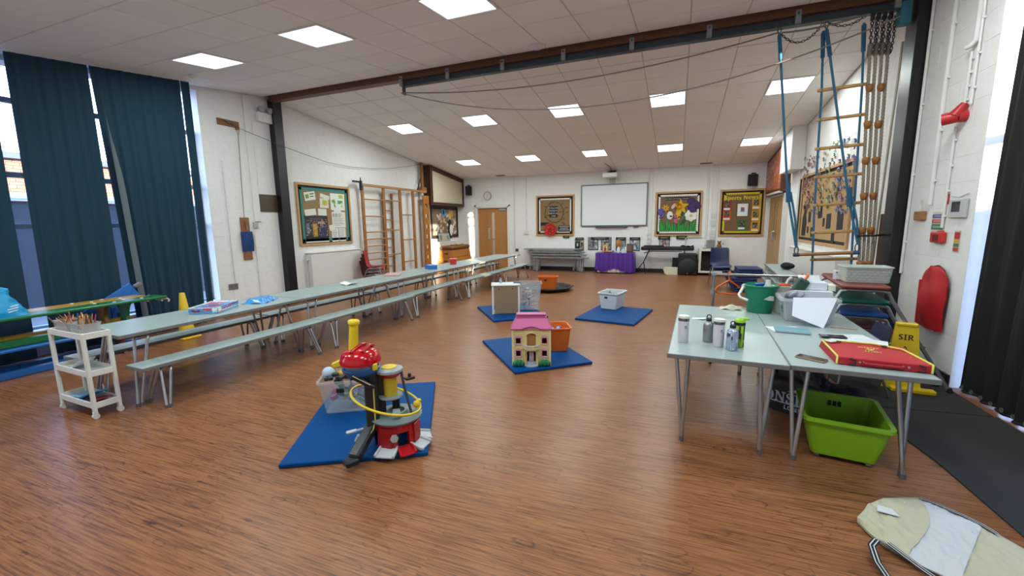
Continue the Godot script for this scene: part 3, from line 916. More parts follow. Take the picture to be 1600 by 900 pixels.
# ---------- chairs ----------
func shell_chair(called: String, label: String, col: Material, h: float, at: Vector3, b: Basis, group: String) -> Node3D:
	# one-piece plastic seat and back on a bent steel frame; it faces +z
	var t := thing(called, label, "chair", at, b, group)
	var sh := MB.new()
	var w := 0.4
	var prof := [Vector2(0.21, h - 0.035), Vector2(0.19, h - 0.008), Vector2(0.12, h), Vector2(0.0, h - 0.012), Vector2(-0.12, h - 0.006), Vector2(-0.17, h + 0.03), Vector2(-0.19, h + 0.09), Vector2(-0.205, h + 0.2), Vector2(-0.225, h + 0.33), Vector2(-0.24, h + 0.375)]
	for side in [0.0, 0.006]:
		sh.sheet(func(u: float, v: float) -> Vector3:
			var f := v * (prof.size() - 1); var i := mini(int(f), prof.size() - 2)
			var p: Vector2 = prof[i].lerp(prof[i + 1], f - i)
			var x := (u - 0.5)
			var ww := w * (1.0 - 0.12 * absf(v - 0.5)) * (1.0 if v < 0.93 else 1.0 - (v - 0.93) * 1.6)
			var bow := 4.0 * x * x
			return Vector3(x * ww, p.y + (bow * 0.016 if v < 0.5 else 0.0) - side * (1.0 if v < 0.5 else 0.3), p.x + (bow * 0.035 if v >= 0.5 else 0.0) - side * (0.0 if v < 0.5 else 1.0)), 10, 18)
	part(t, "shell", sh, col)
	var steel := mat("9fa2a4", 0.3, 0.85)
	for s in [-1.0, 1.0]:
		var fl := MB.new()
		fl.tube([Vector3(s * 0.15, h - 0.03, -0.02), Vector3(s * 0.16, h - 0.03, 0.13), Vector3(s * 0.175, h - 0.07, 0.165), Vector3(s * 0.2, 0.005, 0.2)], 0.0105, 8)
		part(t, "leg", fl, steel)
		var bl := MB.new()
		bl.tube([Vector3(s * 0.15, h - 0.04, 0.02), Vector3(s * 0.16, h - 0.04, -0.12), Vector3(s * 0.175, h - 0.08, -0.155), Vector3(s * 0.205, 0.005, -0.23)], 0.0105, 8)
		part(t, "leg", bl, steel)
	return t

func build_chairs() -> void:
	var red := mat("9c1826", 0.38)
	var rl := ["red plastic chair at the bottom of the red stack", "red plastic chair second from the floor in the red stack", "red plastic chair second from the top of the red stack", "red plastic chair on top of the red stack by the wall bars"]
	var r0: Node3D
	for k in 4:
		var at := Vector3(-6.7 + 0.026 * k, 0.08 * k, -8.0 - 0.015 * k)
		var b := turn(118)
		if k == 0: r0 = shell_chair("red_chair", rl[0], red, 0.31, at, b, "red chairs stacked by the wall bars")
		else: copy(r0, at, b, rl[k])
	var navy := mat("1d2c52", 0.4)
	var n0 := shell_chair("blue_chair", "navy plastic chair underneath another one in front of the glass cabinet", navy, 0.44, Vector3(0.9, 0, -10.42), turn(4), "navy chairs by the glass cabinet")
	copy(n0, Vector3(0.9, 0.075, -10.39), turn(4), "navy plastic chair stacked on top in front of the glass cabinet")
	var n2 := shell_chair("blue_chair", "navy plastic chair tucked in at the side of the right table", navy, 0.3, Vector3(1.49, 0.008, -4.42), turn(-88).scaled(Vector3.ONE * 0.86), "")

# ---------- gym benches on the left ----------
func gym_bench(label: String, hex: String, lo: String, at: Vector3, l: float) -> void:
	var t := thing("gym_bench", label, "gym bench", at, Basis(), "painted gym benches stacked under the curtains")
	var m := mat(hex, 0.35)
	var lm := mat(lo, 0.4)
	var top := MB.new(); top.box(Vector3(0, 0.3, 0), Vector3(0.25, 0.032, l), Basis(), 0.008)
	part(t, "plank", top, m)
	var rail := MB.new(); rail.box(Vector3(0, 0.035, 0), Vector3(0.09, 0.07, l - 0.25), Basis(), 0.008)
	part(t, "balance_rail", rail, m)
	for s in [-1.0, 1.0]:
		var leg := MB.new()
		var poly := PackedVector2Array()
		for k in 13:
			var v := k / 12.0
			poly.append(Vector2(0.055 + 0.06 * pow(absf(v - 0.45) * 2.0, 1.6), 0.284 * v))
		for k in 13:
			var v := 1.0 - k / 12.0
			poly.append(Vector2(-0.055 - 0.06 * pow(absf(v - 0.45) * 2.0, 1.6), 0.284 * v))
		leg.prism(poly, 0.04, Transform3D(Basis(), Vector3(0, 0, s * (l / 2 - 0.42) - 0.02)))
		part(t, "leg", leg, lm)
		var hook := MB.new()
		for e in [-0.07, 0.07]:
			hook.tube([Vector3(e, 0.278, s * (l / 2 - 0.1)), Vector3(e, 0.272, s * (l / 2 + 0.02)), Vector3(e, 0.25, s * (l / 2 + 0.045)), Vector3(e, 0.225, s * (l / 2 + 0.03))], 0.013, 8)
		part(t, "hook", hook, mat("c9c6bd", 0.6), "pale rubber-covered hooks")
	for i in 4:
		var bf := MB.new()
		bf.ell(Vector3(0.05 - 0.1 * (i % 2), 0.318, -l / 2 + 0.25 + 0.14 * i), Vector3(0.02, 0.008, 0.02), 10, 4)
		part(t, "rubber_stud", bf, mat("d6d2c6", 0.7))

func build_gym_left() -> void:
	gym_bench("blue gym bench at the bottom of the painted bench stack", "1f5fa6", "5c2c22", Vector3(-6.33, 0.0, -2.2), 2.3)
	gym_bench("second blue gym bench at the bottom, hard against the curtain", "1b4f90", "143a6e", Vector3(-6.62, 0.0, -2.25), 2.3)
	gym_bench("green gym bench on top of the painted bench stack", "1d6a3c", "155532", Vector3(-6.33, 0.318, -2.25), 2.38)
	gym_bench("yellow gym bench on top of the stack behind the green one", "b9892a", "9a6a20", Vector3(-6.6, 0.318, -2.2), 2.3)
	var pl := thing("linking_plank", "blue linking plank with grey rubber ends leaning behind the green bench", "plank", Vector3(-6.8, 0.0, -3.25), Basis(Vector3(1, 0, 0), 0.0))
	var p := MB.new()
	p.bar(Vector3(0.03, 0.3, 0.55), Vector3(-0.02, 0.68, -0.16), 0.03, 0.24, Vector3(0, 1, 0.5), 0.006)
	part(pl, "plank", p, mat("1f67b8", 0.4))
	var e := MB.new()
	e.box(Vector3(-0.02, 0.75, -0.19), Vector3(0.05, 0.04, 0.09), Basis(Vector3.RIGHT, 0.45), 0.008)
	e.box(Vector3(-0.02, 0.56, -0.28), Vector3(0.05, 0.04, 0.09), Basis(Vector3.RIGHT, 0.45), 0.008)
	part(pl, "rubber_end", e, mat("777672", 0.7))
	var ft := MB.new()
	ft.bar(Vector3(0.0, 0.02, 0.1), Vector3(0.0, 0.5, 0.13), 0.05, 0.05)
	part(pl, "prop_leg", ft, mat("1f67b8", 0.4))
	var cone := thing("marker_cone", "yellow plastic cone standing by the end of the green gym bench", "cone", Vector3(-6.28, 0.0, -3.66))
	var cb := MB.new()
	cb.box(Vector3(0, 0.012, 0), Vector3(0.24, 0.024, 0.24), Basis(), 0.006)
	part(cone, "base", cb, mat("d9b31c", 0.5))
	var cc := MB.new()
	cc.lathe([Vector2(0.1, 0.02), Vector2(0.032, 0.62), Vector2(0.026, 0.63), Vector2(0.02, 0.62), Vector2(0.0, 0.6)], 20)
	part(cone, "cone_body", cc, mat("dcb61e", 0.45))
	# bright blue carrier bag on the green bench
	var bag := thing("carrier_bag", "bright blue plastic carrier bag slumped on the green gym bench", "bag", Vector3(-6.36, 0.634, -1.95))
	var bb := MB.new()
	var nz := FastNoiseLite.new(); nz.seed = 7; nz.frequency = 5.0
	bb.sheet(func(u: float, v: float) -> Vector3:
		var a := u * TAU
		var y := 0.36 * v
		var r := 1.0 - 0.28 * v + 0.03 * sin(v * 9.0)
		if v > 0.8: r *= 1.0 - (v - 0.8) * 3.6
		var p2 := Vector3(cos(a) * 0.14 * r, y, sin(a) * 0.27 * r + 0.1 * v)
		var q := nz.get_noise_3dv(p2 * 2.0) * 0.03
		return p2 + Vector3(cos(a), 0, sin(a)) * q, 32, 14)
	part(bag, "bag_body", bb, mat("1696cf", 0.35))
	var mk := MB.new()
	for k in 3: mk.box(Vector3(0.128, 0.06 + 0.028 * k, -0.1 - 0.015 * k), Vector3(0.004, 0.009, 0.1 - 0.02 * k), Basis(Vector3.RIGHT, 0.2))
	part(bag, "white_print", mk, mat("d9eef6", 0.5))

# ---------- white slim trolley ----------
func build_trolley() -> void:
	var t := thing("storage_trolley", "slim white plastic trolley with three trays on castors, full of pencils", "trolley", Vector3(-4.545, 0, -1.845), turn(-2.5))
	var m := mat("dcdcd6", 0.45)
	var w := 0.55; var d := 0.17
	var ys := [0.085, 0.345, 0.65]
	for y in ys:
		var tr := MB.new()
		tr.box(Vector3(0, y + 0.006, 0), Vector3(w, 0.012, d), Basis(), 0.003)
		for s in [-1.0, 1.0]:
			tr.box(Vector3(0, y + 0.025, s * d / 2), Vector3(w + 0.012, 0.05, 0.01), Basis(), 0.003)
			tr.box(Vector3(s * w / 2, y + 0.025, 0), Vector3(0.01, 0.05, d), Basis(), 0.003)
		part(t, "tray", tr, m)
	for sx in [-1.0, 1.0]:
		for sz in [-1.0, 1.0]:
			var lg := MB.new()
			var x: float = sx * (w / 2 - 0.012); var z: float = sz * (d / 2 - 0.006)
			lg.span(Vector3(x - 0.02, 0.05, z - 0.012), Vector3(x + 0.02, 0.7, z + 0.012), 0.005)
			part(t, "post", lg, m)
			var cw := MB.new()
			cw.cyl(Vector3(x - 0.014, 0.022, z), Vector3(x + 0.014, 0.022, z), 0.022, -1, 14)
			cw.box(Vector3(x, 0.045, z), Vector3(0.034, 0.03, 0.03), Basis(), 0.005)
			part(t, "castor", cw, mat("cfcfc9", 0.5))
	# two clear pots packed with pencils
	var hue := ["c47a3a", "b0522c", "d9a05a", "8a3b24", "6a4a2a", "b5423c", "3a4a78", "d8b24a", "7a3d66", "c98a52", "e0b48a", "444a50"]
	var bark := RandomNumberGenerator.new(); bark.seed = 33
	var xf := t.transform
	for pot in [[-0.13, 0.25, 0.10], [0.12, 0.22, 0.10]]:
		var pt := MB.new()
		pt.tub(pot[1] - 0.02, 0.11, pot[1], 0.13, pot[2], 0.003, 0.004, 0.02)
		var o := solo("pencil_pot", "clear plastic pot of orange and brown pencils on the trolley" if pot[0] < 0 else "clear plastic pot of mixed colouring pencils beside the orange ones on the trolley", "pot", pt, glassy("c8ced0", 0.35, 0.2), xf * Vector3(pot[0], 0.663, 0), turn(-2.5), "pencil pots on the trolley")
		for k in 26:
			var px: float = pot[0] + bark.randf_range(-0.4, 0.4) * (pot[1] - 0.04)
			var pz := bark.randf_range(-0.04, 0.04)
			var lean := Vector3(bark.randf_range(-0.35, 0.35), 1.0, bark.randf_range(-0.25, 0.25)).normalized()
			if pot[0] < 0: lean = Vector3(bark.randf_range(-0.9, -0.1) if k % 3 else bark.randf_range(0.2, 0.6), 0.6, bark.randf_range(-0.3, 0.3)).normalized()
			var pc := MB.new()
			var a := Vector3(px, 0.672, pz) - Vector3(lean.x * 0.02, 0, 0)
			var e := a + lean * bark.randf_range(0.12, 0.155)
			pc.cyl(a, e, 0.0042, 0.0042, 6)
			pc.cyl(e, e + lean * 0.016, 0.0042, 0.0008, 6)
			var hx: String = hue[bark.randi() % (5 if pot[0] < 0 else 12)]
			solo("colouring_pencil", "sharpened wooden pencil leaning in the pot of orange pencils" if pot[0] < 0 else "sharpened colouring pencil standing in the pot of mixed colours", "pencil", pc, mat(hx, 0.5), xf.origin, xf.basis, "orange pencils in a pot" if pot[0] < 0 else "mixed pencils in a pot")
	var sh := MB.new()
	sh.sheet(func(u: float, v: float) -> Vector3:
		return Vector3(-0.2 + 0.2 * u, 0.012 + 0.09 * u * u + 0.006 * sin(v * 5.0), -0.06 + 0.12 * v), 8, 6)
	solo("paper_sheet", "curled white paper lying in the middle tray of the trolley", "paper", sh, mat("dfe4ee", 0.7), xf * Vector3(0.05, 0.352, 0), turn(-2.5))
	var f1 := MB.new(); f1.box(Vector3(0, 0, 0), Vector3(0.24, 0.012, 0.13), Basis(Vector3(0, 0, 1), 0.35), 0.002)
	solo("folder", "bright blue folder tilted in the bottom tray of the trolley", "folder", f1, mat("2287bd", 0.4), xf * Vector3(0.04, 0.145, 0), turn(-2.5))
	var f2 := MB.new(); f2.box(Vector3(0, 0, 0), Vector3(0.16, 0.01, 0.12), Basis(Vector3(0, 0, 1), 0.2), 0.002)
	solo("folder", "red folder underneath the blue one in the bottom tray of the trolley", "folder", f2, mat("8f2438", 0.45), xf * Vector3(0.15, 0.124, 0), turn(-2.5))
	var f3 := MB.new(); f3.box(Vector3(0, 0, 0), Vector3(0.2, 0.008, 0.11), Basis(Vector3(0, 0, 1), 0.1), 0.002)
	solo("folder", "pale blue plastic wallet lying flat in the bottom tray of the trolley", "folder", f3, mat("8fb8dc", 0.3), xf * Vector3(-0.13, 0.115, 0), turn(-2.5))

# ---------- things on the dining tables ----------
func print_img(w: int, h: int, bg: String, seed_: int, rects: Array) -> Image:
	# flat print: rects are [x, y, w, h, colour] in fractions of the sheet
	var im := Image.create(w, h, false, Image.FORMAT_RGB8)
	im.fill(Color.html(bg))
	for r in rects:
		im.fill_rect(Rect2i(int(r[0] * w), int(r[1] * h), maxi(1, int(r[2] * w)), maxi(1, int(r[3] * h))), Color.html(r[4]))
	return im

func speckle(im: Image, seed_: int, n: int, cols: Array, smin: float, smax: float, area := Rect2(0, 0, 1, 1)) -> Image:
	var g := RandomNumberGenerator.new(); g.seed = seed_
	var w := im.get_width(); var h := im.get_height()
	for k in n:
		var sx := g.randf_range(smin, smax) * w; var sy := g.randf_range(smin, smax) * h
		var x := (area.position.x + g.randf() * area.size.x) * w; var y := (area.position.y + g.randf() * area.size.y) * h
		im.fill_rect(Rect2i(int(x), int(y), maxi(1, int(sx)), maxi(1, int(sy))), Color.html(cols[g.randi() % cols.size()]))
	return im

func lines(x: float, y: float, w: float, n: int, step: float, hex: String, seed_ := 1) -> Array:
	var g := RandomNumberGenerator.new(); g.seed = seed_
	var out := []
	for k in n: out.append([x, y + k * step, w * g.randf_range(0.6, 1.0), step * 0.4, hex])
	return out

func build_table_things() -> void:
	var y := 0.641
	var game := thing("board_game_box", "blue and red boxed board game lying on the first dining table", "box", Vector3(-4.52, y, -2.93), turn(-62))
	var bx := MB.new(); bx.box(Vector3(0, 0.03, 0), Vector3(0.4, 0.06, 0.27), Basis(), 0.002)
	part(game, "box_base", bx, tex_mat(speckle(print_img(128, 32, "7fb6dc", 1, [[0, 0, 1, 1, "68a9d8"]]), 3, 60, ["c43b45", "dfe8ee", "2b5fa8", "8f4a52"], 0.02, 0.1), 0.35))
	var li := MB.new(); li.box(Vector3(0, 0.042, 0), Vector3(0.408, 0.05, 0.278), Basis(), 0.002)
	part(game, "box_lid", li, tex_mat(speckle(print_img(128, 96, "3f8fd0", 1, [[0.05, 0.1, 0.5, 0.3, "7a2a3c"], [0.3, 0.5, 0.6, 0.3, "c9455a"], [0.85, 0, 0.15, 1, "e8e4d2"], [0, 0.82, 1, 0.18, "dfeaf2"]]), 5, 120, ["b9323f", "e3eef6", "2d6fb8", "f0d9b0", "5b2a4a"], 0.01, 0.07), 0.3))
	var bag := MB.new()
	bag.sheet(func(u: float, v: float) -> Vector3:
		var e: float = minf(minf(u, 1.0 - u), minf(v, 1.0 - v))
		return Vector3((u - 0.5) * 0.36, 0.004 + 0.045 * smoothstep(0.0, 0.25, e) + 0.006 * sin(u * 17.0 + v * 9.0), (v - 0.5) * 0.26), 24, 18)
	solo("zip_wallet", "crumpled blue plastic zip wallet lying flat on the first dining table", "wallet", bag, mat("4a92cf", 0.22), Vector3(-4.53, y, -3.47), turn(-64))
	var cd := MB.new()
	cd.sheet(func(u: float, v: float) -> Vector3: return Vector3((u - 0.5) * 0.2, 0.002 + 0.07 * absf(u - 0.5), (v - 0.5) * 0.22), 6, 2)
	solo("folded_card", "small white card folded open on the second dining table", "card", cd, mat("e3e5df", 0.7), Vector3(-4.52, y, -4.9), turn(25))
	var pk := MB.new(); pk.box(Vector3(0, 0.012, 0), Vector3(0.34, 0.024, 0.26), Basis(), 0.003)
	solo("picture_book", "flat pink and white book lying on the third dining table", "book", pk, mat("c9a09c", 0.5), Vector3(-4.6, y, -6.05), turn(-60))
	var bb := thing("tissue_box", "blue carton lying on the fourth dining table", "box", Vector3(-4.5, y, -7.12), turn(-40))
	var b1 := MB.new(); b1.box(Vector3(0, 0.04, 0), Vector3(0.3, 0.08, 0.16), Basis(), 0.004)
	part(bb, "carton", b1, mat("2f6fc0", 0.4))
	var b2 := MB.new(); b2.box(Vector3(0.04, 0.081, 0.01), Vector3(0.14, 0.003, 0.09), Basis())
	part(bb, "printed_patch", b2, mat("9cc4ea", 0.4))
	var pot := thing("red_pot", "small red lidded tub on the fourth dining table", "tub", Vector3(-4.52, y, -8.05), turn(20))
	var pb := MB.new(); pb.tub(0.13, 0.11, 0.15, 0.12, 0.11, 0.004, 0.004, 0.02)
	part(pot, "tub_body", pb, mat("c4313a", 0.4))
	var pl := MB.new(); pl.box(Vector3(0, 0.118, 0), Vector3(0.165, 0.02, 0.135), Basis(), 0.008)
	part(pot, "lid", pl, mat("dd6a68", 0.4))

# ---------- the left wall ----------
func on_left(z: float, y: float, out := 0.002) -> Vector3: return Vector3(XL + out, y, z)

func scallop(w: float, h: float, deep: float, step: float) -> PackedVector2Array:
	# outline of a rectangle w x h whose edge is wavy
	var pts := PackedVector2Array()
	for side in 4:
		var a := [Vector2(-w / 2, -h / 2), Vector2(w / 2, -h / 2), Vector2(w / 2, h / 2), Vector2(-w / 2, h / 2)]
		var p: Vector2 = a[side]; var q: Vector2 = a[(side + 1) % 4]
		var nrm := (q - p).normalized().rotated(PI / 2)
		var n := int(round(p.distance_to(q) / step))
		for i in n:
			for j in 4:
				var f := (i + j / 4.0) / n
				pts.append(p.lerp(q, f) + nrm * deep * absf(sin(PI * (j / 4.0))))
	return pts

func border_strip(t: Node, w: float, h: float, band: float, deep: float, step: float, m: Material, z: float) -> void:
	# four corrugated card strips round a display, each with a wavy inner edge
	for side in 4:
		var along := w if side % 2 == 0 else h
		var n := int(round(along / step))
		var poly := PackedVector2Array([Vector2(-along / 2, 0), Vector2(along / 2, 0)])
		for i in n * 4 + 1:
			var f := 1.0 - i / (n * 4.0)
			poly.append(Vector2(-along / 2 + f * along, band + deep * absf(sin(PI * f * n))))
		var mb := MB.new()
		var b := Basis(Vector3(0, 0, 1), side * PI / 2)
		mb.prism(poly, 0.003, Transform3D(b, b * Vector3(0, -(h if side % 2 == 0 else w) / 2, 0) + Vector3(0, 0, z)))
		part(t, "scalloped_border", mb, m)

func notice_board(label: String, w: float, h: float, at: Vector3, b: Basis, frame: Material, backing: Material, edge: Material) -> Node3D:
	var t := thing("notice_board", label, "notice board", at, b)
	for side in 4:
		var f := MB.new()
		var s: float = [1.0, -1.0][side % 2]
		if side < 2: f.box(Vector3(s * (w / 2 - 0.025), 0, 0.016), Vector3(0.05, h, 0.032), Basis(), 0.004)
		else: f.box(Vector3(0, s * (h / 2 - 0.025), 0.016), Vector3(w - 0.1, 0.05, 0.032), Basis(), 0.004)
		part(t, "frame", f, frame)
	var ed := MB.new(); ed.box(Vector3(0, 0, 0.006), Vector3(w - 0.1, h - 0.1, 0.012))
	part(t, "black_edging", ed, edge)
	var bk := MB.new(); bk.box(Vector3(0, 0, 0.013), Vector3(w - 0.2, h - 0.2, 0.004))
	part(t, "backing_paper", bk, backing)
	return t

func sheet_on(t: Node, called: String, x: float, y: float, w: float, h: float, m: Material, rot := 0.0, z := 0.0165) -> MeshInstance3D:
	var mb := MB.new(); mb.plate(w, h, 0.002, Vector3(x, y, z), rot)
	return part(t, called, mb, m)

func oak_frame() -> StandardMaterial3D: return wood("b08558", "c49c6e", 0.5, 1)

func build_left_wall() -> void:
	# rope cleats, cords
	var oak := wood("6e4422", "8d5d33", 0.5, 0)
	var cl := thing("rope_cleat_board", "brown wooden board with a steel cleat high on the pier between curtain and column", "cleat", on_left(-5.2, 3.235), LEFT)
	var m := MB.new(); m.box(Vector3(0, 0, 0.012), Vector3(0.37, 0.1, 0.024), Basis(), 0.003)
	m.box(Vector3(0.15, -0.06, 0.02), Vector3(0.06, 0.05, 0.03), Basis(), 0.003)
	part(cl, "board", m, oak)
	m = MB.new(); m.tube([Vector3(-0.08, 0.02, 0.05), Vector3(-0.03, 0.01, 0.035), Vector3(0.05, -0.01, 0.035), Vector3(0.1, -0.02, 0.05)], 0.009)
	m.cyl(Vector3(-0.02, 0, 0.02), Vector3(-0.02, 0, 0.04), 0.012)
	part(cl, "steel_cleat", m, mat("6d7276", 0.4, 0.8))
	m = MB.new(); m.tube([Vector3(0.16, -0.08, 0.03), Vector3(0.1, -0.1, 0.04), Vector3(0.13, -0.14, 0.03), Vector3(0.17, -0.1, 0.035), Vector3(0.15, -0.15, 0.03)], 0.006, 6)
	part(cl, "rope_knot", m, mat("b9b2a4", 0.9))
	m = MB.new()
	m.tube([on_left(-5.345, 3.1, 0.03), on_left(-5.33, 2.6, 0.022), on_left(-5.31, 2.1, 0.02), on_left(-5.29, 1.66, 0.03)], 0.006, 6)
	solo("hoist_rope", "thin brown rope hanging from the high cleat board to the low one", "rope", m, mat("8b7b68", 0.9))
	m = MB.new()
	var pts := []
	for e in [[-5.38, 3.17], [-6.0, 3.01], [-6.6, 2.915], [-7.3, 2.85], [-8.0, 2.835], [-8.8, 2.88], [-9.6, 2.99], [-10.3, 3.12], [-10.88, 3.245]]:
		pts.append(on_left(e[0], e[1], 0.16 if e[0] < -5.7 and e[0] > -6.8 else 0.06))
	m.tube(pts, 0.0045, 6)
	solo("sagging_rope", "thin dark cord sagging along the wall above the world-map notice board", "cord", m, mat("4a4640", 0.8))
	var lo := thing("rope_cleat_board", "brown wooden board with a cleat behind the blue cloth pouch", "cleat", on_left(-5.3, 1.3), LEFT)
	m = MB.new(); m.box(Vector3(0, 0, 0.012), Vector3(0.16, 0.74, 0.024), Basis(), 0.003)
	part(lo, "board", m, wood("7a4c28", "966338", 0.5, 1))
	m = MB.new(); m.tube([Vector3(-0.01, 0.3, 0.05), Vector3(0, 0.26, 0.035), Vector3(0.01, 0.2, 0.035), Vector3(0.02, 0.16, 0.05)], 0.008)
	part(lo, "steel_cleat", m, mat("8a8f92", 0.4, 0.8))
	m = MB.new()
	m.sheet(func(u: float, v: float) -> Vector3: return Vector3((u - 0.5) * 0.215, 0.16 - 0.35 * v, 0.034 + 0.012 * sin(u * 9.0) + 0.015 * sin(v * PI)), 12, 8)
	m.sheet(func(u: float, v: float) -> Vector3: return Vector3((u - 0.5) * 0.215, 0.16 - 0.35 * v, 0.03 + 0.004 * sin(u * 9.0)), 12, 8)
	solo("cloth_pouch", "navy blue cloth pouch hanging on the low cleat board", "pouch", m, mat("1c3a72", 0.85), on_left(-5.3, 1.265), LEFT)
	# emergency light with two heads
	var em := thing("emergency_light", "white twin-head emergency light beside the top of the black column", "light", on_left(-5.88, 3.475), LEFT)
	m = MB.new(); m.box(Vector3(0, -0.02, 0.04), Vector3(0.3, 0.17, 0.08), Basis(), 0.008)
	part(em, "housing", m, mat("dcdcda", 0.5))
	for s in [-1.0, 1.0]:
		m = MB.new()
		m.cyl(Vector3(s * 0.085, 0.07, 0.05), Vector3(s * 0.085, 0.1, 0.06), 0.014, -1, 10)
		m.lathe([Vector2(0.0, -0.05), Vector2(0.032, -0.045), Vector2(0.05, 0.0), Vector2(0.052, 0.03), Vector2(0.045, 0.04), Vector2(0, 0.036)], 16, Vector3(s * 0.085, 0.12, 0.07), Basis(Vector3.RIGHT, 1.9))
		part(em, "lamp_head", m, mat("9b9fa3", 0.35, 0.2))
	m = MB.new(); m.cyl(Vector3(-0.07, -0.06, 0.079), Vector3(-0.07, -0.06, 0.084), 0.006, -1, 8)
	part(em, "green_indicator", m, mat("2fae5a", 0.4))
	# plaque, sockets, switch, conduits
	m = MB.new(); m.box(Vector3(0, 0, 0.008), Vector3(0.5, 0.315, 0.016), Basis(), 0.004)
	solo("bronze_plaque", "dark bronze plaque on the wall next to the black column", "plaque", m, noise_mat("3a2a1c", "5b4630", 0.38, 4.0, 0.05, 4), on_left(-5.8, 1.935), LEFT)
	var so := thing("wall_socket", "brushed steel double socket low on the pier beside the curtain", "socket", on_left(-4.975, 0.49), LEFT)
	m = MB.new(); m.box(Vector3(0, 0, 0.006), Vector3(0.165, 0.1, 0.012), Basis(), 0.003)
	part(so, "face_plate", m, mat("9a9c9b", 0.35, 0.8))
	for s in [-1.0, 1.0]:
		m = MB.new()
		for e in [[0, 0.018], [-0.011, -0.008], [0.011, -0.008]]: m.box(Vector3(s * 0.045 + e[0], e[1], 0.0125), Vector3(0.006, 0.012, 0.002))
		part(so, "pin_holes", m, mat("15161a", 0.6))
	m = MB.new(); m.box(Vector3(0, 0, 0.02), Vector3(0.085, 0.1, 0.04), Basis(), 0.006)
	solo("switch_box", "small grey switch box beside the low cleat board", "switch", m, mat("a9aaa7", 0.5), on_left(-5.5, 1.535), LEFT)
	m = MB.new(); m.lathe([Vector2(0, 0), Vector2(0.04, 0), Vector2(0.038, 0.03), Vector2(0.02, 0.04), Vector2(0, 0.042)], 16, Vector3.ZERO, Basis(Vector3.RIGHT, PI / 2))
	solo("door_stop", "white round fitting low on the wall below the switch box", "fitting", m, mat("e2e2df", 0.5), on_left(-5.45, 0.205), LEFT)
	for e in [[-5.02, 0.55, 2.6, 0.01, "thin white conduit rising from the steel double socket"], [-5.47, 0.25, 1.48, 0.009, "thin white conduit below the grey switch box"]]:
		m = MB.new(); m.tube([on_left(e[0], e[1], 0.012), on_left(e[0], e[2], 0.012)], e[3], 8)
		for k in 4:
			var yy := lerpf(e[1], e[2], 0.1 + 0.27 * k)
			m.box(on_left(e[0], yy, 0.008), Vector3(0.016, 0.016, 0.036), Basis(), 0.003)
		solo("wall_conduit", e[4], "conduit", m, mat("d9d8d5", 0.5))
	m = MB.new(); m.span(Vector3(XL, 1.6, -5.62), Vector3(XL + 0.03, ceil_y(-5.55) - 0.02, -5.5), 0.004)
	solo("wall_trunking", "broad white trunking running up the pier to the ceiling", "trunking", m, mat("dddcd9", 0.55))
	# world-map notice board
	var nb := notice_board("oak-framed notice board with a teal scalloped edge, a world map and a crowd photograph", 1.49, 1.28, on_left(-7.18, 1.737), LEFT, oak_frame(), noise_mat("8a6f4e", "9c8160", 0.9, 8.0, 0.2, 2), mat("101214", 0.8))
	border_strip(nb, 1.31, 1.1, 0.045, 0.014, 0.05, mat("2f7f78", 0.7), 0.0155)
	var pap := mat("d9dcd2", 0.8)
	var lab := tex_mat(print_img(64, 48, "dcded4", 1, [[0, 0, 1, 0.06, "20241f"], [0, 0.94, 1, 0.06, "20241f"], [0, 0, 0.05, 1, "20241f"], [0.95, 0, 0.05, 1, "20241f"], [0.15, 0.3, 0.28, 0.4, "7d9a4a"], [0.5, 0.25, 0.35, 0.12, "5d6b4a"], [0.5, 0.5, 0.3, 0.12, "5d6b4a"]]), 0.8)
	sheet_on(nb, "title_card", -0.4, 0.38, 0.33, 0.2, lab, 0.16)
	sheet_on(nb, "pinned_label", 0.0, 0.39, 0.26, 0.08, pap, -0.2)
	sheet_on(nb, "pinned_map", -0.03, 0.25, 0.24, 0.2, tex_mat(speckle(print_img(64, 64, "dadbc9", 1, [[0.3, 0.2, 0.5, 0.55, "b3a93c"]]), 4, 20, ["b8ae3e", "c6bd5c"], 0.05, 0.2, Rect2(0.25, 0.2, 0.5, 0.5)), 0.8), -0.03)
	var world := speckle(print_img(128, 96, "dde4de", 1, [[0.6, 0.08, 0.3, 0.2, "b9b34a"], [0.1, 0.4, 0.25, 0.16, "6f9a3c"], [0.22, 0.55, 0.1, 0.25, "6f9a3c"], [0.5, 0.42, 0.35, 0.2, "4f9a3c"], [0.3, 0.72, 0.05, 0.16, "3c4a8a"], [0.75, 0.72, 0.1, 0.1, "b8a03c"]]), 6, 50, ["5f9a3c", "8aa84a", "dde4de"], 0.015, 0.06, Rect2(0.1, 0.35, 0.75, 0.4))
	sheet_on(nb, "world_map_poster", 0.36, 0.29, 0.42, 0.36, tex_mat(world, 0.7), -0.01)
	sheet_on(nb, "pinned_label", -0.42, 0.05, 0.29, 0.13, pap, 0.12)
	sheet_on(nb, "pinned_label", -0.1, 0.06, 0.23, 0.14, pap, -0.02)
	sheet_on(nb, "text_sheet", 0.36, -0.1, 0.4, 0.34, tex_mat(print_img(96, 80, "dcdcd4", 1, lines(0.08, 0.1, 0.84, 11, 0.075, "8a8f86", 3) + [[0.08, 0.1, 0.08, 0.2, "b86a3c"], [0.3, 0.1, 0.06, 0.2, "4a6aa0"], [0.55, 0.1, 0.06, 0.2, "b8a03c"]]), 0.8))
	sheet_on(nb, "pinned_label", 0.33, 0.09, 0.22, 0.06, pap, 0.0, 0.019)
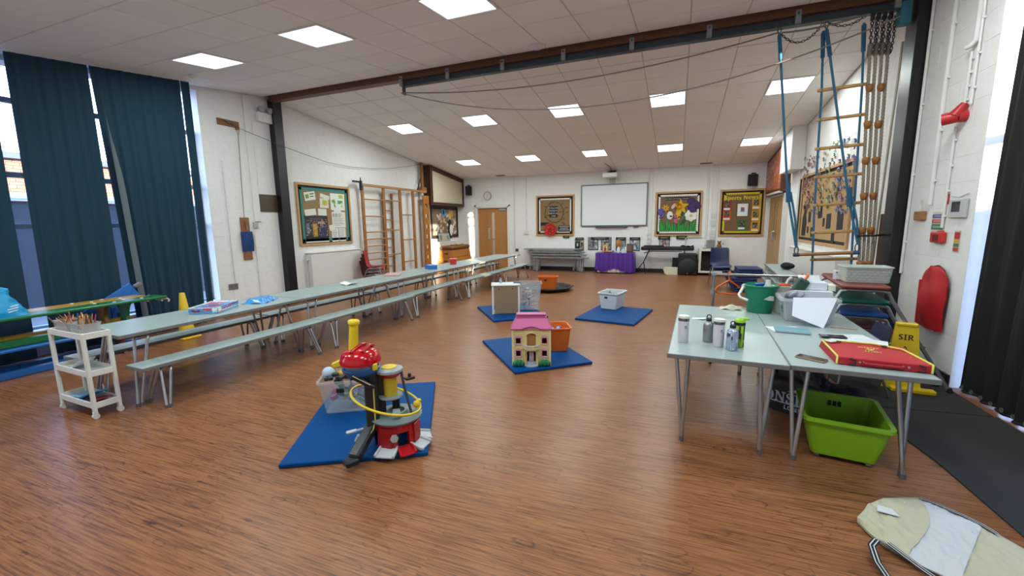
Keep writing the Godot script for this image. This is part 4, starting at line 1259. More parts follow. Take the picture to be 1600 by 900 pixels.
	var crowd := print_img(160, 120, "2a2530", 1, [[0.0, 0.86, 1, 0.14, "1b1622"], [0.22, 0.08, 0.55, 0.1, "4a4048"], [0.32, 0.32, 0.2, 0.55, "b98a2c"], [0.36, 0.2, 0.1, 0.14, "5a3c30"], [0.6, 0.45, 0.3, 0.45, "232a5c"], [0.66, 0.32, 0.14, 0.16, "9a6a5a"], [0.05, 0.32, 0.14, 0.4, "5a6a86"], [0.55, 0.24, 0.3, 0.1, "9a948c"]])
	sheet_on(nb, "crowd_photograph", -0.28, -0.27, 0.62, 0.5, tex_mat(speckle(crowd, 8, 160, ["6a5a5c", "2c2a3a", "b9a89a", "8a6a4c", "3c3a52", "c8a040"], 0.01, 0.06, Rect2(0.02, 0.15, 0.94, 0.65)), 0.5))
	sheet_on(nb, "photograph_caption", -0.28, -0.545, 0.62, 0.06, pap)
	sheet_on(nb, "pinned_label", 0.14, -0.27, 0.16, 0.12, pap, 0.18, 0.019)
	for k in 2: sheet_on(nb, "text_sheet", 0.22 + 0.22 * k, -0.43, 0.2, 0.3, tex_mat(print_img(48, 72, "d9dad3", 1, lines(0.1, 0.08, 0.8, 13, 0.066, "70747a", 5 + k)), 0.8))
	# boxed radiator
	var rd := thing("radiator_cover", "boxed white radiator cover under the world-map notice board", "radiator", on_left(-7.3, 0.12), LEFT)
	m = MB.new(); m.box(Vector3(0, 0.41, 0.07), Vector3(1.46, 0.82, 0.14), Basis(), 0.006)
	part(rd, "casing", m, mat("dad8d4", 0.45))
	m = MB.new(); m.box(Vector3(0, 0.835, 0.075), Vector3(1.5, 0.02, 0.16), Basis(), 0.004)
	part(rd, "top_shelf", m, mat("e2e0dc", 0.45))
	m = MB.new(); m.tube([Vector3(-0.78, 0.0, 0.05), Vector3(-0.78, 0.68, 0.05), Vector3(-0.74, 0.72, 0.05)], 0.012, 8)
	m.cyl(Vector3(-0.8, 0.7, 0.05), Vector3(-0.72, 0.7, 0.05), 0.03, 0.026, 14)
	part(rd, "valve", m, mat("d2d1cd", 0.45))
	build_wall_bars()
	build_far_left()

func build_wall_bars() -> void:
	# folded climbing frame: posts from z -8.22 to -11.1, standing 0.15 m off the wall
	var t := thing("gym_wall_bars", "tall wooden wall bars with a black steel bracket, folded against the left wall", "climbing frame", on_left(-8.22, 0.0, 0.0), LEFT)
	var pine := wood("8a5a2c", "a8733c", 0.42, 1)
	var rung_m := wood("9a683a", "b57f4a", 0.42, 0)
	var top := 2.45
	var posts := [[0.0, 0.085, 0.14], [0.78, 0.085, 0.14], [1.46, 0.1, 0.14], [2.06, 0.09, 0.14]]
	for p in posts:
		var m := MB.new(); m.box(Vector3(p[0], top / 2, 0.14), Vector3(p[1], top, 0.04), Basis(), 0.006)
		part(t, "post", m, pine)
	var tr := MB.new(); tr.box(Vector3(1.35, top, 0.16), Vector3(2.75, 0.06, 0.05), Basis(), 0.006)
	part(t, "top_rail", tr, rung_m)
	for e in [[0.0, 0.78, [2.12, 1.72, 1.34, 1.17, 1.0, 0.83, 0.67, 0.5, 0.33, 0.17]], [0.78, 1.46, [2.13, 1.37, 0.74, 0.2]], [1.46, 2.06, [1.77, 1.1, 0.5]]]:
		for y in e[2]:
			var m := MB.new(); m.cyl(Vector3(e[0], y, 0.15), Vector3(e[1], y, 0.15), 0.017, -1, 10)
			part(t, "rung", m, rung_m)
	# the ladder behind it, half hidden, leaning against the wall
	for x in [0.84, 1.2]:
		var m := MB.new(); m.box(Vector3(x, 1.16, 0.05), Vector3(0.06, 2.32, 0.035), Basis(Vector3(0, 0, 1), -0.02), 0.005)
		part(t, "ladder_side", m, wood("6a4222", "835730", 0.45, 1))
	for k in 9:
		var m := MB.new(); m.cyl(Vector3(0.84, 0.2 + 0.24 * k, 0.05), Vector3(1.2, 0.2 + 0.24 * k, 0.05), 0.014, -1, 8)
		part(t, "ladder_rung", m, rung_m)
	var bl := MB.new()
	bl.box(Vector3(-0.04, top - 0.02, 0.15), Vector3(0.05, 0.22, 0.06), Basis(), 0.004)
	bl.box(Vector3(-0.15, top + 0.06, 0.13), Vector3(0.26, 0.04, 0.05), Basis(), 0.004)
	bl.cyl(Vector3(-0.04, top + 0.09, 0.15), Vector3(-0.04, top + 0.16, 0.15), 0.012, -1, 8)
	part(t, "steel_bracket", bl, mat("2b3138", 0.45, 0.4))
	var pole := MB.new(); pole.cyl(Vector3(2.4, 0, 0.12), Vector3(2.4, top, 0.12), 0.018, -1, 10)
	part(t, "pole", pole, wood("6f4a28", "8a6038", 0.45, 1))
	# board with oval hand holes, and the tall mast above it
	var bd := MB.new()
	var x0 := 2.68
	bd.box(Vector3(x0 - 0.105, 1.17, 0.16), Vector3(0.09, 2.34, 0.045), Basis(), 0.005)
	bd.box(Vector3(x0 + 0.105, 1.17, 0.16), Vector3(0.09, 2.34, 0.045), Basis(), 0.005)
	var ys := [2.34]
	for k in 7: ys.append(2.0 - 0.29 * k)
	var last := 2.34
	for k in 7:
		var yc := 2.05 - 0.3 * k
		bd.box(Vector3(x0, (last + yc + 0.055) / 2, 0.16), Vector3(0.13, last - yc - 0.055, 0.045), Basis(), 0.003)
		last = yc - 0.055
	bd.box(Vector3(x0, last / 2, 0.16), Vector3(0.13, last, 0.045), Basis(), 0.003)
	part(t, "hand_hole_board", bd, wood("96591f", "b2742f", 0.4, 1))
	var mast := MB.new()
	mast.box(Vector3(2.62, 2.85, 0.1), Vector3(0.1, 0.86, 0.06), Basis(), 0.005)
	mast.box(Vector3(2.62, 2.5, 0.13), Vector3(0.26, 0.16, 0.08), Basis(), 0.005)
	part(t, "mast", mast, wood("7d4f26", "96652f", 0.45, 1))
	var st := MB.new(); st.bar(Vector3(2.32, 2.46, 0.13), Vector3(2.55, 2.82, 0.1), 0.02, 0.03)
	part(t, "stay", st, mat("3a3f45", 0.5, 0.5))

func build_far_left() -> void:
	# boxed-out cream panel under the slope, its dark frame
	var z0 := -11.06; var z1 := ZB + 0.02; var xf := XL + 0.25
	var t := thing("boxed_wall_feature", "cream boxed-out wall panel with a dark brown sloping frame above the collage", "panel", Vector3.ZERO)
	var brown := wood("33190e", "4a2817", 0.45, 2)
	var y0 := 2.08
	var m := MB.new()
	m.prism(PackedVector2Array([Vector2(-z0 + 0.12, y0 + 0.08), Vector2(-z0 + 0.12, ceil_y(z0) - 0.14), Vector2(-z1 - 0.06, ceil_y(z1) - 0.12), Vector2(-z1 - 0.06, y0 + 0.08)]), 0.22, Transform3D(LEFT, Vector3(XL, 0, 0)))
	part(t, "cream_board", m, mat("cbc0a8", 0.55))
	m = MB.new(); m.span(Vector3(XL, y0, z0 - 0.13), Vector3(xf, ceil_y(z0) - 0.02, z0), 0.004)
	part(t, "frame_upright", m, brown)
	m = MB.new(); m.span(Vector3(XL, y0, z1), Vector3(xf, ceil_y(z1) - 0.02, z1 + 0.07), 0.004)
	part(t, "frame_upright", m, brown)
	m = MB.new(); m.span(Vector3(XL, y0, z1 + 0.07), Vector3(xf, y0 + 0.09, z0 - 0.13), 0.004)
	part(t, "frame_rail", m, brown)
	m = MB.new()
	m.prism(PackedVector2Array([Vector2(-z0 + 0.13, ceil_y(z0 - 0.13) - 0.14), Vector2(-z0 + 0.13, ceil_y(z0 - 0.13) - 0.02), Vector2(-z1 - 0.07, ceil_y(z1 + 0.07) - 0.02), Vector2(-z1 - 0.07, ceil_y(z1 + 0.07) - 0.14)]), 0.25, Transform3D(LEFT, Vector3(XL, 0, 0)))
	part(t, "frame_rail", m, brown)
	# collage of paper pieces with a penguin cut-out, leaning pictures below
	var nb := notice_board("dark-framed collage of torn paper with a penguin cut-out, beneath the cream panel", 1.72, 1.02, on_left(-12.22, 1.565), LEFT, mat("2a1a12", 0.5), noise_mat("7a6350", "8d7560", 0.9, 8.0, 0.2, 2), mat("171210", 0.8))
	var g := RandomNumberGenerator.new(); g.seed = 17
	var cols := ["cfc8bc", "b9a78f", "d9d6ce", "8a7a6c", "c9b48a", "a79684", "d9d3c4", "6f5a4c"]
	for k in 64:
		var mb := MB.new()
		mb.plate(g.randf_range(0.07, 0.2), g.randf_range(0.05, 0.11), 0.002, Vector3(g.randf_range(-0.68, 0.68), g.randf_range(-0.34, 0.34), 0.016 + 0.001 * (k % 9)), g.randf_range(-1.2, 1.2))
		part(nb, "torn_paper", mb, mat(cols[g.randi() % cols.size()], 0.85))
	for e in [[-0.15, 0.33, "3f7fb8"], [-0.05, 0.28, "5a93c4"], [0.42, 0.27, "c9a84a"], [0.3, 0.18, "d2b45c"]]:
		var mb := MB.new(); mb.plate(0.16, 0.2, 0.002, Vector3(e[0], e[1], 0.027), 0.15)
		part(nb, "torn_paper", mb, mat(e[2], 0.85))
	var pg := MB.new()
	pg.ell(Vector3(0.3, -0.28, 0.04), Vector3(0.17, 0.26, 0.02), 18, 8)
	pg.ell(Vector3(0.26, 0.0, 0.042), Vector3(0.1, 0.1, 0.02), 14, 8)
	part(nb, "penguin_body", pg, mat("26282c", 0.8))
	pg = MB.new(); pg.ell(Vector3(0.32, -0.25, 0.058), Vector3(0.11, 0.19, 0.012), 16, 8)
	part(nb, "penguin_belly", pg, mat("dcdcd8", 0.8))
	# wooden vaulting box
	var v := thing("vaulting_box", "wooden gym vaulting box with a padded brown top in the far corner", "vaulting box", Vector3(-6.62, 0, -11.95))
	var vw := wood("a9672a", "c58543", 0.38, 0)
	var tiers := [0.0, 0.26, 0.5, 0.72]
	for k in 3:
		var mb := MB.new()
		var a: float = tiers[k]; var b: float = tiers[k + 1] - 0.008
		var at := func(y: float) -> Vector2: return Vector2(0.30 - 0.13 * y, 0.66 - 0.14 * y)
		var p: Vector2 = at.call(a); var q: Vector2 = at.call(b)
		for s in [-1.0, 1.0]:
			mb.quad(Vector3(-p.x, a, s * p.y), Vector3(p.x, a, s * p.y), Vector3(q.x, b, s * q.y), Vector3(-q.x, b, s * q.y), Vector3(0, 0.1, s))
			mb.quad(Vector3(s * p.x, a, -p.y), Vector3(s * p.x, a, p.y), Vector3(s * q.x, b, q.y), Vector3(s * q.x, b, -q.y), Vector3(s, 0.1, 0))
		mb.quad(Vector3(-q.x, b, -q.y), Vector3(q.x, b, -q.y), Vector3(q.x, b, q.y), Vector3(-q.x, b, q.y), Vector3.UP)
		mb.quad(Vector3(-p.x, a + 0.001, -p.y), Vector3(p.x, a + 0.001, -p.y), Vector3(p.x, a + 0.001, p.y), Vector3(-p.x, a + 0.001, p.y), Vector3.DOWN)
		var o := part(v, "tier", mb, vw)
		var hh := MB.new()
		hh.box(Vector3(0, (a + b) / 2, p.y - 0.012), Vector3(0.14, 0.035, 0.03), Basis(), 0.01)
		part(o, "hand_slot", hh, mat("3a2312", 0.7))
	var pad := MB.new(); pad.box(Vector3(0, 0.78, 0), Vector3(0.46, 0.12, 1.18), Basis(), 0.04)
	part(v, "padded_top", pad, mat("7a4a28", 0.6))
	var hl := MB.new()
	var gg := RandomNumberGenerator.new(); gg.seed = 5
	for k in 7:
		hl.ell(Vector3(gg.randf_range(-0.15, 0.15), 0.02, -0.4 + 0.11 * k), Vector3(0.05, 0.022, 0.045), 8, 5)
	hl.tube([Vector3(-0.1, 0.015, -0.42), Vector3(0.05, 0.02, -0.1), Vector3(-0.05, 0.02, 0.2), Vector3(0.08, 0.015, 0.34)], 0.012, 6)
	solo("leaf_garland", "gold and brown leaf garland lying on top of the vaulting box", "garland", hl, mat("9a8a4c", 0.6), Vector3(-6.62, 0.84, -11.95))
	# pictures propped on the low white cupboard behind the box
	var cb := thing("low_cupboard", "low white cupboard below the collage board", "cupboard", Vector3(-6.98, 0, -11.9))
	m = MB.new(); m.span(Vector3(-0.14, 0, -0.75), Vector3(0.04, 0.93, 0.35), 0.005)
	part(cb, "body", m, mat("d9d8d4", 0.5))
	m = MB.new(); m.span(Vector3(-0.145, 0.93, -0.77), Vector3(0.05, 0.955, 0.37), 0.004)
	part(cb, "worktop", m, mat("e3e2de", 0.45))
	m = MB.new(); m.plate(0.66, 0.26, 0.012, Vector3(0, 0.13, 0))
	solo("propped_picture", "long grey picture with a yellow bird propped on the low white cupboard", "picture", m, tex_mat(print_img(96, 40, "8f9290", 1, [[0.02, 0.06, 0.96, 0.88, "a6a9a5"], [0.08, 0.2, 0.2, 0.6, "6c6f6c"], [0.42, 0.35, 0.14, 0.4, "c9a83c"], [0.7, 0.3, 0.22, 0.5, "6f7a78"]]), 0.6), Vector3(-7.0, 0.957, -11.98), LEFT * Basis(Vector3.RIGHT, -0.2))

# ---------- the back wall ----------
func on_back(x: float, y: float, out := 0.002) -> Vector3: return Vector3(x, y, ZB + out)

func petal_flower(t: Node, called: String, x: float, y: float, r: float, n: int, petal: Material, heart: Material, z: float, wide := 0.42) -> void:
	var f := MB.new()
	for k in n:
		var a := TAU * k / n + 0.3
		f.ell(Vector3(x + cos(a) * r * 0.58, y + sin(a) * r * 0.58, z + 0.004 * (k % 2)), Vector3(r * 0.5, r * wide, 0.006), 12, 6, Basis(Vector3(0, 0, 1), a))
	var o := part(t, called, f, petal)
	var c := MB.new(); c.ell(Vector3(x, y, z + 0.012), Vector3(r * 0.24, r * 0.24, 0.012), 12, 6)
	part(o, "flower_centre", c, heart)

func build_back_wall() -> void:
	# two black loudspeakers, a clock
	for e in [[-6.63, 2.605, "black loudspeaker on the back wall beside the cream panel", 20.0], [1.78, 2.54, "black loudspeaker on the back wall above the sports board", -25.0]]:
		var sp := thing("wall_speaker", e[2], "speaker", on_back(e[0], e[1], 0.15), turn(e[3]))
		var m := MB.new(); m.box(Vector3.ZERO, Vector3(0.2, 0.3, 0.19), Basis(), 0.012)
		part(sp, "cabinet", m, mat("17181a", 0.55))
		m = MB.new(); m.box(Vector3(0, -0.01, 0.098), Vector3(0.17, 0.25, 0.008), Basis(), 0.004)
		part(sp, "grille", m, mat("0c0d0e", 0.8))
		m = MB.new(); m.box(Vector3(0, 0.02, -0.11), Vector3(0.05, 0.08, 0.08), Basis(), 0.004)
		m.box(Vector3(0, 0.17, -0.03), Vector3(0.09, 0.04, 0.1), Basis(), 0.004)
		part(sp, "bracket", m, mat("202124", 0.5))
	var ck := thing("wall_clock", "round pale wall clock above the back door", "clock", on_back(-6.0, 2.42))
	var m2 := MB.new(); m2.lathe([Vector2(0, 0), Vector2(0.14, 0), Vector2(0.145, 0.03), Vector2(0.135, 0.045), Vector2(0.122, 0.045), Vector2(0.12, 0.03)], 28, Vector3.ZERO, Basis(Vector3.RIGHT, PI / 2))
	part(ck, "rim", m2, mat("a9a59e", 0.4, 0.3))
	m2 = MB.new(); m2.cyl(Vector3(0, 0, 0.02), Vector3(0, 0, 0.031), 0.121, -1, 28)
	part(ck, "dial", m2, mat("d9d6ce", 0.6))
	for e in [[0.07, 0.3, "hour_hand"], [0.1, 3.3, "minute_hand"]]:
		m2 = MB.new(); m2.bar(Vector3(0, 0, 0.034), Vector3(sin(e[1]) * e[0], cos(e[1]) * e[0], 0.034), 0.006, 0.003, Vector3(0, 0, 1))
		part(ck, e[2], m2, mat("1b1b1b", 0.5))
	for k in 12:
		m2 = MB.new(); m2.box(Vector3(sin(TAU * k / 12) * 0.104, cos(TAU * k / 12) * 0.104, 0.032), Vector3(0.005, 0.016, 0.002), Basis(Vector3(0, 0, 1), -TAU * k / 12))
		part(ck, "hour_mark", m2, mat("2a2a2a", 0.5))
	# ceiling vents along the back wall
	for e in [-5.42, 0.62]:
		var z := ZB + 0.26
		var vt := thing("ceiling_vent", "small grey ceiling vent above the back door" if e < 0 else "small grey ceiling vent above the flower display", "vent", Vector3(e, ceil_y(z) - 0.004, z), slope_frame(z, true))
		var fr := MB.new()
		for s in [-1.0, 1.0]:
			fr.box(Vector3(s * 0.14, 0, 0), Vector3(0.02, 0.012, 0.12)); fr.box(Vector3(0, 0, s * 0.055), Vector3(0.28, 0.012, 0.02))
		part(vt, "vent_frame", fr, mat("8a8784", 0.5))
		for k in 4:
			var sl := MB.new(); sl.box(Vector3(0, 0, -0.03 + 0.02 * k), Vector3(0.26, 0.003, 0.014), Basis(Vector3.RIGHT, 0.5))
			part(vt, "slat", sl, mat("777471", 0.5))
	# word board with red rosette
	var b2 := notice_board("oak-framed brown notice board with a leafy wreath and a red paper rose", 1.25, 1.27, on_back(-3.67, 1.722), BACK, oak_frame(), noise_mat("7d6344", "8f7553", 0.9, 8.0, 0.2, 2), mat("15110e", 0.8))
	border_strip(b2, 1.05, 1.07, 0.03, 0.018, 0.045, mat("d8d8d2", 0.7), 0.0155)
	var wr := MB.new()
	var g := RandomNumberGenerator.new(); g.seed = 3
	for k in 70:
		var a := TAU * k / 70.0
		wr.ell(Vector3(cos(a) * 0.3 - 0.02, sin(a) * 0.32 + 0.1, 0.022) + Vector3(g.randf_range(-0.02, 0.02), g.randf_range(-0.02, 0.02), 0), Vector3(0.026, 0.011, 0.005), 7, 4, Basis(Vector3(0, 0, 1), a + g.randf_range(0.4, 2.4)))
	part(b2, "leaf_wreath", wr, mat("5c4a28", 0.8))
	for k in 16:
		var mb := MB.new(); mb.plate(g.randf_range(0.05, 0.09), 0.025, 0.002, Vector3(g.randf_range(-0.46, 0.46), g.randf_range(-0.3, 0.46), 0.017), g.randf_range(-0.4, 0.4))
		part(b2, "pinned_word", mb, mat("4a3820", 0.8))
	sheet_on(b2, "black_title_card", -0.05, 0.12, 0.28, 0.35, mat("1c2024", 0.7), 0, 0.019)
	for k in 4:
		text(b2, "lettering", ["Going out", "living in", "follow up", "God"][k], 0.05, 0.002, mat("c9ccc8", 0.7), Transform3D(Basis(), Vector3(-0.05, 0.24 - 0.083 * k, 0.022)), "Droid Serif", false)
	sheet_on(b2, "black_label", -0.34, -0.26, 0.28, 0.1, mat("1c1c1e", 0.7), 0, 0.019)
	sheet_on(b2, "black_label", 0.3, -0.41, 0.38, 0.19, mat("17181a", 0.7), 0, 0.019)
	for k in 3:
		var mb := MB.new(); mb.plate(0.33 - 0.07 * (k % 2), 0.018, 0.001, Vector3(0.3, -0.35 - 0.05 * k, 0.021))
		part(b2, "chalk_line", mb, mat("b9bab6", 0.7))
	var rose := thing("paper_rose", "big red paper rose fixed to the lower edge of the wreath board", "paper flower", on_back(-3.8, 1.28, 0.045))
	for ring in [[0.2, 8, 0.02, "b5291f"], [0.13, 6, 0.05, "c4362a"], [0.07, 5, 0.08, "a3221c"]]:
		var mb := MB.new()
		for k in ring[1]:
			var a: float = TAU * k / ring[1] + ring[0] * 3.0
			mb.ell(Vector3(cos(a) * ring[0] * 0.62, sin(a) * ring[0] * 0.62, ring[2]), Vector3(ring[0] * 0.52, ring[0] * 0.46, 0.022), 12, 6, Basis(Vector3(0, 0, 1), a) * Basis(Vector3.UP, -0.55))
		part(rose, "petal_ring", mb, mat(ring[3], 0.75))
	# whiteboard with its pen tray and the projector
	var wb := thing("whiteboard", "wide blank whiteboard with a slim grey frame and pen tray", "whiteboard", on_back(-1.852, 1.995))
	var m := MB.new(); m.box(Vector3(0, 0, 0.02), Vector3(1.9, 1.19, 0.03))
	part(wb, "writing_surface", m, mat("dfe3e6", 0.25))
	for s in [-1.0, 1.0]:
		m = MB.new(); m.box(Vector3(s * 0.965, 0, 0.022), Vector3(0.035, 1.25, 0.045), Basis(), 0.005)
		part(wb, "frame", m, mat("6f7478", 0.4, 0.5))
		m = MB.new(); m.box(Vector3(0, s * 0.61, 0.022), Vector3(1.9, 0.035, 0.045), Basis(), 0.005)
		part(wb, "frame", m, mat("6f7478", 0.4, 0.5))
	m = MB.new(); m.box(Vector3(-0.05, -0.65, 0.05), Vector3(0.95, 0.035, 0.08), Basis(), 0.008)
	part(wb, "pen_tray", m, mat("4a4e52", 0.5))
	m = MB.new(); m.box(Vector3(0.66, -0.645, 0.04), Vector3(0.16, 0.022, 0.05), Basis(), 0.005)
	part(wb, "pen_holder", m, mat("3a3d40", 0.5))
	var pj := thing("projector", "white short-throw projector on a wall bracket above the whiteboard", "projector", on_back(-1.9, 2.83, 0.0))
	m = MB.new(); m.box(Vector3(0.0, 0, 0.42), Vector3(0.42, 0.13, 0.3), Basis(), 0.02)
	part(pj, "housing", m, mat("d8d8d4", 0.45))
	m = MB.new(); m.box(Vector3(0, 0.07, 0.15), Vector3(0.1, 0.06, 0.34), Basis(), 0.005); m.box(Vector3(0, 0.07, 0.015), Vector3(0.2, 0.2, 0.02), Basis(), 0.004)
	part(pj, "arm", m, mat("4a4c4e", 0.5))
	m = MB.new()
	for k in 6: m.tube([Vector3(-0.12 + 0.05 * k, 0.12, 0.1 + 0.02 * k), Vector3(-0.1 + 0.045 * k, 0.15 + 0.01 * (k % 3), 0.2), Vector3(-0.02 * k, 0.1, 0.34)], 0.007, 5)
	part(pj, "cables", m, mat("2a2a2b", 0.6)).set_meta("kind", "stuff")
	m = MB.new(); m.tube([Vector3(0.02, 0.12, 0.2), Vector3(0.0, 0.22, 0.5), Vector3(-0.08, ceil_y(ZB + 1.0) - 2.83 - 0.02, 1.0)], 0.008, 6)
	part(pj, "lead", m, mat("3a3a3a", 0.6))
	m = MB.new(); m.box(Vector3(0, -0.13, 0.012), Vector3(0.18, 0.16, 0.02), Basis(), 0.004)
	part(pj, "lower_plate", m, mat("b9b2a4", 0.6))
	# flower display
	var b3 := notice_board("oak-framed display of large paper flowers with a white scalloped border", 1.25, 1.26, on_back(-0.03, 1.695), BACK, oak_frame(), noise_mat("6f5840", "806850", 0.9, 8.0, 0.2, 2), mat("17120f", 0.8))
	border_strip(b3, 1.08, 1.09, 0.035, 0.02, 0.06, mat("dedfdc", 0.7), 0.0155)
	sheet_on(b3, "title_strip", -0.03, 0.43, 0.66, 0.085, mat("1d1d20", 0.7), 0.0, 0.02)
	text(b3, "lettering", "You don't just learn... you grow", 0.034, 0.002, mat("c9c9c4", 0.7), Transform3D(Basis(), Vector3(-0.03, 0.43, 0.023)), "Droid Serif", false)
	var gr := RandomNumberGenerator.new(); gr.seed = 9
	for k in 46:
		var x := -0.48 + 0.96 * k / 45.0
		var h := gr.randf_range(0.2, 0.42)
		var bl := MB.new()
		var lean := gr.randf_range(-0.05, 0.05)
		bl.prism(PackedVector2Array([Vector2(-0.018, 0), Vector2(0.018, 0), Vector2(0.014 + lean * 0.5, h * 0.6), Vector2(lean, h), Vector2(-0.012 + lean * 0.5, h * 0.6)]), 0.002, Transform3D(Basis(), Vector3(x, -0.49, 0.018 + 0.002 * (k % 5))))
		part(b3, "grass_blade", bl, mat(["1f8a3c", "176b30", "2aa04a", "145a2a", "3f9a3c"][k % 5], 0.75))
	petal_flower(b3, "white_daisy", 0.34, -0.05, 0.16, 7, mat("dcdcd6", 0.8), mat("c9a84a", 0.8), 0.032)
	petal_flower(b3, "yellow_star_flower", -0.34, 0.17, 0.1, 7, mat("c99a18", 0.7), mat("a8641a", 0.7), 0.03, 0.22)
	var daf := MB.new()
	var star := PackedVector2Array()
	for k in 10:
		var a := TAU * k / 10 + 0.35
		star.append(Vector2(cos(a), sin(a)) * (0.24 if k % 2 == 0 else 0.1))
	daf.prism(star, 0.006, Transform3D(Basis(), Vector3(0.06, 0.2, 0.03)))
	var df := part(b3, "daffodil", daf, mat("cfa016", 0.7))
	daf = MB.new(); daf.lathe([Vector2(0.03, 0), Vector2(0.045, 0.02), Vector2(0.07, 0.07)], 16, Vector3(0.02, 0.22, 0.036), Basis(Vector3.RIGHT, PI / 2))
	part(df, "trumpet", daf, mat("c98a14", 0.7))
	daf = MB.new(); daf.prism(PackedVector2Array([Vector2(-0.05, 0.1), Vector2(0.02, 0.12), Vector2(0.08, -0.04), Vector2(0.0, -0.24), Vector2(-0.08, -0.05)]), 0.004, Transform3D(Basis(), Vector3(0.02, 0.05, 0.028)))
	part(b3, "yellow_petal", daf, mat("d4a81c", 0.7))
	daf = MB.new(); daf.ell(Vector3(-0.13, 0.22, 0.03), Vector3(0.05, 0.09, 0.008), 12, 6, Basis(Vector3(0, 0, 1), -0.6))
	part(b3, "pink_petal", daf, mat("d3a8b4", 0.7))
	daf = MB.new()
	for e in [[0.33, 0.36, 0.11], [0.44, 0.26, 0.12], [0.33, 0.2, 0.1], [0.52, 0.2, 0.08], [0.38, 0.1, 0.09]]: daf.ell(Vector3(e[0], e[1], 0.04), Vector3(e[2], e[2] * 0.85, 0.016), 12, 6)
	part(b3, "purple_violet", daf, mat("3f2c5c", 0.8))
	daf = MB.new()
	for k in 18: daf.ell(Vector3(-0.47 + gr.randf_range(-0.07, 0.07), 0.02 + gr.randf_range(-0.14, 0.14), 0.034), Vector3(0.035, 0.035, 0.014), 8, 5)
	part(b3, "lilac_hyacinth", daf, mat("5c56a8", 0.8))
	daf = MB.new(); daf.ell(Vector3(-0.22, -0.04, 0.034), Vector3(0.085, 0.12, 0.01), 14, 6)
	part(b3, "white_tulip", daf, mat("d9dada", 0.8))
	daf = MB.new(); daf.plate(0.07, 0.04, 0.002, Vector3(-0.19, -0.06, 0.045))
	part(b3, "dark_label", daf, mat("2a2a30", 0.8))
	daf = MB.new()
	for k in 12: daf.ell(Vector3(-0.06 + gr.randf_range(-0.045, 0.045), -0.14 + gr.randf_range(-0.11, 0.11), 0.034), Vector3(0.03, 0.034, 0.012), 8, 5)
	part(b3, "pink_hyacinth", daf, mat("c0607a", 0.8))
	daf = MB.new()
	for e in [[0.1, 0.02, 0.3], [0.0, -0.1, -0.4], [0.2, -0.06, 0.7], [0.14, -0.22, 0.1]]: daf.ell(Vector3(e[0], e[1], 0.026), Vector3(0.12, 0.045, 0.008), 12, 5, Basis(Vector3(0, 0, 1), e[2] + 0.8))
	part(b3, "green_leaf", daf, mat("1f5a34", 0.8))
	# sports board
	var b4 := notice_board("oak-framed sports board with a yellow scalloped border and bubble lettering", 1.1, 1.27, on_back(1.58, 1.69), BACK, oak_frame(), noise_mat("6a5138", "7b6146", 0.9, 8.0, 0.2, 2), mat("14100d", 0.8))
	border_strip(b4, 0.91, 1.08, 0.035, 0.018, 0.055, mat("c9b515", 0.7), 0.0155)
	text(b4, "lettering", "Sports", 0.1, 0.008, mat("cfc22a", 0.7), Transform3D(Basis(Vector3(0, 0, 1), -0.03), Vector3(-0.225, 0.4, 0.021)))
	text(b4, "lettering", "News!", 0.105, 0.008, mat("cfc22a", 0.7), Transform3D(Basis(Vector3(0, 0, 1), 0.02), Vector3(0.225, 0.41, 0.021)))
	var fr := sheet_on(b4, "framed_certificate", 0.02, 0.08, 0.29, 0.37, mat("1a1c1e", 0.4), 0, 0.02)
	fr = sheet_on(b4, "certificate_mount", 0.02, 0.08, 0.255, 0.335, tex_mat(print_img(64, 80, "d8dcdc", 1, [[0.15, 0.12, 0.7, 0.72, "e4e4de"], [0.32, 0.3, 0.36, 0.3, "4a5f9a"], [0.36, 0.36, 0.28, 0.1, "b8393c"], [0.28, 0.62, 0.44, 0.06, "7d7a6a"]]), 0.3), 0, 0.023)
	var cards := [[-0.36, 0.2, "8a1f24", "d9d4d6"], [-0.36, -0.07, "b8481c", "dccfc8"], [0.34, 0.22, "c08a16", "d9d2c4"], [0.34, -0.09, "c08a16", "d9d2c4"], [0.34, -0.38, "c08a16", "d9d2c4"], [0.02, -0.33, "1f6a34", "d8dcd6"]]
	for k in cards.size():
		var e: Array = cards[k]
		var im := speckle(print_img(48, 64, e[2], 1, [[0.18, 0.1, 0.64, 0.5, "3a3530"], [0.1, 0.72, 0.8, 0.2, e[3]]]), 20 + k, 26, ["6a5f52", "2a2a30", "8f8a80", "4a4440"], 0.05, 0.16, Rect2(0.18, 0.1, 0.5, 0.36))
		sheet_on(b4, "report_card", e[0], e[1], 0.2, 0.28, tex_mat(im, 0.7), 0, 0.018)
	# black word labels and small posters under the boards
	for e in [[-3.3, 1.055, 0.2, 0.075, "small black word label under the wreath board"], [-2.87, 0.995, 0.27, 0.07, "black word label over the night-figure poster"], [-2.24, 1.005, 0.56, 0.075, "long black word label over the pair of grey posters"], [-1.61, 0.995, 0.3, 0.08, "black word label over the star poster"], [-1.2, 1.0, 0.31, 0.07, "black word label over the orange and blue poster"], [-0.38, 1.02, 0.33, 0.1, "black word label over the poster above the keyboard"], [0.1, 1.03, 0.3, 0.1, "black word label under the flower display, right of the keyboard poster"]]:
		var bl := thing("word_label", e[4], "label", on_back(e[0], e[1], 0.034))
		var mb := MB.new(); mb.plate(e[2], e[3], 0.003)
		part(bl, "card", mb, mat("17191b", 0.65))
		mb = MB.new(); mb.plate(e[2] * 0.6, e[3] * 0.22, 0.001, Vector3(0, 0, 0.003))
		part(bl, "lettering", mb, mat("8f918e", 0.7))
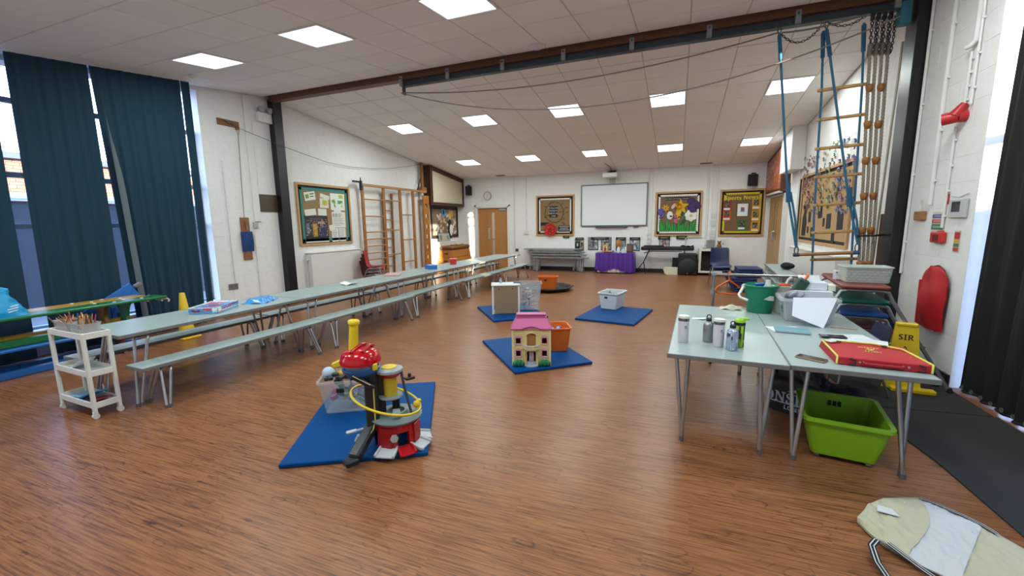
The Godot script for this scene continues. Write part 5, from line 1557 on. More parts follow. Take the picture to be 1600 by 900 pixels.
	var ps := [[-2.88, 0.8, 0.29, 0.34, "8a8a80", ["2a2c30", "15161a", "b8a878", "4a4a48"], "small poster with a black figure beside the nest of benches"], [-2.45, 0.84, 0.32, 0.4, "84888a", ["a3a7a8", "5a5f62", "6f7476", "c0c3c2"], "grey poster with a dark cross shape behind the purple table"], [-2.05, 0.84, 0.32, 0.4, "7a7f80", ["9aa0a2", "4a4f52", "b8a868", "c6c9c8"], "grey poster of small panels behind the gold picture"], [-1.61, 0.81, 0.3, 0.36, "8a8e90", ["aab0b2", "5a5f62", "3a3f42", "c8cbca"], "grey poster behind the brown paper flower"], [-1.2, 0.81, 0.3, 0.37, "7f9ab0", ["c9963c", "4a7fb0", "d8dcdc", "2f5a8a"], "orange and blue poster at the end of the purple table"], [-0.37, 0.83, 0.3, 0.32, "9a9a98", ["b8b4ae", "6a6a6c", "8f4a4c", "cfcfca"], "grey poster above the keyboard"]]
	for k in ps.size():
		var e: Array = ps[k]
		var im := speckle(print_img(48, 64, "22262a", 1, [[0.05, 0.04, 0.9, 0.92, e[4]]]), 40 + k, 40, e[5], 0.06, 0.24, Rect2(0.06, 0.05, 0.7, 0.7))
		if k == 1: im.fill_rect(Rect2i(22, 14, 5, 34), Color.html("2c2f33")); im.fill_rect(Rect2i(14, 24, 20, 5), Color.html("2c2f33"))
		if k == 0: im.fill_rect(Rect2i(3, 16, 22, 44), Color.html("121316")); im.fill_rect(Rect2i(10, 22, 8, 18), Color.html("b9bcb8"))
		var mb := MB.new(); mb.plate(e[2], e[3], 0.003)
		solo("wall_poster", e[6], "poster", mb, tex_mat(im, 0.6), on_back(e[0], e[1], 0.004))
	for e in [[-0.8, 1.12, 0.1, 0.07], [-0.8, 1.0, 0.1, 0.07], [-0.8, 0.88, 0.1, 0.07], [0.9, 1.62, 0.13, 0.12], [0.9, 1.42, 0.13, 0.16], [0.89, 1.16, 0.13, 0.1], [0.89, 1.02, 0.13, 0.1]]:
		var mb := MB.new(); mb.plate(e[2], e[3], 0.012)
		solo("light_switch", "small white switch plate in the column of plates left of the flower display" if e[0] < 0 else "pale control plate in the column of plates between flower display and sports board", "switch", mb, mat("c9c8c4", 0.5), on_back(e[0], e[1], 0.027), BACK, "switch plates left of the flowers" if e[0] < 0 else "control plates between the boards")
	m = MB.new(); m.plate(0.25, 0.22, 0.003)
	solo("wall_notice", "white notice with a fringe of lines below the sports board", "notice", m, tex_mat(print_img(48, 40, "dad9d6", 1, lines(0.1, 0.15, 0.8, 6, 0.12, "a08f90", 4) + [[0.3, 0.62, 0.2, 0.12, "4a4a4c"]]), 0.7), on_back(1.2, 0.88, 0.004))
	m = MB.new(); m.plate(0.15, 0.11, 0.035)
	solo("junction_box", "small white junction box at the foot of the trunking right of the back door", "box", m, mat("d6d5d1", 0.5), on_back(-4.64, 1.2, 0.002))
	m = MB.new(); m.plate(0.15, 0.09, 0.012)
	solo("wall_socket", "dark double socket low on the wall right of the back door", "socket", m, mat("5a5a5a", 0.45, 0.4), on_back(-5.0, 0.62, 0.003))
	build_back_floor()

func build_back_floor() -> void:
	# small table under a purple cloth with its display
	var t := thing("display_table", "small table hidden under a white cloth by the back wall", "table", Vector3(-1.72, 0, -12.84))
	var m := MB.new(); m.box(Vector3(0, 0.56, 0), Vector3(0.96, 0.03, 0.44), Basis(), 0.004)
	part(t, "top", m, mat("8a6a4a", 0.6))
	for sx in [-1.0, 1.0]:
		for sz in [-1.0, 1.0]:
			m = MB.new(); m.cyl(Vector3(sx * 0.43, 0, sz * 0.18), Vector3(sx * 0.43, 0.55, sz * 0.18), 0.02)
			part(t, "leg", m, mat("77777a", 0.4, 0.7))
	var skirt := func(w: float, d: float, y1: float, lift: Callable, amp: float, n: float) -> MB:
		var mb := MB.new()
		var per := func(s: float) -> Array:
			var tot := 2 * (w + d); var q := fposmod(s, 1.0) * tot
			if q < w: return [Vector2(-w / 2 + q, d / 2), Vector2(0, 1)]
			q -= w
			if q < d: return [Vector2(w / 2, d / 2 - q), Vector2(1, 0)]
			q -= d
			if q < w: return [Vector2(w / 2 - q, -d / 2), Vector2(0, -1)]
			q -= w
			return [Vector2(-w / 2, -d / 2 + q), Vector2(-1, 0)]
		mb.sheet(func(u: float, v: float) -> Vector3:
			var p: Array = per.call(u)
			var o: float = (0.012 + amp * v * (0.6 + sin(u * n * TAU))) + 0.01
			var y: float = lerpf(y1, lift.call(u), v)
			return Vector3(p[0].x + p[1].x * o, y, p[0].y + p[1].y * o), 120, 10)
		mb.box(Vector3(0, y1, 0), Vector3(w + 0.02, 0.008, d + 0.02), Basis(), 0.003)
		return mb
	var sk: MB = skirt.call(0.97, 0.45, 0.58, func(_u: float) -> float: return 0.03, 0.012, 19.0)
	solo("white_tablecloth", "white cloth showing beneath the purple cloth at the floor", "tablecloth", sk, mat("cfcbd0", 0.85), Vector3(-1.72, 0, -12.84))
	sk = skirt.call(1.06, 0.53, 0.592, func(u: float) -> float:
		var f := u / 0.34
		return 0.03 + 0.12 * exp(-pow((f - 0.5) / 0.2, 2)) + 0.08 * exp(-pow((f - 0.03) / 0.08, 2)), 0.024, 23.0)
	solo("purple_cloth", "shiny purple cloth draped in swags over the display table", "tablecloth", sk, mat("4a2488", 0.38, 0.0, {"rim_enabled": true, "rim": 0.4}), Vector3(-1.72, 0, -12.84))
	var y := 0.596
	var pf := thing("framed_picture", "gold-framed picture propped on the purple cloth", "picture", Vector3(-2.02, y, -12.82), turn(12) * Basis(Vector3.RIGHT, -0.15))
	m = MB.new(); m.plate(0.17, 0.24, 0.018, Vector3(0, 0.12, 0))
	part(pf, "frame", m, mat("a87a34", 0.4, 0.4))
	m = MB.new(); m.plate(0.12, 0.18, 0.002, Vector3(0, 0.12, 0.0185))
	part(pf, "picture", m, tex_mat(print_img(32, 48, "c9b48c", 1, [[0.3, 0.15, 0.4, 0.3, "8a5a3c"], [0.2, 0.45, 0.6, 0.5, "7a3c34"]]), 0.5))
	pf = thing("framed_picture", "dark brown frame propped at the end of the purple cloth", "picture", Vector3(-1.31, y, -12.86), turn(-14) * Basis(Vector3.RIGHT, -0.15))
	m = MB.new(); m.plate(0.2, 0.26, 0.018, Vector3(0, 0.13, 0))
	part(pf, "frame", m, mat("4a2a1c", 0.5))
	m = MB.new(); m.plate(0.13, 0.19, 0.002, Vector3(-0.02, 0.13, 0.0185))
	part(pf, "picture", m, mat("6a4c44", 0.5))
	var fl := thing("paper_flower", "round brown and gold paper flower on a white stand on the purple cloth", "ornament", Vector3(-1.64, y, -12.88))
	m = MB.new()
	for k in 9:
		var a := TAU * k / 9
		m.ell(Vector3(cos(a) * 0.055, 0.27 + sin(a) * 0.07, 0), Vector3(0.05, 0.035, 0.03), 10, 6, Basis(Vector3(0, 0, 1), a))
	m.ell(Vector3(0, 0.27, 0.02), Vector3(0.05, 0.06, 0.03), 10, 6)
	part(fl, "petals", m, mat("a5783c", 0.7))
	m = MB.new(); m.lathe([Vector2(0, 0), Vector2(0.05, 0), Vector2(0.045, 0.12), Vector2(0.02, 0.15), Vector2(0.015, 0.2), Vector2(0, 0.2)], 14)
	part(fl, "stand", m, mat("d4d2cc", 0.6))
	for e in [[-1.78, 0.05, 0.07, "5a4a6a", "small dark figurine beside the gold picture on the purple cloth"], [-1.5, 0.09, 0.1, "c9cfd8", "white candle jar in the middle of the purple cloth"], [-1.42, 0.06, 0.18, "d9dad6", "white upright candle near the dark brown frame"]]:
		m = MB.new(); m.lathe([Vector2(0, 0), Vector2(e[1] / 2, 0), Vector2(e[1] / 2, e[2] * 0.8), Vector2(e[1] / 2 - 0.01, e[2]), Vector2(0, e[2])], 14)
		solo("ornament", e[4], "ornament", m, mat(e[3], 0.45), Vector3(e[0], y, -12.76))
	m = MB.new(); m.box(Vector3(0, 0.008, 0), Vector3(0.24, 0.016, 0.17), Basis(), 0.002)
	m.box(Vector3(0, 0.022, 0.0), Vector3(0.22, 0.012, 0.16), Basis(Vector3.UP, 0.1), 0.002)
	solo("prayer_books", "maroon book lying on the purple cloth before the gold picture", "book", m, mat("5a2430", 0.5), Vector3(-1.93, y, -12.74))
	# keyboard on its folding stand
	var kb := thing("keyboard", "long black electronic keyboard under a black cover on its stand", "keyboard", Vector3(-0.28, 0.69, -12.78))
	m = MB.new(); m.box(Vector3(0, 0.045, 0), Vector3(1.4, 0.1, 0.34), Basis(), 0.02)
	part(kb, "body", m, mat("101114", 0.5))
	m = MB.new(); m.box(Vector3(-0.36, 0.11, -0.06), Vector3(0.55, 0.03, 0.16), Basis(), 0.008)
	part(kb, "music_rest", m, mat("15161a", 0.45))
	m = MB.new()
	m.sheet(func(u: float, v: float) -> Vector3: return Vector3(0.35 + 0.34 * u, 0.1 + 0.03 * sin(u * 8.0) * sin(v * 4.0) + 0.01, -0.15 + 0.3 * v), 12, 8)
	part(kb, "folded_cover", m, mat("0c0d0f", 0.9))
	var stand := thing("keyboard_stand", "black folding cross-leg stand under the keyboard", "stand", Vector3(-0.28, 0, -12.78))
	for s in [-1.0, 1.0]:
		m = MB.new(); m.tube([Vector3(-0.48, 0.68, s * 0.13), Vector3(-0.62, 0.35, s * 0.08), Vector3(-0.86 if s < 0 else -0.56, 0.01, s * 0.12)], 0.013)
		part(stand, "leg", m, mat("1a1b1e", 0.4, 0.5))
		m = MB.new(); m.tube([Vector3(0.45, 0.68, s * 0.13), Vector3(0.5, 0.35, s * 0.08), Vector3(0.42, 0.01, s * 0.15)], 0.013)
		part(stand, "leg", m, mat("1a1b1e", 0.4, 0.5))
	m = MB.new(); m.tube([Vector3(-0.62, 0.6, 0.1), Vector3(-0.42, 0.66, 0.1), Vector3(0.4, 0.66, 0.1)], 0.012)
	part(stand, "brace", m, mat("1a1b1e", 0.4, 0.5))
	# floor loudspeaker, cream speaker, cabinet
	var sp := thing("stage_speaker", "large black stage loudspeaker with a round front on the floor under the keyboard", "speaker", Vector3(0.27, 0, -12.72))
	m = MB.new(); m.box(Vector3(0, 0.3, -0.05), Vector3(0.5, 0.6, 0.34), Basis(), 0.03)
	part(sp, "cabinet", m, mat("141517", 0.6))
	m = MB.new(); m.lathe([Vector2(0, 0.06), Vector2(0.12, 0.055), Vector2(0.2, 0.03), Vector2(0.235, 0)], 28, Vector3(0, 0.25, 0.12), Basis(Vector3.RIGHT, PI / 2))
	part(sp, "round_grille", m, mat("1d1f24", 0.7))
	m = MB.new(); m.box(Vector3(0, 0.5, 0.125), Vector3(0.4, 0.14, 0.02), Basis(), 0.006)
	part(sp, "horn", m, mat("0a0a0b", 0.6))
	m = MB.new(); m.cyl(Vector3(0.0, 0.06, 0.15), Vector3(0.0, 0.06, 0.156), 0.018, -1, 12)
	part(sp, "badge", m, mat("6d7f9a", 0.4, 0.5))
	m = MB.new(); m.prism(PackedVector2Array([Vector2(-0.2, 0.03), Vector2(-0.14, 0), Vector2(0.17, 0), Vector2(0.17, 0.2), Vector2(-0.2, 0.2), Vector2(-0.24, 0.15)]), 0.2)
	solo("cream_box", "small cream angled box on the floor beside the stage loudspeaker", "box", m, mat("cfc8b0", 0.6), Vector3(-0.12, 0, -12.86))
	m = MB.new(); m.box(Vector3(0, 0.23, 0), Vector3(0.22, 0.44, 0.1), Basis(), 0.005)
	solo("dark_case", "dark upright case standing behind the cream box", "case", m, mat("1d1e21", 0.6), Vector3(-0.02, 0.0, -13.08))
	var cb := thing("media_cabinet", "white-framed cabinet with a dark glass door at the back wall", "cabinet", Vector3(0.88, 0, -12.93))
	m = MB.new()
	m.box(Vector3(0, 0.4, -0.02), Vector3(0.62, 0.6, 0.4), Basis(), 0.004)
	part(cb, "body", m, mat("2a2724", 0.6))
	for s in [-1.0, 1.0]:
		m = MB.new(); m.box(Vector3(s * 0.3, 0.4, 0.03), Vector3(0.06, 0.66, 0.44), Basis(), 0.004)
		part(cb, "side_panel", m, mat("d4d0c6", 0.5))
		m = MB.new(); m.box(Vector3(0, 0.4 + s * 0.3, 0.03), Vector3(0.56, 0.06, 0.44), Basis(), 0.004)
		part(cb, "rail_panel", m, mat("d4d0c6", 0.5))
		for z in [-0.12, 0.18]:
			m = MB.new(); m.cyl(Vector3(s * 0.25, 0.0, z), Vector3(s * 0.25, 0.075, z), 0.022, -1, 10)
			part(cb, "foot", m, mat("1c1c1d", 0.5))
	m = MB.new(); m.box(Vector3(0, 0.4, 0.235), Vector3(0.54, 0.54, 0.008))
	part(cb, "glass_door", m, mat("101214", 0.08))
	m = MB.new()
	m.box(Vector3(0, 0.01, 0), Vector3(0.3, 0.02, 0.2), Basis(), 0.004); m.box(Vector3(0.04, 0.13, -0.03), Vector3(0.2, 0.2, 0.1), Basis(Vector3.UP, 0.3), 0.01)
	solo("cd_player", "grey and silver player standing on the glass-door cabinet", "player", m, mat("8f9294", 0.4, 0.3), Vector3(0.8, 0.731, -12.9))
	var tb := thing("teddy", "small brown plush figure sitting on the glass-door cabinet", "soft toy", Vector3(1.05, 0.731, -12.85))
	m = MB.new(); m.ell(Vector3(0, 0.07, 0), Vector3(0.06, 0.07, 0.05)); m.ell(Vector3(0, 0.16, 0.01), Vector3(0.045, 0.042, 0.042)); m.ell(Vector3(-0.035, 0.2, 0), Vector3(0.016, 0.016, 0.01)); m.ell(Vector3(0.035, 0.2, 0), Vector3(0.016, 0.016, 0.01))
	m.ell(Vector3(-0.05, 0.025, 0.04), Vector3(0.025, 0.024, 0.05)); m.ell(Vector3(0.05, 0.025, 0.04), Vector3(0.025, 0.024, 0.05))
	part(tb, "body", m, mat("7a5230", 0.9))
	m = MB.new(); m.tube([Vector3(0.62, 1.02, ZB + 0.03), Vector3(0.62, 1.04, ZB + 0.03), Vector3(0.25, 1.04, ZB + 0.03), Vector3(0.2, 1.0, ZB + 0.03), Vector3(0.2, 0.2, ZB + 0.03)], 0.016, 8)
	solo("wall_conduit", "bent white conduit on the wall behind the keyboard's right end", "conduit", m, mat("cfceca", 0.5))

# ---------- the right wall ----------
func on_right(z: float, y: float, out := 0.002) -> Vector3: return Vector3(XR - out, y, z)

func build_right_wall() -> void:
	# boxed artwork over the side door
	var z0 := ZB + 0.02; var z1 := -11.35; var xf := 2.1
	var t := thing("glitter_artwork", "boxed-out orange and red foil artwork over the side door", "artwork", Vector3.ZERO)
	var m := MB.new()
	m.prism(PackedVector2Array([Vector2(z0, 2.12), Vector2(z1, 2.12), Vector2(z1, ceil_y(z1) - 0.02), Vector2(z0, ceil_y(z0) - 0.02)]), XR - xf - 0.016, Transform3D(RIGHT, Vector3(XR - 0.004, 0, 0)))
	part(t, "box", m, wood("4a2a17", "623a20", 0.5, 1))
	m = MB.new()
	m.prism(PackedVector2Array([Vector2(z0 + 0.04, 2.2), Vector2(z1 - 0.03, 2.2), Vector2(z1 - 0.03, ceil_y(z1) - 0.1), Vector2(z0 + 0.04, ceil_y(z0) - 0.09)]), 0.012, Transform3D(RIGHT, Vector3(xf + 0.012, 0, 0)))
	var art := print_img(128, 96, "8a3a28", 1, [[0, 0.7, 1, 0.3, "a8501f"]])
	art = speckle(art, 5, 700, ["b8552c", "7a2430", "a83a3c", "c97a3c", "8f5a7a", "c9a05a", "6a2a3a", "d08a4a", "994848"], 0.015, 0.06)
	part(t, "foil_collage", m, tex_mat(art, 0.3))
	m = MB.new(); m.span(Vector3(xf - 0.02, 2.1, z0 + 0.3), Vector3(xf + 0.06, 2.14, z1), 0.004)
	part(t, "under_strip", m, mat("c9c8c4", 0.45))
	# side door below it
	var fr := MB.new()
	for z in [-13.1, -11.42]: fr.span(Vector3(2.2, 0, z - 0.035), Vector3(XR, 2.09, z + 0.035), 0.004)
	fr.span(Vector3(2.2, 2.05, -13.1), Vector3(XR, 2.1, -11.42), 0.004)
	var door := struct("door_2", fr, mat("d6d4d0", 0.5))
	var leaf_m := wood("a07a4e", "b48d5e", 0.45, 1)
	for k in 2:
		var a: float = [-13.06, -12.255][k]; var b: float = [-12.265, -11.455][k]
		m = MB.new(); m.span(Vector3(2.225, 0.008, a), Vector3(2.27, 2.045, b), 0.003)
		var leaf := part(door, "door_leaf", m, leaf_m)
		m = MB.new(); m.span(Vector3(2.218, 1.1 if k == 0 else 1.0, (b - 0.22) if k == 0 else (a + 0.08)), Vector3(2.226, 1.9, (b - 0.06) if k == 0 else (a + 0.2)))
		part(leaf, "glass_strip", m, mat("8a7a58", 0.1))
		m = MB.new(); m.tube([Vector3(2.225, 0.95, b - 0.05) if k == 0 else Vector3(2.225, 0.95, a + 0.05), Vector3(2.17, 0.95, b - 0.05) if k == 0 else Vector3(2.17, 0.95, a + 0.05), Vector3(2.17, 1.2, b - 0.05) if k == 0 else Vector3(2.17, 1.2, a + 0.05), Vector3(2.225, 1.2, b - 0.05) if k == 0 else Vector3(2.225, 1.2, a + 0.05)], 0.01)
		part(leaf, "pull_handle", m, mat("c9c9c7", 0.3, 0.9))
	# boxed duct
	m = MB.new()
	m.prism(PackedVector2Array([Vector2(-11.25, 2.5), Vector2(-10.28, 2.5), Vector2(-10.28, ceil_y(-10.28) - 0.005), Vector2(-11.25, ceil_y(-11.25) - 0.005)]), 0.24, Transform3D(RIGHT, Vector3(XR - 0.004, 0, 0)))
	solo("boxed_duct", "white boxed-in duct dropping from the ceiling beside the foil artwork", "duct", m, mat("dcdad7", 0.6))
	m = MB.new(); m.span(Vector3(XR - 0.03, 0.9, -10.6), Vector3(XR, 2.5, -10.5), 0.004)
	solo("wall_trunking", "white trunking below the boxed duct beside the butterfly board", "trunking", m, mat("e0dedb", 0.5))
	# butterfly board
	var bb := notice_board("large oak-framed board of rainbow paper butterflies with a black figure cut-out", 2.72, 1.3, on_right(-8.86, 1.7), RIGHT, oak_frame(), noise_mat("a8845a", "b9966c", 0.9, 6.0, 0.2, 2), mat("1a1512", 0.8))
	bb.set_meta("label", "large oak-framed board of rainbow paper butterflies with a black figure cut-out")
	m = MB.new(); m.box(Vector3(-1.46, 0, 0.02), Vector3(0.03, 1.2, 0.03), Basis(), 0.004)
	part(bb, "dashed_edge_strip", m, mat("3a2c20", 0.7))
	var g := RandomNumberGenerator.new(); g.seed = 31
	var wing := MB.new()
	for s in [-1.0, 1.0]:
		var b := Basis(Vector3.UP, -s * 0.6)
		wing.prism(PackedVector2Array([Vector2(0, -0.008), Vector2(s * 0.03, -0.03), Vector2(s * 0.038, -0.01), Vector2(s * 0.022, 0.0), Vector2(s * 0.045, 0.02), Vector2(s * 0.04, 0.036), Vector2(s * 0.015, 0.03), Vector2(0, 0.012)]), 0.0015, Transform3D(b, Vector3.ZERO))
	wing.cyl(Vector3(0, -0.02, 0.001), Vector3(0, 0.026, 0.001), 0.003, 0.002, 6)
	var wm := wing.mesh()
	for k in 270:
		# rainbow from red at the far end through yellow and green to violet, rising above the frame
		var u := g.randf()
		var x := lerpf(-1.3, 1.42, u)
		var yy := g.randf_range(-0.12, 0.56) + 0.36 * pow(g.randf(), 3.0)
		if g.randf() < 0.2: yy = g.randf_range(0.6, 1.0); 
		var w := u + g.randf_range(-0.08, 0.08)
		var hue := g.randf_range(0.0, 0.04) if w < 0.3 else g.randf_range(0.1, 0.15) if w < 0.55 else g.randf_range(0.2, 0.45) if w < 0.72 else g.randf_range(0.58, 0.8)
		var c := Color.from_hsv(hue, g.randf_range(0.12, 0.4), g.randf_range(0.45, 0.75))
		var hx := Color(snappedf(c.r, 0.09), snappedf(c.g, 0.09), snappedf(c.b, 0.09)).to_html(false)
		partm(bb, "paper_butterfly", wm, mat(hx, 0.8), Transform3D(Basis(Vector3(0, 0, 1), g.randf_range(-0.7, 0.7)).scaled(Vector3.ONE * g.randf_range(0.65, 1.0)), Vector3(x, yy, 0.022)))
	for e in [[-0.66, -0.16, 0.15, 0.2], [-0.04, -0.06, 0.22, 0.26], [0.45, -0.24, 0.22, 0.24], [0.98, -0.22, 0.26, 0.3], [-0.42, -0.44, 0.2, 0.18], [0.2, -0.26, 0.1, 0.14], [0.72, -0.5, 0.14, 0.18], [-0.72, -0.4, 0.1, 0.12]]:
		sheet_on(bb, "black_word_card", e[0], e[1], e[2], e[3], mat("20222c", 0.7), 0.06, 0.018)
	m = MB.new()
	m.prism(PackedVector2Array([Vector2(-0.13, -0.24), Vector2(0.12, -0.24), Vector2(0.16, 0.02), Vector2(0.1, 0.14), Vector2(0.05, 0.2), Vector2(0.06, 0.34), Vector2(0.0, 0.42), Vector2(-0.06, 0.34), Vector2(-0.05, 0.2), Vector2(-0.12, 0.12)]), 0.004, Transform3D(Basis(), Vector3(-1.0, -0.28, 0.018)))
	m.bar(Vector3(-0.92, -0.1, 0.022), Vector3(-0.7, 0.22, 0.022), 0.03, 0.004, Vector3(0, 0, 1))
	part(bb, "figure_cut_out", m, mat("1b1b1e", 0.7))
	# radiator casing below
	var rd := thing("radiator_cover", "long boxed white radiator cover under the butterfly board", "radiator", on_right(-8.72, 0.1), RIGHT)
	m = MB.new(); m.box(Vector3(0, 0.42, 0.09), Vector3(2.75, 0.84, 0.18), Basis(), 0.006)
	part(rd, "casing", m, mat("dcdad6", 0.45))
	m = MB.new(); m.box(Vector3(0, 0.855, 0.095), Vector3(2.8, 0.025, 0.2), Basis(), 0.005)
	part(rd, "top_shelf", m, mat("e2e0dc", 0.45))
	m = MB.new()
	m.sheet(func(u: float, v: float) -> Vector3:
		var a := u * TAU; var r := sin(v * PI)
		return Vector3(cos(a) * 0.1 * r * (1 + 0.2 * sin(a * 3)), 0.06 - 0.06 * cos(v * PI), sin(a) * 0.2 * r), 20, 8)
	solo("black_garment", "crumpled black garment on the beige-topped bench by the right radiator", "garment", m, mat("0e0e10", 0.95), Vector3(1.82, 0.622, -8.75))
	# near wall fittings
	var px := 0.016
	for e in [[-5.86 + 0.03, 0.9, 3.72, 0.014, "white conduit running up the wall next to the right black column"], [-5.42, 1.62, 3.5, 0.02, "thick white pipe coming down to the red and blue safety sign"], [-5.07, 2.45, 2.9, 0.011, "thin white conduit above the red alarm beacon"], [-5.16, 1.4, 2.3, 0.012, "thin white conduit below the red alarm beacon"], [-4.98, 2.45, 3.55, 0.01, "thin white conduit near the end of the wall above the beacon"]]:
		m = MB.new(); m.tube([on_right(e[0], e[1], px), on_right(e[0], e[2], px)], e[3], 8)
		for k in 4:
			m.box(on_right(e[0], lerpf(e[1], e[2], 0.12 + 0.25 * k), 0.01), Vector3(0.02, 0.02, e[3] * 4.0), Basis(), 0.003)
		solo("wall_conduit", e[4], "conduit", m, mat("d9d8d5", 0.5))
	m = MB.new(); m.tube([on_right(-5.03, 3.35, px), on_right(-5.03, 2.98, px), on_right(-5.05, 2.94, 0.04), on_right(-5.08, 2.94, 0.05)], 0.022, 10)
	solo("white_pipe_end", "short thick white pipe ending in a bent elbow high above the beacon", "pipe", m, mat("dedddb", 0.5))
	var be := thing("alarm_beacon", "red cylindrical alarm beacon on a red bracket high on the right wall", "alarm", on_right(-5.06, 2.37), RIGHT)
	m = MB.new(); m.cyl(Vector3(0, 0, 0.05), Vector3(-0.05, -0.012, 0.14), 0.05, 0.052, 20)
	part(be, "sounder", m, mat("c22a30", 0.35))
	m = MB.new(); m.cyl(Vector3(0.005, 0.1, 0.02), Vector3(0.0, 0.0, 0.08), 0.03, 0.05, 14); m.cyl(Vector3(0, 0.0, 0.0), Vector3(0, 0.0, 0.06), 0.05, -1, 14)
	part(be, "bracket", m, mat("b3242a", 0.4))
	var ic := thing("intercom_panel", "grey intercom panel with a small dark screen near the wall's end", "intercom", on_right(-4.955, 1.572), RIGHT)
	m = MB.new(); m.box(Vector3(0, 0, 0.012), Vector3(0.245, 0.165, 0.024), Basis(), 0.006)
	part(ic, "housing", m, mat("b9bcbd", 0.4))
	m = MB.new(); m.box(Vector3(-0.015, 0.015, 0.0245), Vector3(0.12, 0.09, 0.003))
	part(ic, "screen", m, mat("2a2f33", 0.15))
	m = MB.new(); m.tube([Vector3(-0.12, 0.11, 0.01), Vector3(0.0, 0.1, 0.012), Vector3(0.12, 0.125, 0.012)], 0.006, 6)
	part(ic, "cable", m, mat("c9c8c2", 0.5))
	var sg := thing("safety_sign", "tall safety sign with blue, red and green bands above the red call point", "sign", on_right(-5.265, 1.452), RIGHT)
	m = MB.new(); m.plate(0.2, 0.19, 0.004)
	part(sg, "board", m, mat("c9c4bd", 0.5))
	for e in [[0.055, 0.035, "24408f"], [0.008, 0.035, "b3282c"], [-0.045, 0.05, "1f7a4c"]]:
		m = MB.new(); m.plate(0.185, e[1], 0.002, Vector3(0, e[0], 0.004))
		var bnd := part(sg, "colour_band", m, mat(e[2], 0.5))
		for k in 2:
			m = MB.new(); m.plate(0.14, 0.005, 0.001, Vector3(0, e[0] + 0.006 - 0.012 * k, 0.006))
			part(bnd, "print_line", m, mat("c9c9c6", 0.5))
	var cp := thing("call_point", "red fire alarm call point below the banded safety sign", "call point", on_right(-5.19, 1.31), RIGHT)
	m = MB.new(); m.box(Vector3(0, 0, 0.02), Vector3(0.2, 0.1, 0.04), Basis(), 0.008); m.box(Vector3(0.03, 0.05, 0.02), Vector3(0.07, 0.03, 0.03), Basis(), 0.006)
	part(cp, "housing", m, mat("c0302a", 0.4))
	m = MB.new(); m.box(Vector3(0, -0.005, 0.041), Vector3(0.09, 0.06, 0.003))
	part(cp, "window", m, mat("6a1d1c", 0.3))
	var s2 := thing("fire_sign", "narrow red, yellow and green fire extinguisher notice", "sign", on_right(-4.93, 1.285), RIGHT)
	m = MB.new(); m.plate(0.085, 0.19, 0.003)
	part(s2, "board", m, mat("c9bcae", 0.5))
	for e in [[0.05, 0.06, "b3282c"], [0.0, 0.03, "c9a03c"], [-0.035, 0.03, "3c7a4a"], [-0.072, 0.03, "b8403c"]]:
		m = MB.new(); m.plate(0.075, e[1], 0.002, Vector3(0, e[0], 0.003))
		part(s2, "colour_band", m, mat(e[2], 0.5))
	var s3 := thing("fire_sign", "tiny red fire point sign above the banded safety sign", "sign", on_right(-5.17, 1.66), RIGHT)
	m = MB.new(); m.plate(0.075, 0.09, 0.003)
	part(s3, "board", m, mat("b8262c", 0.5))
	m = MB.new(); m.plate(0.035, 0.05, 0.001, Vector3(0, 0, 0.003))
	part(s3, "white_symbol", m, mat("d9d4d0", 0.5))
	var sw := thing("timber_switch", "little wooden block with a pull cord beside the right-hand conduit", "switch", on_right(-5.575, 1.515), RIGHT)
	m = MB.new(); m.box(Vector3(0, 0, 0.015), Vector3(0.18, 0.09, 0.03), Basis(), 0.004)
	part(sw, "block", m, wood("8a6236", "a57c4a", 0.6, 0))
	m = MB.new(); m.tube([Vector3(0, 0.045, 0.02), Vector3(0.02, 0.09, 0.02), Vector3(-0.01, 0.13, 0.02), Vector3(0.015, 0.16, 0.02)], 0.005, 6)
	part(sw, "cord", m, mat("d4d3cf", 0.7))
	# red cover hanging on the wall
	var rc := thing("extinguisher_cover", "red fabric cover shaped like a rounded shield hanging low on the right wall", "cover", on_right(-5.14, 0.74), RIGHT)
	var outline := PackedVector2Array()
	for p in [[-0.2, -0.29], [-0.1, -0.3], [0.02, -0.285], [0.12, -0.3], [0.2, -0.27], [0.215, -0.1], [0.225, 0.12], [0.19, 0.2], [0.11, 0.28], [0.02, 0.315], [-0.05, 0.3], [-0.13, 0.22], [-0.2, 0.17], [-0.215, 0.0]]: outline.append(Vector2(p[0], p[1]))
	m = MB.new(); m.prism(outline, 0.015, Transform3D(Basis(), Vector3(0, 0, 0.01)))
	part(rc, "back_piping", m, mat("4a1015", 0.7))
	m = MB.new()
	m.sheet(func(u: float, v: float) -> Vector3:
		var x := (u - 0.5) * 2.0; var y := lerpf(-0.285, 0.305, v)
		var wdt := 0.213 * (1.0 if v < 0.75 else sqrt(maxf(0.0, 1.0 - pow((v - 0.75) / 0.25, 2) * 0.92)))
		var puff := 0.075 * (1.0 - x * x) * (0.5 + 0.5 * sin(minf(v * 1.3, 1.0) * PI)) + 0.006 * sin(x * 5.0 + v * 9.0)
		return Vector3(x * wdt + 0.01, y, 0.026 + puff), 18, 18)
	part(rc, "front_panel", m, mat("b5161f", 0.55))
	m = MB.new(); m.cyl(Vector3(-0.185, -0.28, 0.035), Vector3(-0.2, 0.15, 0.035), 0.018, -1, 10)
	part(rc, "side_roll", m, mat("b5161f", 0.55))
	build_ropes()

func rope_pts(a: Vector3, b: Vector3, sag: float, n := 14) -> Array:
	var out := []
	for i in n + 1:
		var f := float(i) / n
		out.append(a.lerp(b, f) - Vector3(0, sag * 4.0 * f * (1.0 - f), 0))
	return out

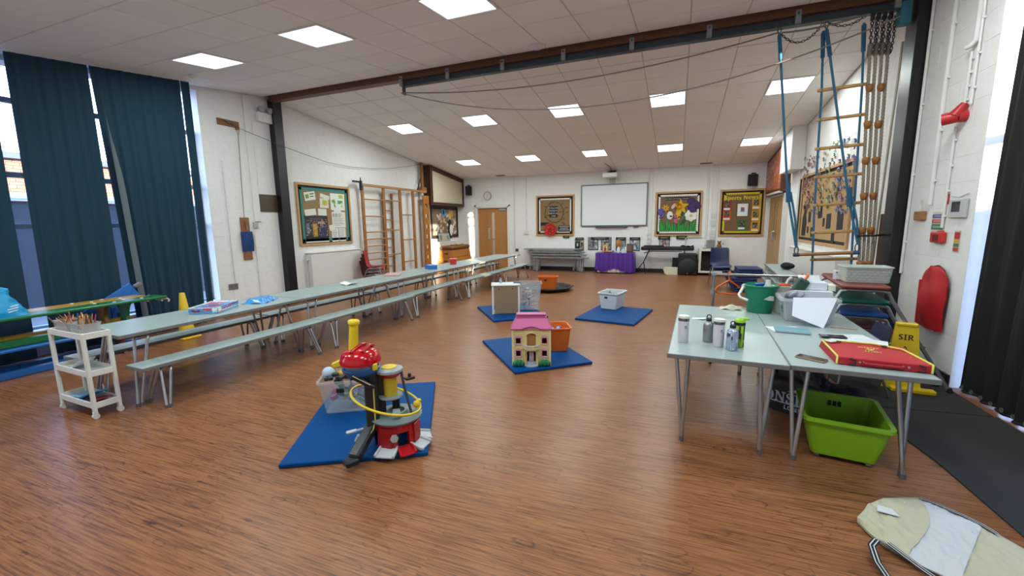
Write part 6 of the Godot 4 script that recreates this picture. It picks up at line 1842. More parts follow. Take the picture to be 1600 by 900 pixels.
func twisted(mb: MB, a: Vector3, b: Vector3, r: float) -> void:
	# a laid rope: three strands winding round each other
	var n := int((b - a).length() / 0.02)
	for s in 3:
		var pts := []
		for i in n + 1:
			var f := float(i) / n
			var w := f * (b - a).length() / 0.11 * TAU + s * TAU / 3
			pts.append(a.lerp(b, f) + Vector3(cos(w), 0, sin(w)) * r * 0.5)
		mb.tube(pts, r * 0.55, 5)

func chain(mb: MB, pts: Array, link: float, wire: float) -> void:
	var c := Curve3D.new()
	for p in pts: c.add_point(p)
	var n := int(c.get_baked_length() / (link * 0.78))
	for i in n:
		var p := c.sample_baked((i + 0.5) * c.get_baked_length() / n)
		var q := c.sample_baked((i + 0.6) * c.get_baked_length() / n)
		var d := (q - p).normalized()
		var side := Vector3(0, 0, 1) if i % 2 == 0 else d.cross(Vector3(0, 0, 1)).normalized()
		if absf(d.dot(side)) > 0.95: side = Vector3.RIGHT
		var ring := []
		for k in 8:
			var a := TAU * k / 8
			ring.append(p + d * cos(a) * link * 0.5 + side * sin(a) * link * 0.3)
		mb.tube(ring, wire, 5, true)

func build_ropes() -> void:
	var zr := RIDGE_Z
	var steel := mat("3f464d", 0.45, 0.6)
	var galv := mat("8e959a", 0.4, 0.7)
	var tr := thing("rope_track", "dark steel track under the wooden ridge strip carrying ropes, ladder and trapeze", "track", Vector3(0, 0, zr))
	var m := MB.new()
	m.span(Vector3(-4.17, 3.655, -0.022), Vector3(2.1, 3.745, 0.022), 0.002)
	m.span(Vector3(-4.17, 3.655, -0.045), Vector3(2.1, 3.667, 0.045), 0.002)
	part(tr, "rail", m, steel)
	for x in [-4.15, -3.32, -2.43, -1.54, -0.65, 0.245, 1.146, 2.03]:
		m = MB.new(); m.span(Vector3(x - 0.03, 3.66, -0.05), Vector3(x + 0.03, 3.80, 0.075), 0.004)
		var c := part(tr, "hanger_clip", m, galv)
		m = MB.new(); m.cyl(Vector3(x, 3.765, 0.074), Vector3(x, 3.765, 0.088), 0.013, -1, 6)
		part(c, "bolt", m, mat("55595c", 0.4, 0.7))
	m = MB.new(); m.span(Vector3(-4.165, 3.545, -0.02), Vector3(-4.125, 3.67, 0.02), 0.003); m.cyl(Vector3(-4.145, 3.56, -0.03), Vector3(-4.145, 3.56, 0.03), 0.022, -1, 12)
	part(tr, "end_pulley", m, steel)
	m = MB.new(); m.span(Vector3(2.06, 3.5, -0.05), Vector3(2.16, 3.72, 0.06), 0.006)
	part(tr, "end_block", m, mat("2f6f86", 0.5), "blue-painted steel end block")
	# pull cords along the track
	m = MB.new(); m.tube(rope_pts(Vector3(-4.13, 3.56, zr + 0.05), Vector3(0.97, 3.6, zr + 0.05), 0.19, 20), 0.008, 6)
	solo("pull_cord", "grey pull cord running along the track to the trapeze rope", "cord", m, mat("6a655f", 0.8))
	m = MB.new(); m.tube(rope_pts(Vector3(-4.13, 3.54, zr + 0.1), Vector3(2.05, 3.56, zr + 0.1), 0.53, 26), 0.008, 6)
	solo("pull_cord", "long grey pull cord sagging in a deep curve beneath the track", "cord", m, mat("7a746c", 0.8))
	m = MB.new(); m.tube(rope_pts(Vector3(1.0, 3.6, zr + 0.03), Vector3(1.8, 3.66, zr + 0.03), 0.03, 8), 0.01, 6)
	solo("pull_cord", "short grey cord tied between the trapeze and ladder hangers", "cord", m, mat("77716a", 0.8))
	for e in [[Vector3(1.0, 3.6, zr), Vector3(1.4, 3.64, zr), 0.14, "steel chain hanging in a loop between trapeze and ladder"], [Vector3(1.45, 3.64, zr), Vector3(1.78, 3.65, zr), 0.06, "steel chain hanging in a loop between ladder and climbing ropes"]]:
		m = MB.new(); chain(m, rope_pts(e[0], e[1], e[2], 8), 0.036, 0.0045)
		solo("link_chain", e[3], "chain", m, mat("4a4d50", 0.45, 0.7), Vector3.ZERO, Basis(), "chains on the rope track")
	# trapeze pulled towards the wall
	var blue := mat("2d6384", 0.8)
	var tp := thing("trapeze", "wooden trapeze bar on two blue ropes, drawn towards the right wall", "trapeze", Vector3(0, 0, zr + 0.02))
	var ends := [[Vector3(0.98, 3.6, 0), Vector3(1.19, 1.8, 0), Vector3(1.325, 1.16, 0), Vector3(1.328, 1.075, 0)], [Vector3(1.43, 3.58, 0), Vector3(1.79, 1.73, 0), Vector3(1.925, 1.2, 0), Vector3(1.92, 1.11, 0)]]
	for e in ends:
		m = MB.new()
		m.tube([e[0], e[0].lerp(e[1], 0.5), e[1], e[2]], 0.013, 8)
		m.tube([e[1] + Vector3(0.03, 0.02, 0), e[1].lerp(e[2], 0.5) + Vector3(0.035, 0, 0), e[2] + Vector3(0.005, 0, 0)], 0.012, 8)
		var rp := part(tp, "rope", m, blue)
		m = MB.new(); m.cyl(e[0] + Vector3(0.002, -0.02, 0), e[0].lerp(e[1], 0.16), 0.02, 0.021, 10)
		part(rp, "splice", m, mat("27587a", 0.9))
		m = MB.new(); m.cyl(e[1] + Vector3(0, 0.12, 0), e[1] - Vector3(-0.015, 0.1, 0), 0.024, 0.026, 10)
		part(rp, "splice", m, mat("27587a", 0.9))
		m = MB.new()
		var ring := []
		for k in 12: ring.append(e[0] + Vector3(cos(TAU * k / 12) * 0.018, 0.035 + sin(TAU * k / 12) * 0.032, 0))
		m.tube(ring, 0.006, 6, true)
		var low := []
		for k in 12: low.append(e[3] + Vector3(cos(TAU * k / 12) * 0.02, 0.055 + sin(TAU * k / 12) * 0.045, 0))
		m.tube(low, 0.006, 6, true)
		part(rp, "shackle", m, mat("4a4e52", 0.4, 0.8))
	m = MB.new(); m.cyl(Vector3(1.32, 1.075, 0), Vector3(1.93, 1.11, 0), 0.02, -1, 14)
	part(tp, "bar", m, wood("8a6238", "a87c4a", 0.5, 0))
	for e in [[Vector3(1.30, 1.074, 0), Vector3(1.36, 1.077, 0), "3a3c40"], [Vector3(1.88, 1.107, 0), Vector3(1.945, 1.111, 0), "27507a"]]:
		m = MB.new(); m.cyl(e[0], e[1], 0.023, -1, 14)
		part(tp, "end_cap", m, mat(e[2], 0.5))
	# rope ladder
	var ld := thing("rope_ladder", "rope ladder with pale wooden rungs on blue ropes hanging from the track", "rope ladder", Vector3(0, 0, zr - 0.05))
	var lr := [[Vector3(1.42, 3.58, 0), Vector3(1.455, 2.95, 0), Vector3(1.49, 1.6, 0), Vector3(1.535, 0.62, 0)], [Vector3(1.79, 3.6, 0), Vector3(1.83, 2.95, 0), Vector3(1.875, 1.6, 0), Vector3(1.92, 0.62, 0)]]
	for e in lr:
		m = MB.new(); m.tube(e, 0.012, 8)
		var rp := part(ld, "side_rope", m, blue)
		m = MB.new(); m.cyl(e[0] + Vector3(0, -0.02, 0), e[0].lerp(e[1], 0.45), 0.022, 0.02, 10)
		part(rp, "splice", m, mat("27587a", 0.9))
	for k in 8:
		var y := 2.945 - 0.322 * k
		var x := 1.413 + 0.0135 * k
		m = MB.new(); m.bar(Vector3(x, y, 0), Vector3(x + 0.462, y + 0.02, 0), 0.036, 0.034, Vector3.UP, 0.008)
		var rg := part(ld, "rung", m, wood("a9824e", "c49c66", 0.5, 0))
		m = MB.new()
		for f in [0.09, 0.91]: m.cyl(Vector3(x + 0.462 * f, y + 0.02 * f, -0.02), Vector3(x + 0.462 * f, y + 0.02 * f, 0.022), 0.008, -1, 8)
		part(rg, "peg", m, mat("7a5a34", 0.6))
	# four laid climbing ropes with wooden foot cups, hooked to the wall
	var hemp := noise_mat("83796a", "a59b89", 0.95, 30.0, 0.2, 2)
	var cup := wood("8a5426", "a66c36", 0.45, 1)
	for k in 4:
		var x0: float = 1.85 + 0.058 * k
		var x1: float = 1.965 + 0.042 * k
		var rp := thing("climbing_rope", ["grey climbing rope with wooden cups, nearest the rope ladder", "plain grey climbing rope, second from the rope ladder", "grey climbing rope with wooden cups, third from the rope ladder", "plain grey climbing rope beside the black column"][k], "rope", Vector3(0, 0, zr - 0.015 * k))
		m = MB.new(); twisted(m, Vector3(x0, 3.32, 0), Vector3(x1, 0.86, 0), 0.017)
		part(rp, "rope", m, hemp)
		m = MB.new(); chain(m, [Vector3(x0 - 0.005, 3.62, 0), Vector3(x0, 3.3, 0)], 0.042, 0.006); chain(m, [Vector3(x0 + 0.02, 3.62, 0.02), Vector3(x0 + 0.03, 3.42, 0.02), Vector3(x0 + 0.02, 3.25, 0.02)], 0.036, 0.005)
		m.cyl(Vector3(x0, 3.6, -0.015), Vector3(x0, 3.66, -0.015), 0.02, -1, 10)
		part(rp, "hanging_chain", m, mat("45484a", 0.45, 0.7))
		m = MB.new(); m.cyl(Vector3(x0, 3.24, 0), Vector3(x0, 3.36, 0), 0.022, -1, 10)
		part(rp, "splice", m, mat("6f675a", 0.9))
		if k % 2 == 0:
			for j in 6:
				var y: float = 2.905 - 0.387 * j
				var x: float = lerpf(x0, x1, (3.32 - y) / 2.46) + 0.012
				m = MB.new(); m.lathe([Vector2(0.016, -0.042), Vector2(0.024, -0.038), Vector2(0.034, 0.0), Vector2(0.037, 0.026), Vector2(0.03, 0.038), Vector2(0.016, 0.04)], 16, Vector3(x, y, 0))
				part(rp, "foot_cup", m, cup)
	var tb := thing("rope_tie_board", "dark wooden board with a black strap holding the climbing ropes back", "board", Vector3(2.16, 0, zr - 0.02))
	m = MB.new(); m.box(Vector3(0.05, 1.12, -0.13), Vector3(0.06, 0.85, 0.1), Basis(), 0.005)
	part(tb, "board", m, wood("3f2415", "573520", 0.5, 1))
	m = MB.new(); m.tube([Vector3(-0.26, 1.3, 0.06), Vector3(-0.1, 1.302, 0.055), Vector3(0.03, 1.31, -0.03), Vector3(0.04, 1.31, -0.1)], 0.012, 6)
	part(tb, "strap", m, mat("15171a", 0.7))
	var cp := MB.new(); cp.cyl(Vector3(2.155, 0.95, -6.2), Vector3(2.2, 3.4, -6.2), 0.012, -1, 8)
	solo("steel_guide_tube", "thin pale steel tube running up behind the climbing ropes", "tube", cp, mat("a7a294", 0.4, 0.6))
	# ceiling fittings
	var ap := thing("wireless_access_point", "round white ceiling unit with a small blue light near the track", "access point", Vector3(-1.836, ceil_y(-5.7) - 0.002, -5.7), slope_frame(0, false))
	m = MB.new(); m.lathe([Vector2(0.0, -0.045), Vector2(0.06, -0.044), Vector2(0.1, -0.03), Vector2(0.115, 0.0), Vector2(0, 0)], 28)
	part(ap, "housing", m, mat("d9dadc", 0.4))
	var gm := StandardMaterial3D.new(); gm.albedo_color = Color.html("3a5fe0"); gm.emission_enabled = true; gm.emission = Color.html("3a5fff"); gm.emission_energy_multiplier = 1.2
	m = MB.new(); m.box(Vector3(0.0, -0.042, 0.03), Vector3(0.04, 0.012, 0.012), Basis(), 0.004)
	part(ap, "status_light", m, gm)
	m = MB.new(); m.lathe([Vector2(0.0, -0.04), Vector2(0.03, -0.038), Vector2(0.045, -0.02), Vector2(0.05, 0.0), Vector2(0, 0)], 18)
	solo("smoke_detector", "small white smoke detector on the ceiling by the curtain's top corner", "detector", m, mat("d6d5d3", 0.5), Vector3(-6.494, ceil_y(-4.29) - 0.002, -4.29), slope_frame(0, false))
	m = MB.new(); m.lathe([Vector2(0.0, -0.03), Vector2(0.022, -0.028), Vector2(0.03, -0.014), Vector2(0.034, 0.0), Vector2(0, 0)], 16)
	solo("smoke_detector", "tiny white sensor on the ceiling above the gap in the curtains", "detector", m, mat("d6d5d3", 0.5), Vector3(-6.553, ceil_y(-3.11) - 0.002, -3.11), slope_frame(0, false))

# ---------- play mats, tubs and toys on the floor ----------
func play_mat(label: String, x: float, z: float, deg: float, w: float, l: float, mark: Vector2) -> void:
	var t := thing("play_mat", label, "mat", Vector3(x, 0, z), turn(deg), "blue play mats on the floor")
	var m := MB.new(); m.box(Vector3(0, 0.015, 0), Vector3(w, 0.03, l), Basis(), 0.006)
	var vinyl := noise_mat("003e78", "044683", 0.5, 6.0, 0.2, 3)
	vinyl.metallic_specular = 0.2
	part(t, "padded_body", m, vinyl)
	m = MB.new()
	for s in [-1.0, 1.0]:
		m.box(Vector3(0, 0.012, s * (l / 2 + 0.0005)), Vector3(w - 0.02, 0.003, 0.002)); m.box(Vector3(s * (w / 2 + 0.0005), 0.012, 0), Vector3(0.002, 0.003, l - 0.02))
	part(t, "seam", m, mat("003a70", 0.6)).set_meta("kind", "stuff")
	if mark != Vector2.ZERO:
		text(t, "printed_mark", "YPO", 0.055, 0.001, mat("cfdae6", 0.5), Transform3D(Basis(Vector3.RIGHT, -PI / 2), Vector3(mark.x, 0.031, mark.y)))

func scatter_toys(label: String, group: String, centre: Vector3, b: Basis, w: float, d: float, n: int, seed_: int, cols: Array) -> void:
	# small toy pieces heaped in a tub: bricks, balls, rods
	var g := RandomNumberGenerator.new(); g.seed = seed_
	for k in n:
		var m := MB.new()
		var kind := g.randi() % 3
		var rot := Basis.from_euler(Vector3(g.randf() * 3, g.randf() * 6, g.randf() * 3))
		if kind == 0: m.box(Vector3.ZERO, Vector3(0.06, 0.03, 0.04), rot, 0.006)
		elif kind == 1: m.ell(Vector3.ZERO, Vector3(0.03, 0.026, 0.028), 10, 6)
		else: m.box(Vector3.ZERO, Vector3(0.1, 0.018, 0.026), rot, 0.005)
		var p := centre + b * Vector3(g.randf_range(-0.5, 0.5) * w, g.randf_range(0, 0.04) + 0.035 * int(k / 6), g.randf_range(-0.5, 0.5) * d)
		solo("toy_piece", label, "toy", m, mat(cols[g.randi() % cols.size()], 0.4), p, Basis(), group)

func bin(called: String, label: String, bw: float, bd: float, tw: float, td: float, h: float, m: Material, at: Vector3, deg: float, hole := "", lip := 0.014) -> Node3D:
	var t := thing(called, label, "tub", at, turn(deg))
	var b := MB.new(); b.tub(bw, bd, tw, td, h, 0.006, lip, 0.03)
	part(t, "tub_body", b, m)
	if hole:
		for s in [-1.0, 1.0]:
			var p := MB.new()
			if hole == "front": p.box(Vector3(-bw * 0.12, h * 0.72, s * lerpf(bd, td, 0.72) / 2), Vector3(0.06, 0.035, 0.012), Basis(), 0.005)
			else: p.box(Vector3(s * lerpf(bw, tw, 0.72) / 2, h * 0.72, 0), Vector3(0.012, 0.035, 0.07), Basis(), 0.005)
			part(t, "hand_hole", p, mat("1c1712", 0.9))
	return t

func build_toys() -> void:
	play_mat("blue play mat under the red-domed toy tower", -2.18, -2.515, 29.3, 0.92, 1.27, Vector2(0.37, 0.585))
	play_mat("blue play mat under the pink-roofed doll's house", -1.535, -4.543, 40.3, 0.88, 1.25, Vector2.ZERO)
	play_mat("blue play mat under the grey toy cabinet", -2.6, -6.54, 37.9, 0.9, 1.2, Vector2.ZERO)
	play_mat("blue play mat under the white storage box", -0.9, -6.87, -9.0, 0.92, 1.22, Vector2.ZERO)
	var my := 0.031
	var frost := mat("c9d3da", 0.4, 0.0, {"transparency": BaseMaterial3D.TRANSPARENCY_ALPHA})
	frost.albedo_color.a = 0.2
	# clear tub beside the tower
	var cb := turn(31)
	var cp := Vector3(-2.46, my, -2.59)
	bin("clear_tub", "clear plastic tub heaped with toys beside the red-domed tower", 0.34, 0.26, 0.41, 0.32, 0.27, frost, cp, 31, "front")
	var gr := ["3f8a3c", "2f6a34", "5a9a4a", "2a2d30", "1d1f22", "c9b02a", "6a6f74", "b03a6a"]
	scatter_toys("small plastic toy piece seen through the clear tub by the tower", "toy pieces in the tower tub", cp + Vector3(0, 0.05, 0), cb, 0.24, 0.15, 26, 3, gr)
	for e in [[Vector3(-0.15, 0.3, 0.02), Vector3(0.05, 0.05, 0.05), "b9c4d6", "white patterned toy ball on top of the clear tub by the tower"], [Vector3(-0.05, 0.285, 0.0), Vector3(0.045, 0.03, 0.04), "b8962a", "gold toy lump on top of the clear tub by the tower"]]:
		var m := MB.new(); m.ell(Vector3.ZERO, e[1], 16, 10)
		solo("toy_ball", e[3], "toy", m, noise_mat("7f94b4", "dfe4ee", 0.4, 20.0, 0.1, 2) if e[2] == "b9c4d6" else mat(e[2], 0.35), cp + cb * e[0])
	var rp := thing("toy_plane", "red and blue plastic toy aeroplane lying on the clear tub", "toy", cp + cb * Vector3(0.06, 0.3, -0.06), cb * Basis(Vector3(0, 0, 1), -0.25))
	var m := MB.new(); m.ell(Vector3.ZERO, Vector3(0.14, 0.035, 0.05), 16, 8); m.prism(PackedVector2Array([Vector2(-0.04, -0.14), Vector2(0.04, -0.14), Vector2(0.06, 0.14), Vector2(-0.02, 0.14)]), 0.012, Transform3D(Basis(Vector3.RIGHT, -PI / 2), Vector3.ZERO))
	part(rp, "fuselage", m, mat("b81c2a", 0.3))
	m = MB.new(); m.ell(Vector3(0.04, -0.02, 0), Vector3(0.1, 0.02, 0.055), 14, 6)
	part(rp, "belly", m, mat("1d4f9c", 0.35))
	var yb := MB.new(); yb.box(Vector3.ZERO, Vector3(0.09, 0.05, 0.05), Basis(Vector3(0, 0, 1), 0.4), 0.008)
	solo("toy_brick", "yellow plastic toy block on top of the clear tub", "toy", yb, mat("d8b51c", 0.35), cp + cb * Vector3(-0.09, 0.35, -0.05), cb)
	var dk := MB.new()
	for k in 9: dk.box(Vector3(-0.12 + 0.03 * k, 0.01 * (k % 3), 0.03 * sin(k * 2.0)), Vector3(0.035, 0.03, 0.05), Basis(Vector3.UP, k * 0.7), 0.006)
	solo("toy_tracks", "dark toy train track pieces heaped along the tub's front rim", "toy", dk, mat("24272b", 0.5), cp + cb * Vector3(-0.03, 0.275, 0.08), cb)
	build_tower()
	build_dolls_house()
	# orange bin behind the doll's house
	var orange := mat("d4661a", 0.42)
	bin("orange_bin", "orange plastic bin of toys behind the pink-roofed doll's house", 0.19, 0.27, 0.24, 0.33, 0.28, orange, Vector3(-1.27, my, -4.7), 25, "side")
	scatter_toys("small bright toy piece heaped in the orange bin by the doll's house", "toy pieces in the orange bin", Vector3(-1.27, 0.17, -4.7), turn(25), 0.15, 0.2, 18, 8, ["2f8ac0", "1c2c5c", "b02a5a", "8a2a4a", "5ab0d4", "d9d9d6"])
	# toy cabinet, clear tub, black tray
	var tc := thing("toy_cabinet", "small white toy cabinet with a brown back panel on a play mat", "cabinet", Vector3(-2.63, my, -6.4), turn(24))
	m = MB.new(); m.box(Vector3(0.01, 0.235, 0.143), Vector3(0.385, 0.44, 0.012), Basis(), 0.003)
	part(tc, "back_panel", m, mat("8a7660", 0.6))
	for s in [-1.0, 1.0]:
		m = MB.new(); m.box(Vector3(s * 0.21, 0.235, 0), Vector3(0.03, 0.47, 0.3), Basis(), 0.004)
		part(tc, "side_panel", m, mat("d4d8da", 0.45))
		m = MB.new(); m.cyl(Vector3(s * 0.11, 0.42, 0.149), Vector3(s * 0.11, 0.42, 0.151), 0.011, -1, 12)
		part(tc, "peg_hole", m, mat("15130f", 0.8))
	m = MB.new(); m.box(Vector3(0, 0.478, 0), Vector3(0.47, 0.02, 0.33), Basis(), 0.005)
	part(tc, "top", m, mat("d9dddf", 0.4))
	m = MB.new(); m.box(Vector3(0, 0.012, -0.01), Vector3(0.39, 0.02, 0.28), Basis(), 0.003)
	part(tc, "bottom", m, mat("d4d8da", 0.45))
	m = MB.new(); m.lathe([Vector2(0, 0), Vector2(0.022, 0), Vector2(0.024, 0.05), Vector2(0.01, 0.07), Vector2(0.011, 0.09), Vector2(0, 0.09)], 14)
	solo("small_bottle", "little clear bottle standing on the white toy cabinet", "bottle", m, glassy("a9c4dc", 0.5, 0.1), Vector3(-2.72, 0.52, -6.42))
	m = MB.new(); m.box(Vector3(0, 0.01, 0), Vector3(0.12, 0.02, 0.06), Basis(), 0.004)
	solo("toy_plank", "flat grey plastic piece lying on the white toy cabinet", "toy", m, mat("5f6a78", 0.5), Vector3(-2.46, 0.519, -6.5), turn(20))
	var tp := Vector3(-2.37, my, -6.84)
	bin("clear_tub", "tall clear plastic tub of mixed toys beside the toy cabinet", 0.32, 0.3, 0.42, 0.38, 0.46, frost, tp, 20, "")
	scatter_toys("small toy piece seen through the tall clear tub by the toy cabinet", "toy pieces in the tall clear tub", tp + Vector3(0, 0.05, 0), turn(20), 0.22, 0.2, 48, 12, ["d9c4b8", "2f7a5a", "b02a34", "e0d8cc", "c99ab0", "6a8a9a", "d8d4c8", "a86a7a"])
	var tray := thing("activity_tray", "black eight-sided activity tray on the floor holding an orange tub", "tray", Vector3(-2.72, 0, -9.12))
	m = MB.new()
	m.lathe([Vector2(0, 0.004), Vector2(0.5, 0.004), Vector2(0.56, 0.05), Vector2(0.6, 0.07), Vector2(0.6, 0.09), Vector2(0.555, 0.09), Vector2(0.5, 0.02), Vector2(0, 0.02)], 8, Vector3.ZERO, turn(22.5), TAU, false)
	part(tray, "tray_body", m, mat("1a1c1f", 0.5))
	bin("orange_bin", "orange plastic tub standing in the black activity tray", 0.33, 0.27, 0.42, 0.34, 0.28, orange, Vector3(-2.72, 0.021, -9.2), 8, "front")
	bin("white_bin", "white plastic storage box of toys alone on a play mat", 0.27, 0.4, 0.34, 0.47, 0.28, mat("ccd4d8", 0.45), Vector3(-1.02, my, -7.36), -12, "front", 0.02)
	scatter_toys("small grey toy piece heaped in the white storage box", "toy pieces in the white box", Vector3(-1.02, 0.17, -7.36), turn(-12), 0.2, 0.3, 14, 15, ["5f6a74", "8a949c", "3a444c", "a9b0b4"])

func build_tower() -> void:
	var t := thing("toy_tower", "tall plastic toy lookout tower with a red dome, black mast and yellow hoop", "toy tower", Vector3(-1.735, 0.031, -2.235), turn(37))
	var red := mat("b01820", 0.25); var grey := mat("6f7b80", 0.35); var blackm := mat("1b1f26", 0.35); var yel := mat("d8bb1e", 0.35); var pale := mat("b9bec4", 0.4); var blue := mat("17579c", 0.3)
	# red drum with three arched doors and sloping flaps
	var m := MB.new()
	var n := 24
	for k in n:
		var a0 := TAU * k / n; var a1 := TAU * (k + 1) / n
		var open := (k % 6) in [4, 5]
		var y0 := 0.0 if not open else 0.13
		var r0 := 0.15; var r1 := 0.142
		m.quad(Vector3(cos(a0) * r0, y0, sin(a0) * r0), Vector3(cos(a1) * r0, y0, sin(a1) * r0), Vector3(cos(a1) * r1, 0.185, sin(a1) * r1), Vector3(cos(a0) * r1, 0.185, sin(a0) * r1), Vector3(cos(a0), 0, sin(a0)))
		m.quad(Vector3(cos(a0) * (r0 - 0.02), y0, sin(a0) * (r0 - 0.02)), Vector3(cos(a1) * (r0 - 0.02), y0, sin(a1) * (r0 - 0.02)), Vector3(cos(a1) * (r1 - 0.02), 0.185, sin(a1) * (r1 - 0.02)), Vector3(cos(a0) * (r1 - 0.02), 0.185, sin(a0) * (r1 - 0.02)), Vector3(-cos(a0), 0, -sin(a0)))
		if open: m.quad(Vector3(cos(a0) * r0, y0, sin(a0) * r0), Vector3(cos(a1) * r0, y0, sin(a1) * r0), Vector3(cos(a1) * (r0 - 0.02), y0, sin(a1) * (r0 - 0.02)), Vector3(cos(a0) * (r0 - 0.02), y0, sin(a0) * (r0 - 0.02)), Vector3.DOWN)
	part(t, "drum", m, red)
	for k in 4:
		var a := TAU * (k * 6 + 2) / n
		m = MB.new(); m.box(Vector3(cos(a) * 0.146, 0.09, sin(a) * 0.146), Vector3(0.012, 0.15, 0.085), Basis(Vector3.UP, -a), 0.004)
		part(t, "door_panel", m, mat("9c141c", 0.3))
	m = MB.new(); m.lathe([Vector2(0, 0.0), Vector2(0.02, 0.0), Vector2(0.026, 0.012), Vector2(0.026, 0.03), Vector2(0, 0.034)], 6, Vector3(-0.02, 0.11, 0.152), Basis(Vector3.RIGHT, PI / 2))
	part(t, "shield_badge", m, mat("a9adb0", 0.4))
	for e in [[-0.42, 0.11, pale], [0.3, 0.085, red], [0.95, 0.1, pale], [1.6, 0.1, pale]]:
		m = MB.new()
		m.xf = Transform3D(Basis(Vector3.UP, e[0]), Vector3.ZERO)
		var hw: float = e[1] / 2
		m.bar(Vector3(0, 0.03, 0.13), Vector3(0, 0.006, 0.225), hw * 2, 0.012, Vector3.UP, 0.003)
		for s in [-1.0, 1.0]: m.bar(Vector3(s * hw, 0.035, 0.13), Vector3(s * (hw + 0.006), 0.012, 0.225), 0.016, 0.024, Vector3.UP, 0.004)
		part(t, "ramp_flap", m, e[2])
	m = MB.new(); m.lathe([Vector2(0, 0.178), Vector2(0.15, 0.178), Vector2(0.168, 0.19), Vector2(0.17, 0.2), Vector2(0.14, 0.207), Vector2(0.08, 0.205), Vector2(0.07, 0.23), Vector2(0.055, 0.23), Vector2(0.05, 0.207), Vector2(0, 0.205)], 28)
	part(t, "lower_deck", m, grey)
	# black mast with a splayed foot and a yellow line
	m = MB.new()
	m.bar(Vector3(-0.15, 0.12, 0.03), Vector3(-0.15, 0.56, 0.0), 0.085, 0.08, Vector3(0, 0, 1), 0.012)
	m.bar(Vector3(-0.16, 0.15, 0.03), Vector3(-0.27, 0.03, 0.2), 0.075, 0.065, Vector3.UP, 0.012)
	m.bar(Vector3(-0.15, 0.5, 0.01), Vector3(-0.2, 0.56, 0.02), 0.09, 0.09, Vector3.UP, 0.012)
	m.box(Vector3(-0.285, 0.022, 0.215), Vector3(0.085, 0.044, 0.075), Basis(Vector3.UP, 0.5), 0.01)
	m.bar(Vector3(-0.14, 0.12, -0.02), Vector3(-0.12, 0.0, -0.1), 0.07, 0.06, Vector3.UP, 0.01)
	part(t, "mast", m, blackm)
	m = MB.new()
	m.tube([Vector3(-0.135, 0.42, 0.052), Vector3(-0.135, 0.2, 0.066), Vector3(-0.15, 0.15, 0.08), Vector3(-0.245, 0.065, 0.2)], 0.005, 5)
	part(t, "yellow_line", m, mat("c9bf4a", 0.4))
	m = MB.new(); m.bar(Vector3(-0.26, 0.53, 0.09), Vector3(-0.13, 0.43, 0.07), 0.03, 0.03, Vector3.UP, 0.006)
	var dg := part(t, "diagonal_arm", m, blackm)
	m = MB.new(); m.bar(Vector3(-0.25, 0.535, 0.107), Vector3(-0.15, 0.458, 0.09), 0.012, 0.005, Vector3.UP)
	part(dg, "yellow_stripe", m, mat("c9c49a", 0.4))
	# domed cabin
	var hc := Vector3(-0.205, 0.555, 0.0)
	m = MB.new(); m.lathe([Vector2(0, -0.06), Vector2(0.08, -0.055), Vector2(0.115, -0.02), Vector2(0.12, 0.0), Vector2(0.112, 0.004), Vector2(0.1, -0.01), Vector2(0, -0.03)], 28, hc)
	part(t, "blue_bowl", m, blue)
	m = MB.new(); m.lathe([Vector2(0.1, -0.01), Vector2(0.108, 0.035)], 24, hc); m.cyl(hc + Vector3(0, -0.03, 0), hc + Vector3(0, 0.05, 0), 0.03, -1, 10)
	part(t, "cabin_windows", m, mat("7f93b8", 0.2))
	m = MB.new(); m.lathe([Vector2(0.128, 0.035), Vector2(0.131, 0.045), Vector2(0.123, 0.075), Vector2(0.11, 0.105), Vector2(0.07, 0.125), Vector2(0.03, 0.133), Vector2(0.0, 0.134)], 32, hc); m.lathe([Vector2(0.0, 0.036), Vector2(0.128, 0.035)], 32, hc)
	part(t, "dome", m, mat("b3101c", 0.14))
	m = MB.new()
	m.tube([hc + Vector3(-0.05, 0.12, 0.08), hc + Vector3(0.0, 0.147, 0.0), hc + Vector3(0.03, 0.13, -0.09)], 0.012, 8); m.tube([hc + Vector3(0.02, 0.12, 0.09), hc + Vector3(0.06, 0.14, 0.0), hc + Vector3(0.08, 0.12, -0.07)], 0.012, 8)
	part(t, "dome_rail", m, mat("a80f1a", 0.18))
	m = MB.new(); m.lathe([Vector2(0.03, 0.1), Vector2(0.028, 0.29), Vector2(0.036, 0.292), Vector2(0.038, 0.31), Vector2(0.03, 0.318), Vector2(0.022, 0.31), Vector2(0, 0.305)], 14, hc + Vector3(-0.05, 0, 0), Basis(Vector3(0, 0, 1), -0.08))
	part(t, "periscope", m, mat("dcc01f", 0.35))
	m = MB.new(); m.box(hc + Vector3(0.09, 0.02, 0.09), Vector3(0.035, 0.045, 0.02), Basis(Vector3.UP, 0.7), 0.005)
	part(t, "yellow_latch", m, yel)
	# lift shaft on the right: top deck, yellow tube, middle deck, struts
	var rc := Vector3(-0.03, 0, 0.0)
	m = MB.new(); m.lathe([Vector2(0, 0.535), Vector2(0.06, 0.535), Vector2(0.088, 0.525), Vector2(0.09, 0.51), Vector2(0.0, 0.505)].duplicate(), 20, rc)
	part(t, "upper_deck", m, mat("8d979c", 0.35))
	m = MB.new(); m.lathe([Vector2(0, 0.47), Vector2(0.06, 0.475), Vector2(0.085, 0.508), Vector2(0, 0.509)], 20, rc)
	part(t, "red_collar", m, red)
	m = MB.new(); m.cyl(rc + Vector3(0, 0.53, 0), rc + Vector3(0, 0.54, 0), 0.05, -1, 20)
	part(t, "yellow_hatch", m, yel)
	m = MB.new(); m.cyl(rc + Vector3(0, 0.335, 0), rc + Vector3(0, 0.475, 0), 0.045, -1, 20)
	part(t, "yellow_tube", m, glassy("d2b816", 0.75, 0.15))
